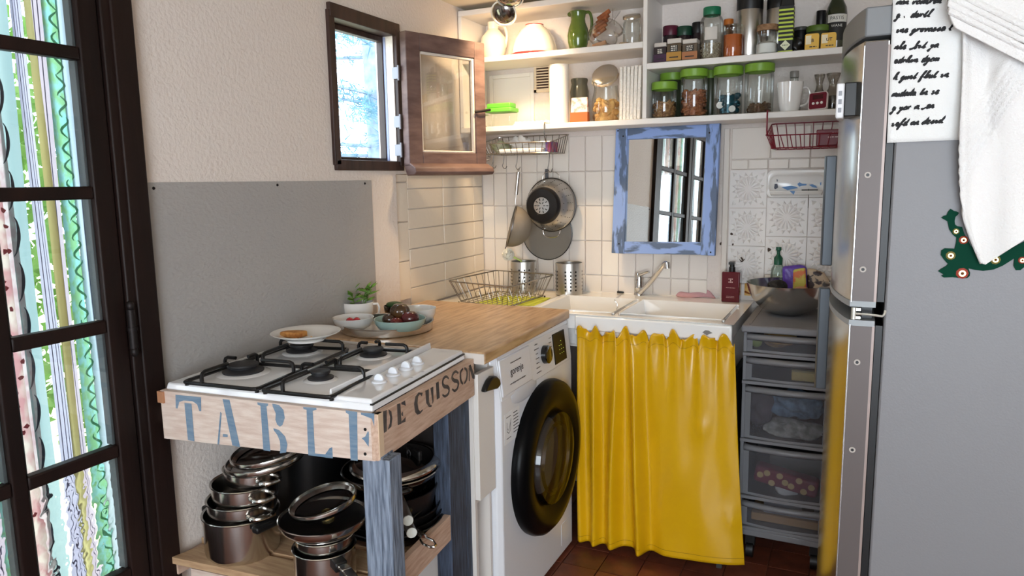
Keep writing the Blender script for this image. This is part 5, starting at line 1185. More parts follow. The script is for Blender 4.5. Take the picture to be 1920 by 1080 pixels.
# soap dish set into the wall
c = at(1494, 346, y=-.008); SD = mat('soap_dish_white', S(238,236,232), .2, coat=.3)
sd = thing('soap_dish', 'white ceramic wall soap dish with flaking blue paint', 'soap dish', (c.x, -.02, c.z-.04))
def rrect(cx, cz, w, h, r, y, n=6):
    P = []
    for sx, sz, a0 in ((1,1,0),(-1,1,PI/2),(-1,-1,PI),(1,-1,1.5*PI)):
        for k in range(n+1): t_ = a0+PI/2*k/n; P.append((cx+sx*(w/2-r)+r*math.cos(t_), y, cz+sz*(h/2-r)+r*math.sin(t_)))
    return P
def bandloft(mb, loops, cap=True):
    n = len(loops[0]); vs = [p for l_ in loops for p in l_]; fs = [(j*n+k, j*n+(k+1)%n, (j+1)*n+(k+1)%n, (j+1)*n+k) for j in range(len(loops)-1) for k in range(n)]
    if cap: fs.append(tuple((len(loops)-1)*n+k for k in range(n)))
    mb.add(vs, fs)
W_, H_ = .196, .076; mb = MB()
bandloft(mb, [rrect(c.x, c.z+.003, W_+.018, H_+.028, .022, -.0085), rrect(c.x, c.z+.003, W_+.016, H_+.026, .022, -.014), rrect(c.x, c.z, W_, H_, .028, -.017), rrect(c.x, c.z, W_-.006, H_-.006, .026, -.014), rrect(c.x, c.z, W_-.02, H_-.02, .022, -.0095)])
obj('dish_back', mb, SD, sd, smooth=60)
mb = MB(); bandloft(mb, [[(c.x-W_/2+.012, -.010, c.z-H_/2+.010), (c.x+W_/2-.012, -.010, c.z-H_/2+.010), (c.x+W_/2-.004, -.058, c.z-H_/2+.016), (c.x-W_/2+.004, -.058, c.z-H_/2+.016)], [(c.x-W_/2+.012, -.010, c.z-H_/2-.004), (c.x+W_/2-.012, -.010, c.z-H_/2-.004), (c.x+W_/2-.010, -.050, c.z-H_/2+.002), (c.x-W_/2+.010, -.050, c.z-H_/2+.002)]][::-1])
obj('ledge', mb, SD, sd, bevel=.004, bseg=3)
mb = MB()
FLK = mat('flake_blue', S(112,152,200), .7)
for P in ([(750,905),(860,890),(915,900),(940,915),(880,925),(820,940)], [(930,870),(955,850),(985,868),(1035,870),(1030,885),(985,890),(950,900)], [(1060,880),(1100,872),(1140,890),(1155,915),(1100,905)], [(840,945),(905,950),(890,990),(860,965)], [(1185,855),(1200,850),(1198,880),(1187,885)]):
    mb = MB(); poly(mb, [at(x, y, y=-.0605 if y_ > 940 else -.0185) for (x, y), y_ in zip(Z(6, 1340, 200, P), [P[0][1]]*len(P))]); obj('paint_flake', mb, FLK, sd, smooth=0)
mb = MB()
for P in ([(695,815),(710,820),(712,840),(698,845)], [(675,870),(705,868),(715,910),(680,930),(668,915)]): poly(mb, [at(x, y, y=-.0185) for x, y in Z(6, 1340, 200, P)])
obj('chip', mb, mat('chip_slate', S(96,100,112), .8), sd, smooth=0)
a = at(1516, 354, y=-.0605); obj('hair_crack', MB().tube([a, at(1515, 390, y=-.0105)], .0007, 4), mat('dark_iron', S(40,36,36), .5, .7), sd)
tag(obj('razor_blade', MB().box((c.x+.020, -.050, c.z-H_/2+.0165), (c.x+.075, -.038, c.z-H_/2+.020)), BLACK, bevel=.001), 'short black stick lying in the soap dish', 'stick')
# steel bowl on the drawer tower
p = at(1478, 531, z=.850+.112); bc = V((p.x, p.y, .8516)); br_ = 75*depth(p)/FPX
tag(obj('mixing_bowl', MB().lathe([(0,0),(br_*.36,0),(br_*.42,.003),(br_*.66,.022),(br_*.86,.056),(br_*.95,.085),(br_,.112),(br_*1.012,.113),(br_*.985,.1125),(br_*.92,.083),(br_*.82,.054),(br_*.6,.022),(br_*.3,.004),(0,.003)], bc, 64), STEEL), 'large brushed steel mixing bowl on the drawer tower', 'bowl')
p = at(1458, 522, y=bc.y+.01); av = V((p.x, p.y, bc.z+.094))
tag(obj('avocado', lump((av.x, av.y, av.z), (.036,.030,.026), 20, seed=5, amp=.05), mat('avocado_skin', S(30,28,28), .6, bump=.9, bs=150)), 'black-skinned avocado on top in the steel bowl', 'avocado')
tag(obj('avocado', lump((bc.x-.02, bc.y+.02, bc.z+.052), (.055,.05,.030), 20, seed=6, amp=.06), mat('avocado_skin', S(30,28,28), .6)), 'dark avocado lying at the bottom of the steel bowl', 'avocado')
tag(obj('onion', lump((bc.x+.045, bc.y+.01, bc.z+.070), (.034,.034,.030), 20, seed=8, amp=.03), mat('onion_skin', S(190,140,100), .4)), 'brown onion at the side of the steel bowl', 'onion')
# green capped washing-up liquid
p = at(1458, 522, y=-.044); D = 24*depth(p)/FPX; z0_ = .8518; zt_ = at(1458, 463, y=-.044).z; hh = zt_-z0_
dl = thing('detergent_bottle', 'clear washing-up liquid bottle with a dark green cap behind the bowl', 'bottle', (p.x, -.044, z0_))
obj('bottle', MB().lathe([(0,0),(D*.5,0),(D*.54,.01),(D*.54,hh*.55),(D*.5,hh*.64),(D*.3,hh*.72),(0,hh*.72)], (p.x,-.044,z0_), 28), thin_glass('clear_plastic', (.80,.88,.84), .06), dl)
obj('liquid', MB().lathe([(0,.003),(D*.48,.003),(D*.50,.012),(D*.50,hh*.30),(0,hh*.30)], (p.x,-.044,z0_), 24), thin_glass('soap_liquid', (.75,.88,.72), .03), dl)
obj('cap', MB().lathe([(D*.32,hh*.71),(D*.33,hh*.82),(D*.22,hh*.85),(D*.13,hh*.88),(D*.13,hh*.93),(D*.22,hh*.95),(D*.2,hh),(0,hh)], (p.x,-.044,z0_), 24), mat('cap_green', S(10,84,58), .35), dl)
def sachet(name, label, pts, y, zb_, m, th=.024, cat='packet'):
    q = [at(x, yy, y=y) for x, yy in pts]; q = [V((a.x, y, max(a.z, zb_))) for a in q]
    mb = MB(); mb.prism(q, (0, th, 0)); return tag(obj(name, mb, m, bevel=.010, bseg=3), label, cat)
sachet('snack_bag', 'purple foil snack packet behind the steel bowl', [(1466,500),(1500,497),(1512,500),(1515,560),(1468,560)], -.072, .8518, mat('purple_foil', S(96,64,168), .3, bump=.6, bs=40))
sachet('snack_bag', 'cream and black snack packet leaning next to the purple one', [(1512,503),(1527,505),(1545,512),(1556,528),(1558,575),(1512,575)], -.070, .8518, mat('cream_foil', S(206,186,160), .4, col2=S(60,44,48), vs=38, ramp=(.5,.56), bump=.5, bs=40))
sachet('soup_sachet', 'small sachet with a yellow-green and orange label in front of the foil packets', [(1487,506),(1510,502),(1513,560),(1486,560)], -.088, .8518, mat('sachet_print', S(206,196,90), .5, col2=S(216,120,70), vs=24, ramp=(.5,.55)), th=.012)
# ================================================================ counter corner: rack, mat, holders
CZ_ = .8642
mq = [at(x, y, z=CZ_) for x, y in ((885,570),(1005,574),(1032,559),(945,555))]
mq = [V((min(p.x, .432), max(p.y, -.505), CZ_)) for p in mq]
tag(obj('rubber_mat', MB().prism(mq, (0,0,.0025)), mat('lime_mat', S(196,204,70), .7, bump=.3, bs=80)), 'lime green drainer mat under the wire dish rack', 'mat')
rk = thing('dish_rack', 'empty chrome wire dish rack on the counter corner', 'dish rack', (.2, -.27, CZ_))
rz_ = .958
tq = [at(x, y, z=rz_) for x, y in ((838,527),(958,538),(1040,515),(930,507))]
tq = [V((min(max(p.x, .012), .60), p.y, rz_)) for p in tq]
ctr = sum(tq, V())/4; bq = [ctr.lerp(p, .80) for p in tq]; bq = [V((p.x, p.y, CZ_+.010)) for p in bq]
WIRE = mat('rack_wire', S(170,166,160), .25, 1)
def frame(mb, P, r): mb.tube(sum([[a.lerp(b, .04), a.lerp(b, .5), a.lerp(b, .96)] for a, b in zip(P, P[1:]+P[:1])], []), r, 6, closed=True)
mb = MB(); frame(mb, tq, .0028); obj('top_rim', mb, WIRE, rk)
mb = MB(); frame(mb, bq, .0022); obj('bottom_rim', mb, WIRE, rk)
for i, nw in ((0, 11), (1, 8), (2, 11), (3, 8)):
    for k in range(nw):
        t_ = (k+.5)/nw; a = tq[i].lerp(tq[(i+1)%4], t_); b = bq[i].lerp(bq[(i+1)%4], t_)
        obj('side_wire', MB().tube([a, a.lerp(b, .5), b], .0015, 5), WIRE, rk)
for k in range(10):
    t_ = (k+.5)/10; a = bq[0].lerp(bq[1], t_); b = bq[3].lerp(bq[2], t_); obj('floor_wire', MB().tube([a, b], .0014, 5), WIRE, rk)
for r_ in (.33, .66):
    pts = []
    A = bq[0].lerp(bq[3], r_); B = bq[1].lerp(bq[2], r_)
    for k in range(22): q = A.lerp(B, k/21); pts.append(q+V((0,0,.030 if (k//2) % 2 else .001)))
    obj('plate_wire', MB().tube(pts, .0014, 5), WIRE, rk)
for P in bq: obj('foot', MB().ell(P+V((0,0,-.005)), .004,.004,.005, 8, 6), BLACK, rk)
def holder(label, xl, xr, yb, yt, z0, Y):
    x, D, z0_, h = up(xl, xr, yb, yt, Y, z0); t_ = thing('utensil_holder', label, 'utensil holder', (x, Y, z0)); r = D/2
    obj('body', MB().lathe([(0,0),(r,0),(r,h-.003),(r*.985,h),(r*.95,h-.002),(r*.95,.003),(0,.003)], (x, Y, z0), 48), STEELB, t_)
    for row in range(6):
        for col in range(16):
            if col % 4 == 3: continue
            a = 2*PI*col/16+.1; zz = z0+h*.16+row*h*.115; d = V((math.cos(a), math.sin(a), 0))
            if d.y > .35: continue
            obj('hole', MB().cyl(V((x,Y,zz))+d*(r-.0006), V((x,Y,zz))+d*(r+.0004), .0036*D/.1, n=10), BLACK, t_)
    return V((x, Y, z0)), r, h
hA, rA, hhA = holder('perforated steel utensil holder inside the dish rack corner, with the brush', 958, 1006, 546, 489, CZ_, -.066)
hB, rB, hhB = holder('perforated steel utensil holder standing alone between rack and sink', 1042, 1092, 549, 492, RIM, -.095)
bh = at(953, 477, y=hA.y-.01); bs_ = thing('dish_brush', 'dish brush with round white bristles standing in the utensil holder', 'brush', hA)
obj('handle', MB().tube([hA+V((.006,0,.006)), V((hA.x-.012, hA.y, hA.z+hhA)), bh+V((.006,.004,-.004))], .005, 8), mat('lime_plastic', S(206,226,120), .4), bs_)
mb = MB(); rr = random.Random(2)
for _ in range(420):
    d = V((rr.gauss(0,1), rr.gauss(0,1), rr.gauss(0,1))).normalized(); e_ = d.orthogonal()*.0016; L = rr.uniform(.024,.029); mb.add([bh+d*.004+e_, bh+d*.004-e_, bh+d*L-e_*1.4, bh+d*L+e_*1.4], [(0,1,2,3)])
o = obj('bristles', mb, mat('bristle_white', S(238,234,220), .8), bs_, smooth=0); o['kind'] = 'stuff'
obj('head', MB().ell(bh, .023,.023,.023, 14, 10), mat('bristle_white', S(238,234,220), .8), bs_)
# ================================================================ wire baskets under the shelf
def basket(name, label, x0, x1, y0, y1, zf, zt, zb_, m, arm, nx, nside, r=.0016, tilt=.0):
    t_ = thing(name, label, 'basket', ((x0+x1)/2, (y0+y1)/2, zb_))
    i = .018
    B = [V((x0+i,y0+i,zb_)), V((x1-i,y0+i,zb_)), V((x1-i,y1,zb_)), V((x0+i,y1,zb_))]
    T = [V((x0,y0,zf)), V((x1,y0,zf)), V((x1,y1,zt)), V((x0,y1,zt))]
    mb = MB(); frame(mb, B, r*1.4); obj('bottom_rim', mb, m, t_)
    mb = MB(); frame(mb, T, r*1.4); obj('top_rim', mb, m, t_)
    for k in range(nx):
        s_ = (k+.5)/nx
        a = T[0].lerp(T[1], s_); b = B[0].lerp(B[1], s_); c_ = B[3].lerp(B[2], s_); d = T[3].lerp(T[2], s_); obj('wire', MB().tube([a, b, c_, d], r, 5), m, t_)
    for q0, q1 in ((0,3),(1,2)):
        for k in range(nside): s_ = (k+.5)/nside; obj('wire', MB().tube([T[q0].lerp(T[q1], s_), B[q0].lerp(B[q1], s_)], r, 5), m, t_)
    zs_ = Z1+.004
    for xx in arm:
        obj('shelf_hook', MB().tube([V((xx, y0, zf)), V((xx, SY-.006, zf+.02)), V((xx, SY-.008, zs_-.01)), V((xx, SY-.004, zs_)), V((xx, SY+.05, zs_))], r*1.6, 6), m, t_)
    return t_
ba = at(899, 272, y=-.215); bb = at(1036, 272, y=-.215)
BX0, BX1 = max(ba.x, .06), bb.x
BZB = at(960, 288, y=-.195).z; BZF = at(960, 268, y=-.215).z
basket('wire_basket', 'chrome wire basket hanging under the shelf above the colander', BX0, BX1, -.212, -.03, BZF, 1.532, BZB, mat('rack_wire', S(170,166,160), .25, 1), (BX0+.012, BX1-.03), 11, 7, r=.0015)
tag(obj('paper_roll', MB().cyl((BX0+.165, -.12, BZB+.022), (BX0+.275, -.12, BZB+.022), .020, n=24), mat('soft_paper', S(238,236,232), .9)), 'small white paper roll in the chrome basket', 'roll')
tag(obj('folded_napkin', floorz(lump((BX0+.185, -.13, 0), (.085,.05,.012), seed=31, amp=.15), BZB+.002) if 0 else MB().box((BX0+.075, -.19, BZB+.002), (BX0+.270, -.145, BZB+.020)), mat('soft_paper', S(238,236,232), .9), bevel=.005), 'white folded napkin at the front of the chrome basket', 'napkin')
tag(obj('paper_tissue', floorz(lump((BX0+.135, -.09, 0), (.04,.03,.030), 22, seed=33, amp=.5), BZB+.002), mat('soft_paper', S(238,236,232), .9)), 'crumpled white tissue in the chrome basket', 'tissue')
tag(obj('herb_bag', floorz(lump((BX0+.050, -.12, 0), (.035,.05,.026), 20, seed=34, amp=.4), BZB+.002), mat('sage_bag', S(150,160,110), .6, col2=S(200,200,180), vs=30)), 'sage green bag of herbs at the window end of the chrome basket', 'bag')
tag(obj('blue_packet', MB().box((BX1-.05, -.17, BZB+.002), (BX1-.028, -.09, BZB+.045)), mat('blue_pack', S(60,90,150), .5, col2=S(180,70,90), vs=30), bevel=.002), 'narrow blue and pink packet at the far end of the chrome basket', 'packet')
RB = mat('red_wire', S(122,20,40), .4)
ra = at(1436, 250, y=-.215)
RZB = at(1500, 276, y=-.205).z; RZF = at(1500, 252, y=-.215).z
basket('wire_basket', 'dark red wire basket hanging under the shelf beside the fridge', ra.x, ra.x+.285, -.212, -.03, RZF, 1.536, RZB, RB, (ra.x+.004, ra.x+.275), 9, 6, r=.0017)
a = at(1530, 268, y=-.17); rbx = thing('tin_box', 'small dark red printed box in the red wire basket', 'box', (a.x+.045, -.14, RZB))
zt_ = at(1540, 243, y=-.17).z
obj('box', MB().box((a.x, -.170, RZB+.0035), (a.x+.105, -.110, zt_)), mat('box_red', S(112,16,34), .35), rbx, bevel=.003)
marks(.006, mat('pink_print', S(220,190,190), .5), rbx, (a.x+.066, -.1702, zt_-.012), (1,0,0), (0,0,1), .032); marks(.008, mat('pink_print', S(220,190,190), .5), rbx, (a.x+.060, -.1702, zt_-.026), (1,0,0), (0,0,1), .045)
# ================================================================ hooks, colander, sieve, splatter guard
def shook(label, px, py0, py1, y=-.185, sc=1):
    a = at(px, py0, y=y); b = at(px, py1, y=y); h = a.z-b.z; r = h*.24
    pts = [V((a.x-.010, y, BZB-.006)), V((a.x-.006, y, BZB+.003)), V((a.x, y, BZB+.005)), V((a.x+.003, y, BZB-.004)), V((a.x, y, (a.z+b.z)/2)), V((b.x-.004, y, b.z+r*.9)), V((b.x+.002, y, b.z+.001)), V((b.x+.010, y, b.z)), V((b.x+.016, y, b.z+r*.8))]
    return tag(obj('s_hook', MB().tube(smoothline(pts, 4), .0014, 6), mat('hook_wire', S(96,92,90), .35, .9)), label, 'hook'), V((b.x+.006, y, b.z))
_, k1 = shook('empty steel hook on the basket, the one nearer the window', 924, 292, 315)
_, k2 = shook('empty steel hook on the basket, the one nearer the sieve', 944, 292, 316)
_, k3 = shook('steel hook on the basket carrying the sieve', 969, 291, 318)
_, k4 = shook('steel hook on the basket carrying the colander', 1029, 291, 322, y=-.13)
ry_ = -.052
cc_ = at(1034, 384, y=ry_); RC = 48*depth(cc_)/FPX
cl = thing('colander', 'perforated steel colander with a black foot hanging on the tiled wall', 'colander', (cc_.x, ry_, cc_.z-RC))
TM = Matrix.Translation(cc_) @ Matrix.Rotation(PI/2, 4, 'X')        # local z -> towards the room
RC_in = RC*.97
obj('bowl', MB().lathe([(RC*1.02,.0),(RC*1.03,.003),(RC,.006),(RC*.97,.012),(RC*.88,.050),(RC*.72,.082),(RC*.60,.094)], n=64, M=TM), STEELB, cl)
obj('rim', MB().lathe([(RC*1.0,-.002),(RC*1.045,-.001),(RC*1.05,.003),(RC*1.0,.005)], n=64, M=TM), BLACK, cl)
obj('foot_ring', MB().lathe([(RC*.70,.084),(RC*.69,.096),(RC*.62,.106),(RC*.36,.109),(RC*.33,.104)], n=56, M=TM), mat('foot_black', S(18,16,16), .3), cl)
bp_ = obj('base_disc', MB().lathe([(RC*.36,.102),(RC*.32,.108),(0,.110)], n=40, M=TM), STEEL, cl)
SLOT = mat('slot_dark', S(24,22,20), .6)
for ringr, n_ in ((.24, 10), (.12, 6)):
    for k in range(n_):
        a = 2*PI*k/n_; M_ = TM @ Matrix.Rotation(a,4,'Z') @ Matrix.Translation((RC*ringr, 0, .1098)); obj('slot', MB().box((-.0045,-.0014,-.002), (.0045,.0014,.0008), M_), SLOT, bp_)
prf = [(RC*.97,.012),(RC*.88,.050),(RC*.72,.082)]
for k in range(20):
    a = 2*PI*k/20+.1
    for j in range(4):
        s_ = .12+.25*j; r_, z_ = (prf[0][0]+(prf[1][0]-prf[0][0])*s_/.6, prf[0][1]+(prf[1][1]-prf[0][1])*s_/.6) if s_ < .6 else (prf[1][0]+(prf[2][0]-prf[1][0])*(s_-.6)/.4, prf[1][1]+(prf[2][1]-prf[1][1])*(s_-.6)/.4)
        al = math.atan2(.038, RC*.09) if s_ < .6 else math.atan2(.032, RC*.16)
        M_ = TM @ Matrix.Rotation(a,4,'Z') @ Matrix.Translation((r_, 0, z_)) @ Matrix.Rotation(PI/2-al if 0 else (al-PI/2),4,'Y')
        obj('slot', MB().box((-.0010,-.0010,-.0020), (.0013,.0010,.0020), M_), SLOT, cl)
for s_ in (1, -1):
    h0 = cc_+V((0,0,s_*RC*1.0)); w_ = RC*.36
    obj('handle', MB().tube(smoothline([h0+V((-w_,0,-s_*.012)), h0+V((-w_*.95,-.004,s_*.012)), h0+V((-w_*.5,-.006,s_*.028)), h0+V((w_*.5,-.006,s_*.028)), h0+V((w_*.95,-.004,s_*.012)), h0+V((w_,0,-s_*.012))], 4), .0017, 6), CHROME, cl)
# splatter guard
gc = at(1026, 437, y=-.026); RG = 50*depth(gc)/FPX
sg = thing('splatter_guard', 'flat round grey mesh splatter guard hanging behind the colander', 'splatter guard', (gc.x, -.026, gc.z-RG))
TM2 = Matrix.Translation(gc) @ Matrix.Rotation(PI/2, 4, 'X')
obj('mesh', MB().lathe([(RG,0),(0,0.0005)], n=56, M=TM2), mat('mesh_grey', S(140,134,126), .55, .5, bump=.5, bs=900), sg)
obj('rim', MB().lathe([(RG*.985,-.002),(RG*1.01,-.002),(RG*1.015,.002),(RG*.985,.003)], n=56, M=TM2), mat('foot_black', S(18,16,16), .3), sg)
obj('handle', MB().box((gc.x-.007, -.030, gc.z+RG), (gc.x+.007, -.022, at(1026, 317, y=-.026).z)), mat('grey_rubber', S(90,90,94), .5), sg, bevel=.002)
# sieve
s0 = at(968, 386, y=-.185); s1 = at(949, 461, y=-.185); sc_ = (s0+s1)/2; RS = (s0-s1).length/2
ax = V((RT.x, RT.y, 0)).normalized(); vz = (s0-s1).normalized(); ax = (ax-vz*ax.dot(vz)).normalized()
MS = Matrix.Translation(sc_) @ Matrix((( *ax.cross(vz), ), (*vz,), (*ax,))).transposed().to_4x4()
sv = thing('sieve', 'fine mesh sieve with a long steel handle hanging beside the colander', 'sieve', (sc_.x, sc_.y, s1.z))
obj('mesh_bowl', MB().lathe([(RS*math.cos(t_*PI/2/10), RS*.98*math.sin(t_*PI/2/10)) for t_ in range(10)]+[(0, RS*.98)], n=40, M=MS), mat('sieve_mesh', S(150,142,132), .5, .6, bump=.6, bs=900), sv)
obj('rim', MB().lathe([(RS*.98,-.002),(RS*1.03,-.001),(RS*1.03,.003),(RS*.98,.003)], n=40, M=MS), mat('hook_wire', S(96,92,90), .35, .9), sv)
h1 = at(966, 382, y=-.185); h2 = at(972, 322, y=-.185)
obj('handle', MB().tube([s0, h1, h1.lerp(h2, .3)], .0022, 6).tube([h1.lerp(h2, .28), h2], .0075, 10), STEELB, sv)
obj('hang_loop', MB().tube([h2, h2+V((.004,0,.008)), h2+V((.0,0,.014)), h2+V((-.004,0,.008))], .0015, 6, closed=True), CHROME, sv)
obj('rest_hook', MB().tube([s1, s1+V((-.004,0,-.012))], .002, 6), mat('hook_wire', S(96,92,90), .35, .9), sv)
# ================================================================ ceiling spot lamp
lamp = thing('ceiling_spot', 'chrome ceiling spotlight with two tilting heads above the shelf corner', 'lamp', (.36, -.47, CEIL))
p = at(945, 24, y=-.45); pr_ = 24*depth(p)/FPX
obj('base', MB().box((.27,-.52,CEIL-.018), (.46,-.40,CEIL)), CHROME, lamp, bevel=.004)
LH = Matrix.Translation(p) @ V((.10,-.80,-.55)).to_track_quat('Z','Y').to_matrix().to_4x4()
def head(P, M_):
    h_ = obj('lamp_head', MB().lathe([(0,-.030),(pr_*.5,-.026),(pr_*.85,-.012),(pr_*.97,0)], n=36, M=M_), mat('lamp_chrome', S(150,148,144), .14, 1), lamp)
    obj('lamp_rim', MB().lathe([(pr_*.93,-.001),(pr_*1.02,.0),(pr_*1.05,.006),(pr_*.95,.008)], n=36, M=M_), mat('lamp_white', S(245,240,228), .3), h_)
    obj('silvered_bulb', MB().lathe([(pr_*.92,.004),(pr_*.75,.012),(pr_*.4,.019),(0,.021)], n=30, M=M_), mat('lamp_chrome', S(150,148,144), .14, 1), h_)
    obj('lamp_arm', MB().tube([P+V((0,.0,.008)), P+V((.004,-.006,.035)), V((P.x, P.y, CEIL-.015))], .004, 8), CHROME, lamp)
head(p, LH @ Matrix.Rotation(PI*.0,4,'X'))
p2 = at(956, -4, y=-.50); head(p2, Matrix.Translation(p2) @ V((.10,-.35,-.9)).to_track_quat('Z','Y').to_matrix().to_4x4())
def spot(nm, loc, tgt, e_, ang, col=(1,.72,.42), size=.03):
    l = bpy.data.lights.new(nm, 'SPOT'); l.energy = e_; l.spot_size = ang; l.spot_blend = .8; l.color = col; l.shadow_soft_size = size
    o = bpy.data.objects.new(nm, l); COL.objects.link(o); o.location = loc; o.rotation_euler = (V(tgt)-V(loc)).to_track_quat('-Z','Y').to_euler(); return o
spot('spot_light', p+V((0,.03,.012)), (.15, -.02, 1.5), 20, 2.3); spot('spot_light', p2+V((0,.0,-.03)), (.30, -.20, .9), 26, 2.0)
# ================================================================ things on the shelves
YF, YM, YB_ = -.165, -.115, -.055
def jar(name, label, cat, px, Y, zs, body, cap=None, prof=None, capm=None, capz=.85, group=None, lidr=1.04, round_=True, neck=None):
    """px=(xl,xr,yb,yt). body: material; cap zone above capz of the height"""
    x, D, z0, h = up(*px, Y, zs); r = D/2; zc = h*capz
    t_ = thing(name, label, cat, (x, Y, zs+.0003), group); c = (x, Y, zs+.0003)
    if prof is None: prof = [(0,0),(r*.95,0),(r,.004),(r,zc*.94),(r*.93,zc),(r*.9,zc)]
    else: prof = [(a*r, b*h) for a, b in prof]
    obj('body', MB().lathe(prof, c, 32), body, t_)
    if capm: obj('lid', MB().lathe([(r*lidr*.98,zc*.985),(r*lidr,zc*1.0),(r*lidr,h-.002),(r*lidr*.96,h),(0,h)], c, 32), capm, t_)
    return t_, V(c), r, h
def fill(t_, c, r, z0, z1, n, size, m, seed, name='contents', squash=.7):
    """loose pieces piled inside a jar: the whole pile is one part of the jar"""
    rr = random.Random(seed); mb = MB()
    for _ in range(n):
        a = rr.uniform(0, 2*PI); q = r*math.sqrt(rr.uniform(.25, 1)); zz = rr.uniform(z0, z1+(.006 if q < r*.6 else 0)); M_ = Matrix.Rotation(rr.uniform(0,6),4,'Z') @ Matrix.Rotation(rr.uniform(0,6),4,'X')
        mb.ell((c[0]+q*math.cos(a), c[1]+q*math.sin(a), c[2]+zz), size, size*squash, size*.55, 8, 5, M_)
    mb.lathe([(0,z0*.6),(r*.8,z0*.6),(r*.8,z1*.95),(0,z1*.97)], c, 20)
    o = obj(name, mb, m, t_); o['kind'] = 'stuff'; return o
LIDG = mat('lid_green', S(122,164,50), .4, alpha=.92)
NUT = mat('walnut', S(176,134,84), .7, col2=S(120,80,46), vs=60)
ALM = mat('almond', S(134,76,46), .6, col2=S(166,104,64), vs=60)
# --- lower right: storage jars with green lids
t_, c, r, h = jar('storage_jar', 'short green-lidded jar half full of walnuts', 'jar', (1222,1268,217,155), YF, Z1, GLASS, capm=LIDG, capz=.80); fill(t_, c, r*.86, .008, h*.46, 170, .0075, NUT, 1)
t_, c, r, h = jar('storage_jar', 'green-lidded jar full of brown almonds', 'jar', (1276,1325,214,131), YF, Z1, GLASS, capm=LIDG, capz=.85); fill(t_, c, r*.86, .008, h*.56, 240, .0080, ALM, 2)
t_, c, r, h = jar('storage_jar', 'green-lidded jar holding teal capsules', 'jar', (1338,1390,211,126), YF, Z1, GLASS, capm=LIDG, capz=.84); fill(t_, c, r*.72, .012, h*.42, 26, .014, mat('teal_foil', S(24,78,92), .25, .4), 3)
obj('white_disc', MB().lathe([(0,0),(.012,0),(.012,.004),(0,.004)], n=20, M=Matrix.Translation((c.x-r*.42, c.y-r*.72, c.z+h*.2)) @ Matrix.Rotation(PI/2,4,'X')), CERAM, t_)
obj('white_disc', MB().lathe([(0,0),(.012,0),(.012,.004),(0,.004)], n=20, M=Matrix.Translation((c.x+r*.42, c.y-r*.66, c.z+h*.11)) @ Matrix.Rotation(PI/2-.3,4,'X')), CERAM, t_)
t_, c, r, h = jar('storage_jar', 'green-lidded jar nearly empty with a white spoon and brown grounds', 'jar', (1396,1448,208,121), YF, Z1, GLASS, capm=LIDG, capz=.85); fill(t_, c, r*.80, .006, h*.20, 120, .005, mat('grounds', S(96,70,46), .8), 4)
obj('spoon', MB().tube([c+V((.008,-.004,.02)), c+V((.013,-.006,h*.72))], .003, 6), CERAM, t_)
jar('storage_jar', 'green-lidded jar standing behind the walnuts', 'jar', (1238,1282,212,137), YB_, Z1, mat('dark_jar', S(52,58,40), .3), capm=LIDG, capz=.84)
jar('storage_jar', 'narrow dark jar with a green lid between almonds and capsules, at the back', 'jar', (1318,1345,210,132), YB_, Z1, mat('dark_jar', S(52,58,40), .3), capm=LIDG, capz=.84)
# bottle behind the mug, mug, timer, ornaments
jar('glass_bottle', 'small clear bottle with a grey cap behind the white mug', 'bottle', (1474,1500,206,134), YM+.02, Z1, GLASS, prof=[(0,0),(.95,0),(1,.05),(1,.55),(.62,.70),(.56,.85),(.56,.88)], capm=mat('cap_grey', S(146,142,136), .4), capz=.86, lidr=.60)
x, D, z0, h = up(1456, 1503, 208, 155, YF, Z1); r = D/2
mgg = thing('coffee_mug', 'plain white mug in front of the small bottle', 'mug', (x, YF, Z1))
obj('cup', MB().lathe([(0,0),(r*.62,0),(r*.72,.004),(r*.86,h*.35),(r*.97,h*.8),(r,h),(r*.96,h),(r*.92,h*.8),(r*.8,h*.35),(r*.6,.006),(0,.005)], (x, YF, Z1), 36), CERAM, mgg)
d = V((cy_,-sy_,0)); q = V((x, YF, Z1)); obj('handle', MB().tube(smoothline([q+d*r*.9+V((0,0,h*.80)), q+d*r*1.35+V((0,0,h*.82)), q+d*r*1.62+V((0,0,h*.58)), q+d*r*1.35+V((0,0,h*.28)), q+d*r*.8+V((0,0,h*.20))], 4), .0038, 8), CERAM, mgg)
obj('spoon_rest', MB().ell(q+V((0,.002,h*.98)), r*.5, r*.4, .006, 16, 8), CERAM, mgg)
a = at(1515, 205, y=YF); b = at(1556, 168, y=YF)
TMt = Matrix.Translation((a.x, YF-.006, Z1+.002)) @ Matrix.Rotation(-.28,4,'X') @ Matrix.Rotation(-.20,4,'Z')
tmr = thing('kitchen_timer', 'square maroon kitchen timer with three white buttons', 'timer', (a.x+.03, YF, Z1))
wT, hT = .062, .062
mb = MB(); P = rrect(wT/2, hT/2, wT, hT, .008, -.000); P2_ = [(x_, .012, z_) for x_, _, z_ in P]; bandloft(mb, [P2_, P]); mb.v = [tuple(TMt @ V(v__)) for v__ in mb.v]; obj('case', mb, mat('timer_pale', S(226,214,210), .4), tmr)
mb = MB(); P = rrect(wT/2, hT/2, wT-.006, hT-.006, .006, -.002); bandloft(mb, [[(x_, 0, z_) for x_, _, z_ in P], P]); mb.v = [tuple(TMt @ V(v__)) for v__ in mb.v]; obj('face', mb, mat('timer_maroon', S(112,14,40), .35), tmr)
obj('screen', MB().box((.014,-.0026,.036), (.048,-.0020,.052), TMt), mat('screen_dark', S(70,20,30), .2), tmr)
for k in range(3): obj('button', MB().lathe([(0,.0022),(.0042,.0022),(.0048,0)], n=16, M=TMt @ Matrix.Translation((.017+k*.0135,-.002,.022)) @ Matrix.Rotation(PI/2,4,'X')), CERAM, tmr)
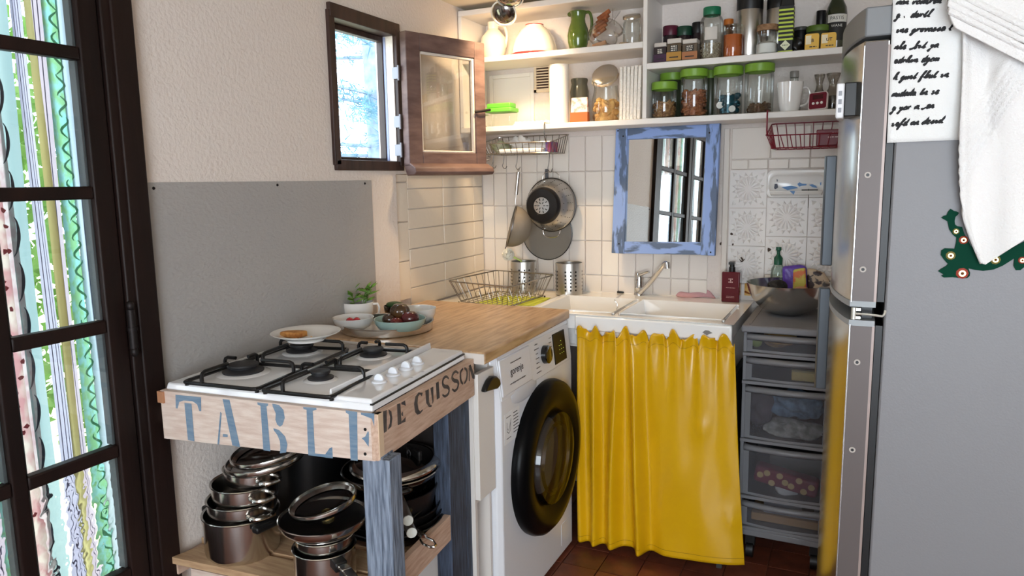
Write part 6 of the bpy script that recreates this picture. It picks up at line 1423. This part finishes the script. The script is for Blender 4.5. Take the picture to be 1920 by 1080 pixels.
t2 = jar('glass_cruet', 'smoky glass cruet at the fridge end of the shelf, the plain one', 'cruet', (1523,1546,205,140), YB_-.01, Z1, thin_glass('smoky', (.72,.70,.66), .10), prof=[(0,0),(.9,0),(1,.15),(1,.45),(.55,.62),(.45,.75),(.8,.95),(.85,1),(.7,.97)])
t2 = jar('glass_cruet', 'smoky glass cruet with a dark base at the fridge end of the shelf', 'cruet', (1545,1575,205,138), YB_-.01, Z1, thin_glass('smoky', (.72,.70,.66), .10), prof=[(0,0),(.9,0),(1,.15),(1,.45),(.55,.62),(.45,.75),(.8,.95),(.85,1),(.7,.97)]); obj('contents', MB().lathe([(0,.004),(t2[2]*.9,.004),(t2[2]*.95,t2[3]*.42),(0,t2[3]*.42)], t2[1], 24), mat('dark_oil', S(60,48,40), .3), t2[0])
# --- upper right: spices
def spice(label, px, col, lidc):
    xl, xr, yb, yt = px; a = at(xl, yb, y=YF-.014); b = at(xr, yb, y=YF-.014); tz = at((xl+xr)/2, yt, y=YF).z; w_ = (b.x-a.x)*.94
    t_ = thing('spice_jar', label, 'spice jar', ((a.x+b.x)/2, YF, Z2R), 'small square spice jars with labels'); x0 = a.x+.001; y0 = YF-.014; z = Z2R+.0003; hh = tz-z
    obj('glass', MB().box((x0, y0, z), (x0+w_, y0+w_, z+hh*.80)), mat('spice_'+lidc[0:4]+label[:9], S(*col), .25, coat=.4), t_, bevel=.003)
    obj('cap', MB().box((x0+.001, y0+.001, z+hh*.80), (x0+w_-.001, y0+w_-.001, z+hh)), mat('spice_cap', S(206,198,188), .45), t_, bevel=.003)
    obj('label', MB().box((x0-.0004, y0-.0006, z+hh*.10), (x0+w_+.0004, y0+.002, z+hh*.44)), mat('lab_'+label[:9], S(*SP[lidc]), .6), t_)
    obj('badge', MB().box((x0+w_*.24, y0-.0008, z+hh*.46), (x0+w_*.76, y0+.002, z+hh*.72)), mat('badge_dark', S(36,34,32), .5), t_)
    
    for q_ in (.67, .59, .51): marks(hh*.075, mat('badge_ink', S(220,214,200), .6), t_, (x0+w_/2, y0-.0008, z+hh*q_), (1,0,0), (0,0,1), w_*(.38+.01*q_))
    obj('label_line', MB().box((x0+w_*.2, y0-.0009, z+hh*.20), (x0+w_*.8, y0+.001, z+hh*.25)), mat('badge_dark', S(36,34,32), .5), t_)
SP = {'purple': (64,34,62), 'mustard': (176,130,54), 'copper': (168,110,70)}
spice('plum-labelled square spice jar by the divider', (1225,1250,119,81), (50,40,44), 'purple')
spice('mustard-labelled square spice jar between two others', (1249,1278,117,73), (90,76,58), 'mustard')
spice('copper-labelled square spice jar nearest the grain jar', (1278,1308,115,74), (96,84,70), 'copper')
jar('spice_pot', 'dark jar with a maroon lid behind the spice jars', 'jar', (1243,1270,110,50), YB_, Z2R, mat('dark_glass', S(40,30,34), .2), capm=mat('cap_maroon', S(84,22,44), .4), capz=.78)
jar('spice_pot', 'dark jar with a bottle-green lid behind the spice jars', 'jar', (1269,1296,110,51), YB_, Z2R, mat('dark_glass', S(40,30,34), .2), capm=mat('cap_bottle', S(24,64,46), .4), capz=.78)
jar('spice_pot', 'dark jar with a black lid behind the copper-labelled spice jar', 'jar', (1297,1318,110,43), YB_, Z2R, mat('dark_glass', S(40,30,34), .2), capm=BLACK, capz=.76)
t_, c, r, h = jar('grain_jar', 'tall clear plastic jar with a green screw lid, half full of seeds', 'jar', (1312,1354,112,15), YF, Z2R, GLASS, prof=[(0,0),(.95,0),(1,.02),(1,.72),(.9,.80),(.72,.85),(.72,.87)], capm=mat('cap_emerald', S(22,108,74), .4), capz=.86, lidr=.76)
fill(t_, c, r*.9, .004, h*.32, 400, .0032, mat('seeds', S(176,164,140), .8, col2=S(130,116,96), vs=200), 5)
obj('label', MB().sheet(lambda u, v: V((c.x+r*1.003*math.cos(-2.0+u*1.1), c.y+r*1.003*math.sin(-2.0+u*1.1), c.z+h*(.36+.24*v))), 8, 1), mat('paper_label', S(206,200,192), .7), t_)
jar('orange_cap_jar', 'jar with an orange lid peeping out behind the turmeric', 'jar', (1356,1373,106,37), YB_, Z2R, mat('brown_glass', S(96,56,30), .2), capm=mat('cap_orange', S(196,110,40), .4), capz=.86)
t_, c, r, h = jar('turmeric_jar', 'glass jar of orange turmeric powder', 'jar', (1356,1391,109,48), YF, Z2R, GLASS, capm=thin_glass('clear_cap', (.82,.80,.74), .08), capz=.86); obj('powder', MB().lathe([(0,.003),(r*.94,.003),(r*.95,h*.70),(0,h*.72)], c, 28), mat('turmeric', S(184,92,30), .8), t_)
def thermos(label, px, Y):
    x, D, z0, h = up(*px, Y, Z2R); r = D/2; t_ = thing('thermos', label, 'thermos', (x, Y, Z2R)); c = (x, Y, Z2R+.0003)
    obj('body', MB().lathe([(0,0),(r*.97,0),(r,.004),(r,h*.78),(r*.985,h*.79)], c, 40), STEELB, t_); obj('lid', MB().lathe([(r*1.0,h*.785),(r*1.01,h*.80),(r*1.01,h*.985),(r*.95,h),(0,h)], c, 40), BLACK, t_)
thermos('tall steel thermos with a black lid, beside the turmeric jar', (1380,1427,106,-4), YM+.004)
thermos('second steel thermos, half hidden by the striped carton', (1436,1478,104,-6), YM+.016)
t_, c, r, h = jar('salt_jar', 'cork-topped glass jar of white salt', 'jar', (1418,1457,105,48), YF, Z2R, GLASS, prof=[(0,0),(.85,0),(1,.06),(1,.34),(.86,.48),(.90,.62),(.95,.78),(.90,.80)], capm=mat('cork', S(160,124,92), .9, col2=S(120,90,64), vs=60), capz=.81, lidr=1.0); obj('salt', MB().lathe([(0,.003),(r*.82,.003),(r*.95,h*.06),(r*.95,h*.36),(r*.6,h*.44),(0,h*.45)], c, 28), mat('salt', S(238,236,232), .8), t_)
a = at(1458, 102, y=YF-.02); b = at(1485, 102, y=YF-.02); tz = at(1472, 10, y=YF-.02).z
cb2 = thing('tea_carton', 'tall black carton with lime green stripes', 'carton', ((a.x+b.x)/2, YF, Z2R))
w_ = b.x-a.x; z = Z2R+.0003; hh = tz-z
obj('box', MB().box((a.x, YF-.02, z), (b.x, YF+.030, tz)), mat('carton_black', S(20,20,18), .5), cb2, bevel=.001)
obj('bag_top', MB().prism([(a.x, YF+.0, tz), (b.x, YF+.0, tz), (b.x-.002, YF+.004, tz+.030), (a.x+.004, YF+.004, tz+.030)], (0,.010,0)), mat('carton_black', S(20,20,18), .5), cb2, bevel=.004)
LIME = mat('lime_stripe', S(186,206,70), .5)
for k in range(8): zz = z+hh*(.27+.088*k); obj('stripe', MB().box((a.x-.0004, YF-.0206, zz), (b.x+.0004, YF+.02, zz+hh*.040)), LIME, cb2)
obj('stripe', MB().box((a.x-.0004, YF-.0206, z+hh*.02), (b.x+.0004, YF+.02, z+hh*.05)), LIME, cb2)
cx = (a.x+b.x)/2; zc = z+hh*.165; s_ = w_*.36; mb = MB(); poly(mb, [(cx-s_, YF-.0208, zc), (cx, YF-.0208, zc-s_), (cx+s_, YF-.0208, zc), (cx, YF-.0208, zc+s_)]); obj('diamond', mb, mat('diamond_cream', S(226,228,196), .6), cb2, smooth=0)
marks(hh*.022, mat('badge_dark', S(36,34,32), .5), cb2, (cx, YF-.0209, zc), (1,0,0), (0,0,1), s_*1.2)
tag(obj('twist_bag', floorz(lump(at(1494, 88, y=YF+.01), (.020,.020,.026), 20, seed=41, amp=.3), Z2R), mat('black_bag', S(20,20,22), .3)), 'small knotted black bag beside the striped carton', 'bag')
jar('dark_tin', 'round dark tin behind the knotted black bag', 'tin', (1488,1512,100,52), YB_, Z2R, BLACK, capm=mat('tin_grey', S(70,70,66), .4), capz=.9)
def teabox(label, px, t1):
    xl, xr, yb, yt = px; a = at(xl, yb, y=YF-.012); b = at(xr, yb, y=YF-.012); tz = at((xl+xr)/2, yt, y=YF-.012).z
    t_ = thing('sweetener_box', label, 'box', ((a.x+b.x)/2, YF, Z2R)); mb = MB(); zc = (Z2R+tz)/2; hh = tz-Z2R-.0006
    P = rrect((a.x+b.x)/2, zc, b.x-a.x-.001, hh, .006, YF-.012, 3); bandloft(mb, [[(x_, YF+.012, z_) for x_, _, z_ in P], P]); fs = tuple(range(len(P)-1, -1, -1)); mb.f.append(fs)
    obj('case', mb, mat('yellow_box', S(226,178,60), .4), t_)
    obj('label', MB().box((a.x+.003, YF-.0128, zc-hh*.10), (a.x+(b.x-a.x)*.45, YF-.0118, zc+hh*.40)), mat('label_cream', S(240,226,190), .5), t_)
    text(t1, hh*.26, mat('badge_dark', S(36,34,32), .5), t_, ((a.x+b.x)/2+.002, YF-.0124, zc+hh*.10), (1,0,0), (0,0,1), bold=.02); marks(hh*.10, mat('badge_dark', S(36,34,32), .5), t_, ((a.x+b.x)/2+.004, YF-.0124, zc-hh*.25), (1,0,0), (0,0,1), (b.x-a.x)*.5)
teabox('small yellow box printed with a letter B beside the black bag', (1508,1535,98,63), 'B'); teabox('small yellow box next to the pastis bottle', (1538,1567,96,61), 'UT')
t_, c, r, h = jar('pickle_jar', 'wide jar with a moss green lid behind the yellow boxes', 'jar', (1512,1552,96,50), YM+.03, Z2R, mat('dark_jar', S(52,58,40), .3), capm=mat('cap_moss', S(86,112,40), .5), capz=.80)
jar('glass_bottle', 'slim bottle with a black cap behind the moss green lid', 'bottle', (1529,1545,90,21), YB_+.012, Z2R, mat('dark_glass', S(40,30,34), .2), capm=BLACK, capz=.62)
t_, c, r, h = jar('spirit_bottle', 'dark green pastis bottle with a black and white label', 'bottle', (1547,1584,95,-12), YB_-.02, Z2R, mat('green_bottle', S(36,44,22), .10, coat=.6), prof=[(0,0),(.95,0),(1,.03),(1,.66),(.92,.76),(.60,.88),(.40,.95),(.38,1.1),(.38,1.15),(0,1.15)])
def curved_label(z0_, z1_, m, a0=-2.45, a1=-.35, k=1.004, nm='label'):
    return obj(nm, MB().sheet(lambda u, v: V((c.x+r*k*math.cos(a0+(a1-a0)*u), c.y+r*k*math.sin(a0+(a1-a0)*u), c.z+h*(z0_+(z1_-z0_)*v))), 12, 1), m, t_)
curved_label(.20, .64, mat('label_black', S(34,34,32), .6)); curved_label(.50, .63, mat('label_white', S(214,212,204), .6), k=1.008)
for wd, zz, sz in (('PASTIS', .565, .105), ('WANE', .44, .085)):
    o = text(wd, r*.46 if wd == 'PASTIS' else r*.36, mat('label_black', S(34,34,32), .6) if wd == 'PASTIS' else mat('label_white', S(214,212,204), .6), t_, (0,0,0), (1,0,0), (0,0,1))
    me = o.data; L = LOC[t_.name]
    for v__ in me.vertices:
        w__ = v__.co+L; a_ = -PI/2+.10+w__.x/r; v__.co = V((c.x+r*1.014*math.cos(a_), c.y+r*1.014*math.sin(a_), c.z+h*zz+w__.z))-L
# --- upper left
x, D, z0, h = up(901, 950, 104, 42, YM, Z2L); r = D/2
cj = thing('ceramic_jug', 'cream ceramic jug with a square neck under the spotlight', 'jug', (x, YM, Z2L)); CRM = mat('cream_ceramic', S(238,230,212), .25, coat=.3)
obj('body', MB().lathe([(0,0),(r*.62,0),(r*.9,h*.20),(r*1.0,h*.40),(r*.92,h*.60),(r*.55,h*.76),(r*.40,h*.82),(r*.42,h),(r*.36,h),(r*.34,h*.82)], (x, YM, Z2L), 36), CRM, cj)
q = V((x, YM, Z2L)); obj('handle', MB().tube(smoothline([q+d*r*.35+V((0,-.01,h*.92)), q+d*r*.95+V((0,-.014,h*.88)), q+d*r*1.15+V((0,-.014,h*.62)), q+d*r*.95+V((0,-.008,h*.34))], 4), .0055, 8), CRM, cj)
x, D, z0, h = up(951, 1056, 101, 47, -.110, Z2L); r = min(D/2, .098)
eb = thing('enamel_bowl', 'white enamel bowl turned upside down, red rim, beside the green jug', 'bowl', (x, -.115, Z2L)); q = (x, -.115, Z2L)
obj('bowl', MB().lathe([(r*.97,.006),(r*.93,h*.25),(r*.82,h*.55),(r*.60,h*.82),(r*.40,h*.93),(r*.38,h*.97),(0,h*.97)], q, 48), mat('enamel_white', S(240,232,214), .18, coat=.4), eb)
obj('rim', MB().lathe([(r*.94,.002),(r*1.0,0),(r*1.05,.004),(r*1.03,.009),(r*.96,.010)], q, 48), mat('enamel_red', S(196,40,44), .25, coat=.3), eb); obj('foot_ring', MB().lathe([(r*.37,h*.96),(r*.38,h*1.0),(r*.34,h*1.0),(r*.33,h*.965)], q, 36), mat('enamel_red', S(196,40,44), .25, coat=.3), eb)
x, D, z0, h = up(1064, 1104, 93, 22, YM, Z2L); r = D/2
gj = thing('green_jug', 'glossy green glazed pottery jug on the upper shelf', 'jug', (x, YM, Z2L)); GRN = mat('green_glaze', S(96,118,42), .12, col2=S(60,84,28), vs=12, coat=.7); q = V((x, YM, Z2L))
obj('body', MB().lathe([(0,0),(r*.70,0),(r*.74,.004),(r*.95,h*.25),(r*1.0,h*.42),(r*.92,h*.58),(r*.72,h*.72),(r*.66,h*.82),(r*.76,h*.97),(r*.80,h),(r*.72,h*.985),(r*.60,h*.82),(r*.66,h*.70)], q, 40), GRN, gj)
obj('spout', MB().ell(q+V((-r*.72,-.006,h*.95)), .012,.010,.010, 12, 8), GRN, gj)
obj('handle', MB().tube(smoothline([q+d*r*.60+V((0,0,h*.97)), q+d*r*1.05+V((0,0,h*.98)), q+d*r*1.28+V((0,0,h*.80)), q+d*r*1.22+V((0,0,h*.55)), q+d*r*.86+V((0,0,h*.30))], 4), .006, 8), GRN, gj)
# bag of biscuits
a = at(1134, 88, y=YM-.03); bg_ = thing('biscuit_bag', 'clear plastic bag of brown sausage-shaped biscuits beside the empty jar', 'bag', (a.x, YM-.03, Z2L))
BIS = mat('biscuit', S(168,100,58), .7, col2=S(130,72,40), vs=50, bump=.3, bs=100)
for k in range(5):
    p = at(1116+k*2, 66-k*8, y=YM-.03); p.z = max(p.z, Z2L+.02); e_ = V((.042, -.004, .022)); obj('biscuit', MB().tube([p-e_*.15, p+e_*.4, p+e_], .0085, 10), BIS, bg_)
for k in range(3): p = at(1112+k*7, 84-k*3, y=YM-.035); p.z = Z2L+.012+k*.003; obj('biscuit', MB().tube([p, p+V((.022,0,.006))], .008, 8), mat('biscuit_pale', S(210,160,120), .7), bg_)
obj('plastic', floorz(lump((a.x, YM-.03, Z2L+.05), (.062,.034,.052), 30, seed=51, amp=.18), Z2L+.0006), thin_glass('film', (.95,.95,.95), .10, .08), bg_)
obj('twisted_neck', MB().lathe([(.016,0),(.006,.012),(.005,.018),(.014,.040),(.018,.055)], n=10, M=Matrix.Translation((a.x+.028, YM-.03, Z2L+.088)) @ Matrix.Rotation(.35,4,'Y')), thin_glass('film', (.95,.95,.95), .10, .08), bg_)
t_, c, r, h = jar('empty_jar', 'empty glass jar with a steel lid tilted open', 'jar', (1168,1202,82,27), YM-.01, Z2L, GLASS, prof=[(0,0),(.95,0),(1,.03),(1,.70),(.85,.80),(.88,.86)])
obj('lid', MB().lathe([(0,.012),(r*.9,.012),(r*.98,.008),(r,0),(r*.92,.002)], n=32, M=Matrix.Translation((c.x, c.y-.006, c.z+h*.87)) @ Matrix.Rotation(.35,4,'X')), STEEL, t_)
tag(obj('jar_lid', MB().lathe([(0,.008),(r*.55,.008),(r*.62,.004),(r*.62,0),(0,0)], (c.x-.012, c.y-r-.022, Z2L+.0003), 24), STEEL), 'loose steel jar lid lying in front of the empty jar', 'lid')
# --- lower left
a = at(908, 232, y=YF-.02); b = at(957, 232, y=YF-.02); tz = at(932, 194, y=YF).z; z = Z1+.0003
fb2 = thing('food_container', 'clear food box with a bright green lid near the window sash', 'container', ((a.x+b.x)/2, YF+.02, Z1))
obj('tub', MB().hexa([(a.x+.006,YF-.014,z),(b.x-.006,YF-.014,z),(b.x-.006,YF+.05,z),(a.x+.006,YF+.05,z),(a.x,YF-.02,z+(tz-z)*.62),(b.x,YF-.02,z+(tz-z)*.62),(b.x,YF+.056,z+(tz-z)*.62),(a.x,YF+.056,z+(tz-z)*.62)]), thin_glass('tub_plastic', (.9,.93,.92), .08), fb2, bevel=.004)
obj('lid', MB().box((a.x-.003,YF-.023,z+(tz-z)*.62), (b.x+.003,YF+.059,z+(tz-z)*.80)).box((a.x+.008,YF-.012,z+(tz-z)*.80), (b.x-.004,YF+.048,tz)), mat('lid_lime', S(110,196,70), .35), fb2, bevel=.004)
a = at(962, 232, y=YF-.02); b = at(1026, 229, y=YF-.02)
eg = thing('egg_tray', 'white bumpy egg tray lying flat beside the green-lidded box', 'egg tray', ((a.x+b.x)/2, YF, Z1)); WPL = mat('tray_white', S(236,230,218), .5)
obj('plate', MB().box((a.x,YF-.02,z), (b.x,YF+.06,z+.008)), WPL, eg, bevel=.002)
mb = MB(); nb = 8
for i in range(nb):
    for j in range(4): mb.lathe([(.0075,0),(.006,.008),(.0045,.010),(0,.0105)], (a.x+.009+(b.x-a.x-.018)*i/(nb-1), YF-.010+j*.020, z+.0075), 12)
obj('cups', mb, WPL, eg)
x, D, z0, h = up(1031, 1067, 226, 122, YF+.02, Z1); r = D/2; q = (x, YF+.02, z)
pr2 = thing('paper_towel_roll', 'white kitchen paper roll standing upright on the lower shelf', 'paper roll', q); obj('paper', MB().lathe([(r*.35,.0),(r,0),(r,h),(r*.35,h),(r*.35,0)], q, 40), mat('kitchen_paper', S(240,236,228), .95, bump=.3, bs=250), pr2); obj('core', MB().lathe([(r*.34,.001),(r*.34,h-.001),(r*.30,h-.001),(r*.30,.001)], q, 24), mat('core_card', S(170,140,110), .8), pr2)
jar('dark_carafe', 'dark grey jar with a wide rim behind the paprika packet', 'jar', (1069,1104,222,148), YB_, Z1, mat('grey_glass', S(92,90,76), .25, coat=.3), prof=[(0,0),(.9,0),(1,.06),(1,.72),(.90,.82),(.84,.88),(.92,.97),(.86,1),(0,1)])
a = at(1071, 222, y=YF); b = at(1103, 222, y=YF); tz = at(1087, 183, y=YF).z; hh = tz-z
pk = thing('spice_packet', 'paprika packet with a brown lower band between paper roll and cookie jar', 'packet', ((a.x+b.x)/2, YF, Z1))
obj('pack', MB().hexa([(a.x,YF-.012,z),(b.x,YF-.012,z),(b.x,YF+.016,z),(a.x,YF+.016,z),(a.x+.002,YF-.004,tz),(b.x-.002,YF-.004,tz),(b.x-.002,YF+.004,tz),(a.x+.002,YF+.004,tz)]), mat('pack_white', S(232,222,214), .5, col2=S(206,150,144), vs=40, ramp=(.5,.6)), pk, bevel=.002)
obj('band', MB().hexa([(a.x-.0006,YF-.0128,z),(b.x+.0006,YF-.0128,z),(b.x+.0006,YF+.0165,z),(a.x-.0006,YF+.0165,z),(a.x+.0002,YF-.0100,z+hh*.42),(b.x-.0002,YF-.0100,z+hh*.42),(b.x-.0002,YF+.0122,z+hh*.42),(a.x+.0002,YF+.0122,z+hh*.42)]), mat('band_brown', S(176,92,46), .5), pk)
t_, c, r, h = jar('cookie_jar', 'big round glass jar of cookies with a tilted steel lid', 'jar', (1110,1162,222,160), YF+.025, Z1, GLASS, prof=[(0,0),(.80,0),(.95,.08),(1,.35),(1,.60),(.86,.85),(.82,1.0)])
fill(t_, c, r*.80, .008, h*.60, 46, .014, mat('cookie', S(222,182,116), .8, col2=S(196,146,84), vs=40), 6, squash=.95)
obj('lid', MB().lathe([(0,.016),(r*.86,.016),(r*.95,.012),(r*.98,0),(r*.90,.002)], n=40, M=Matrix.Translation((c.x+.002, c.y-.012, c.z+h*1.22)) @ Matrix.Rotation(.95,4,'X')), STEEL, t_)
obj('lid_wire', MB().tube([c+V((-r*.8,0,h*.95)), c+V((-r*.9,-.02,h*1.05)), c+V((-r*.85,-.03,h*1.2))], .0016, 6), STEEL, t_)
a = at(1161, 222, y=YF-.03); b = at(1200, 222, y=YF-.03); tz = at(1180, 124, y=YF-.03).z
nk = thing('napkin_pack', 'tall pack of white embossed napkins leaning on the divider', 'napkins', ((a.x+b.x)/2, YF, Z1)); EMB = mat('embossed', S(238,232,222), .8, bump=1.0, bs=160, btype='voronoi')
n = 6; w_ = min(b.x, .770)-a.x
for k in range(n):
    x0 = a.x+w_*k/n; obj('napkin_stack', MB().sheet(lambda u, v: V((0,0,0)), 1, 1) if 0 else MB().hexa([(x0,YF-.03,z),(x0+w_/n-.0012,YF-.03,z),(x0+w_/n-.0012,YF+.09,z),(x0,YF+.09,z),(x0+.001*k,YF-.03,tz+.0015*math.sin(k*2)),(x0+w_/n-.0012+.0008*k,YF-.03,tz+.0015*math.sin(k*2)),(x0+w_/n-.0012,YF+.09,tz),(x0,YF+.09,tz)]), EMB, nk, bevel=.002)
# things on top of the fridge
a = at(1628, 6, y=-1.05); tag(obj('rolled_paper', MB().cyl((1.60, -1.12, FZ+.022), (1.72, -.98, FZ+.022), .021, n=20), mat('roll_cream', S(222,212,190), .8)), 'rolled cream paper lying on top of the fridge', 'paper')

# ---------------------------------------------------------------- look-alikes share a group
GROUPS = {'storage_jar': 'green-lidded storage jars', 's_hook': 'hooks on the chrome basket', 'utensil_holder': 'perforated utensil holders', 'ceramic_bowl': 'bowls on the tray', 'frying_pan': 'black pans in the right stack',
          'casserole': 'casseroles on the table shelf', 'pan_lid': 'pan lids on the table shelf', 'black_tomato': 'dark tomatoes in the teal bowl', 'cherry_tomato': 'cherry tomatoes in the white bowl', 'thermos': 'steel thermos flasks',
          'spice_pot': 'dark jars behind the spices', 'snack_bag': 'foil packets behind the bowl', 'folded_cloth': 'cloths in the third drawer', 'glass_cruet': 'glass cruets by the fridge', 'sweetener_box': 'small yellow boxes', 'wire_basket': 'wire baskets under the shelf',
          'saucepan': 'saucepans on the table shelf', 'stock_pot': 'stock pots on the table shelf', 'avocado': 'avocados in the steel bowl', 'glass_bottle': 'small bottles on the shelves'}
for o in bpy.data.objects:
    b_ = o.name.split('.')[0]
    if o.parent is None and b_ in GROUPS and 'label' in o: o['group'] = GROUPS[b_]
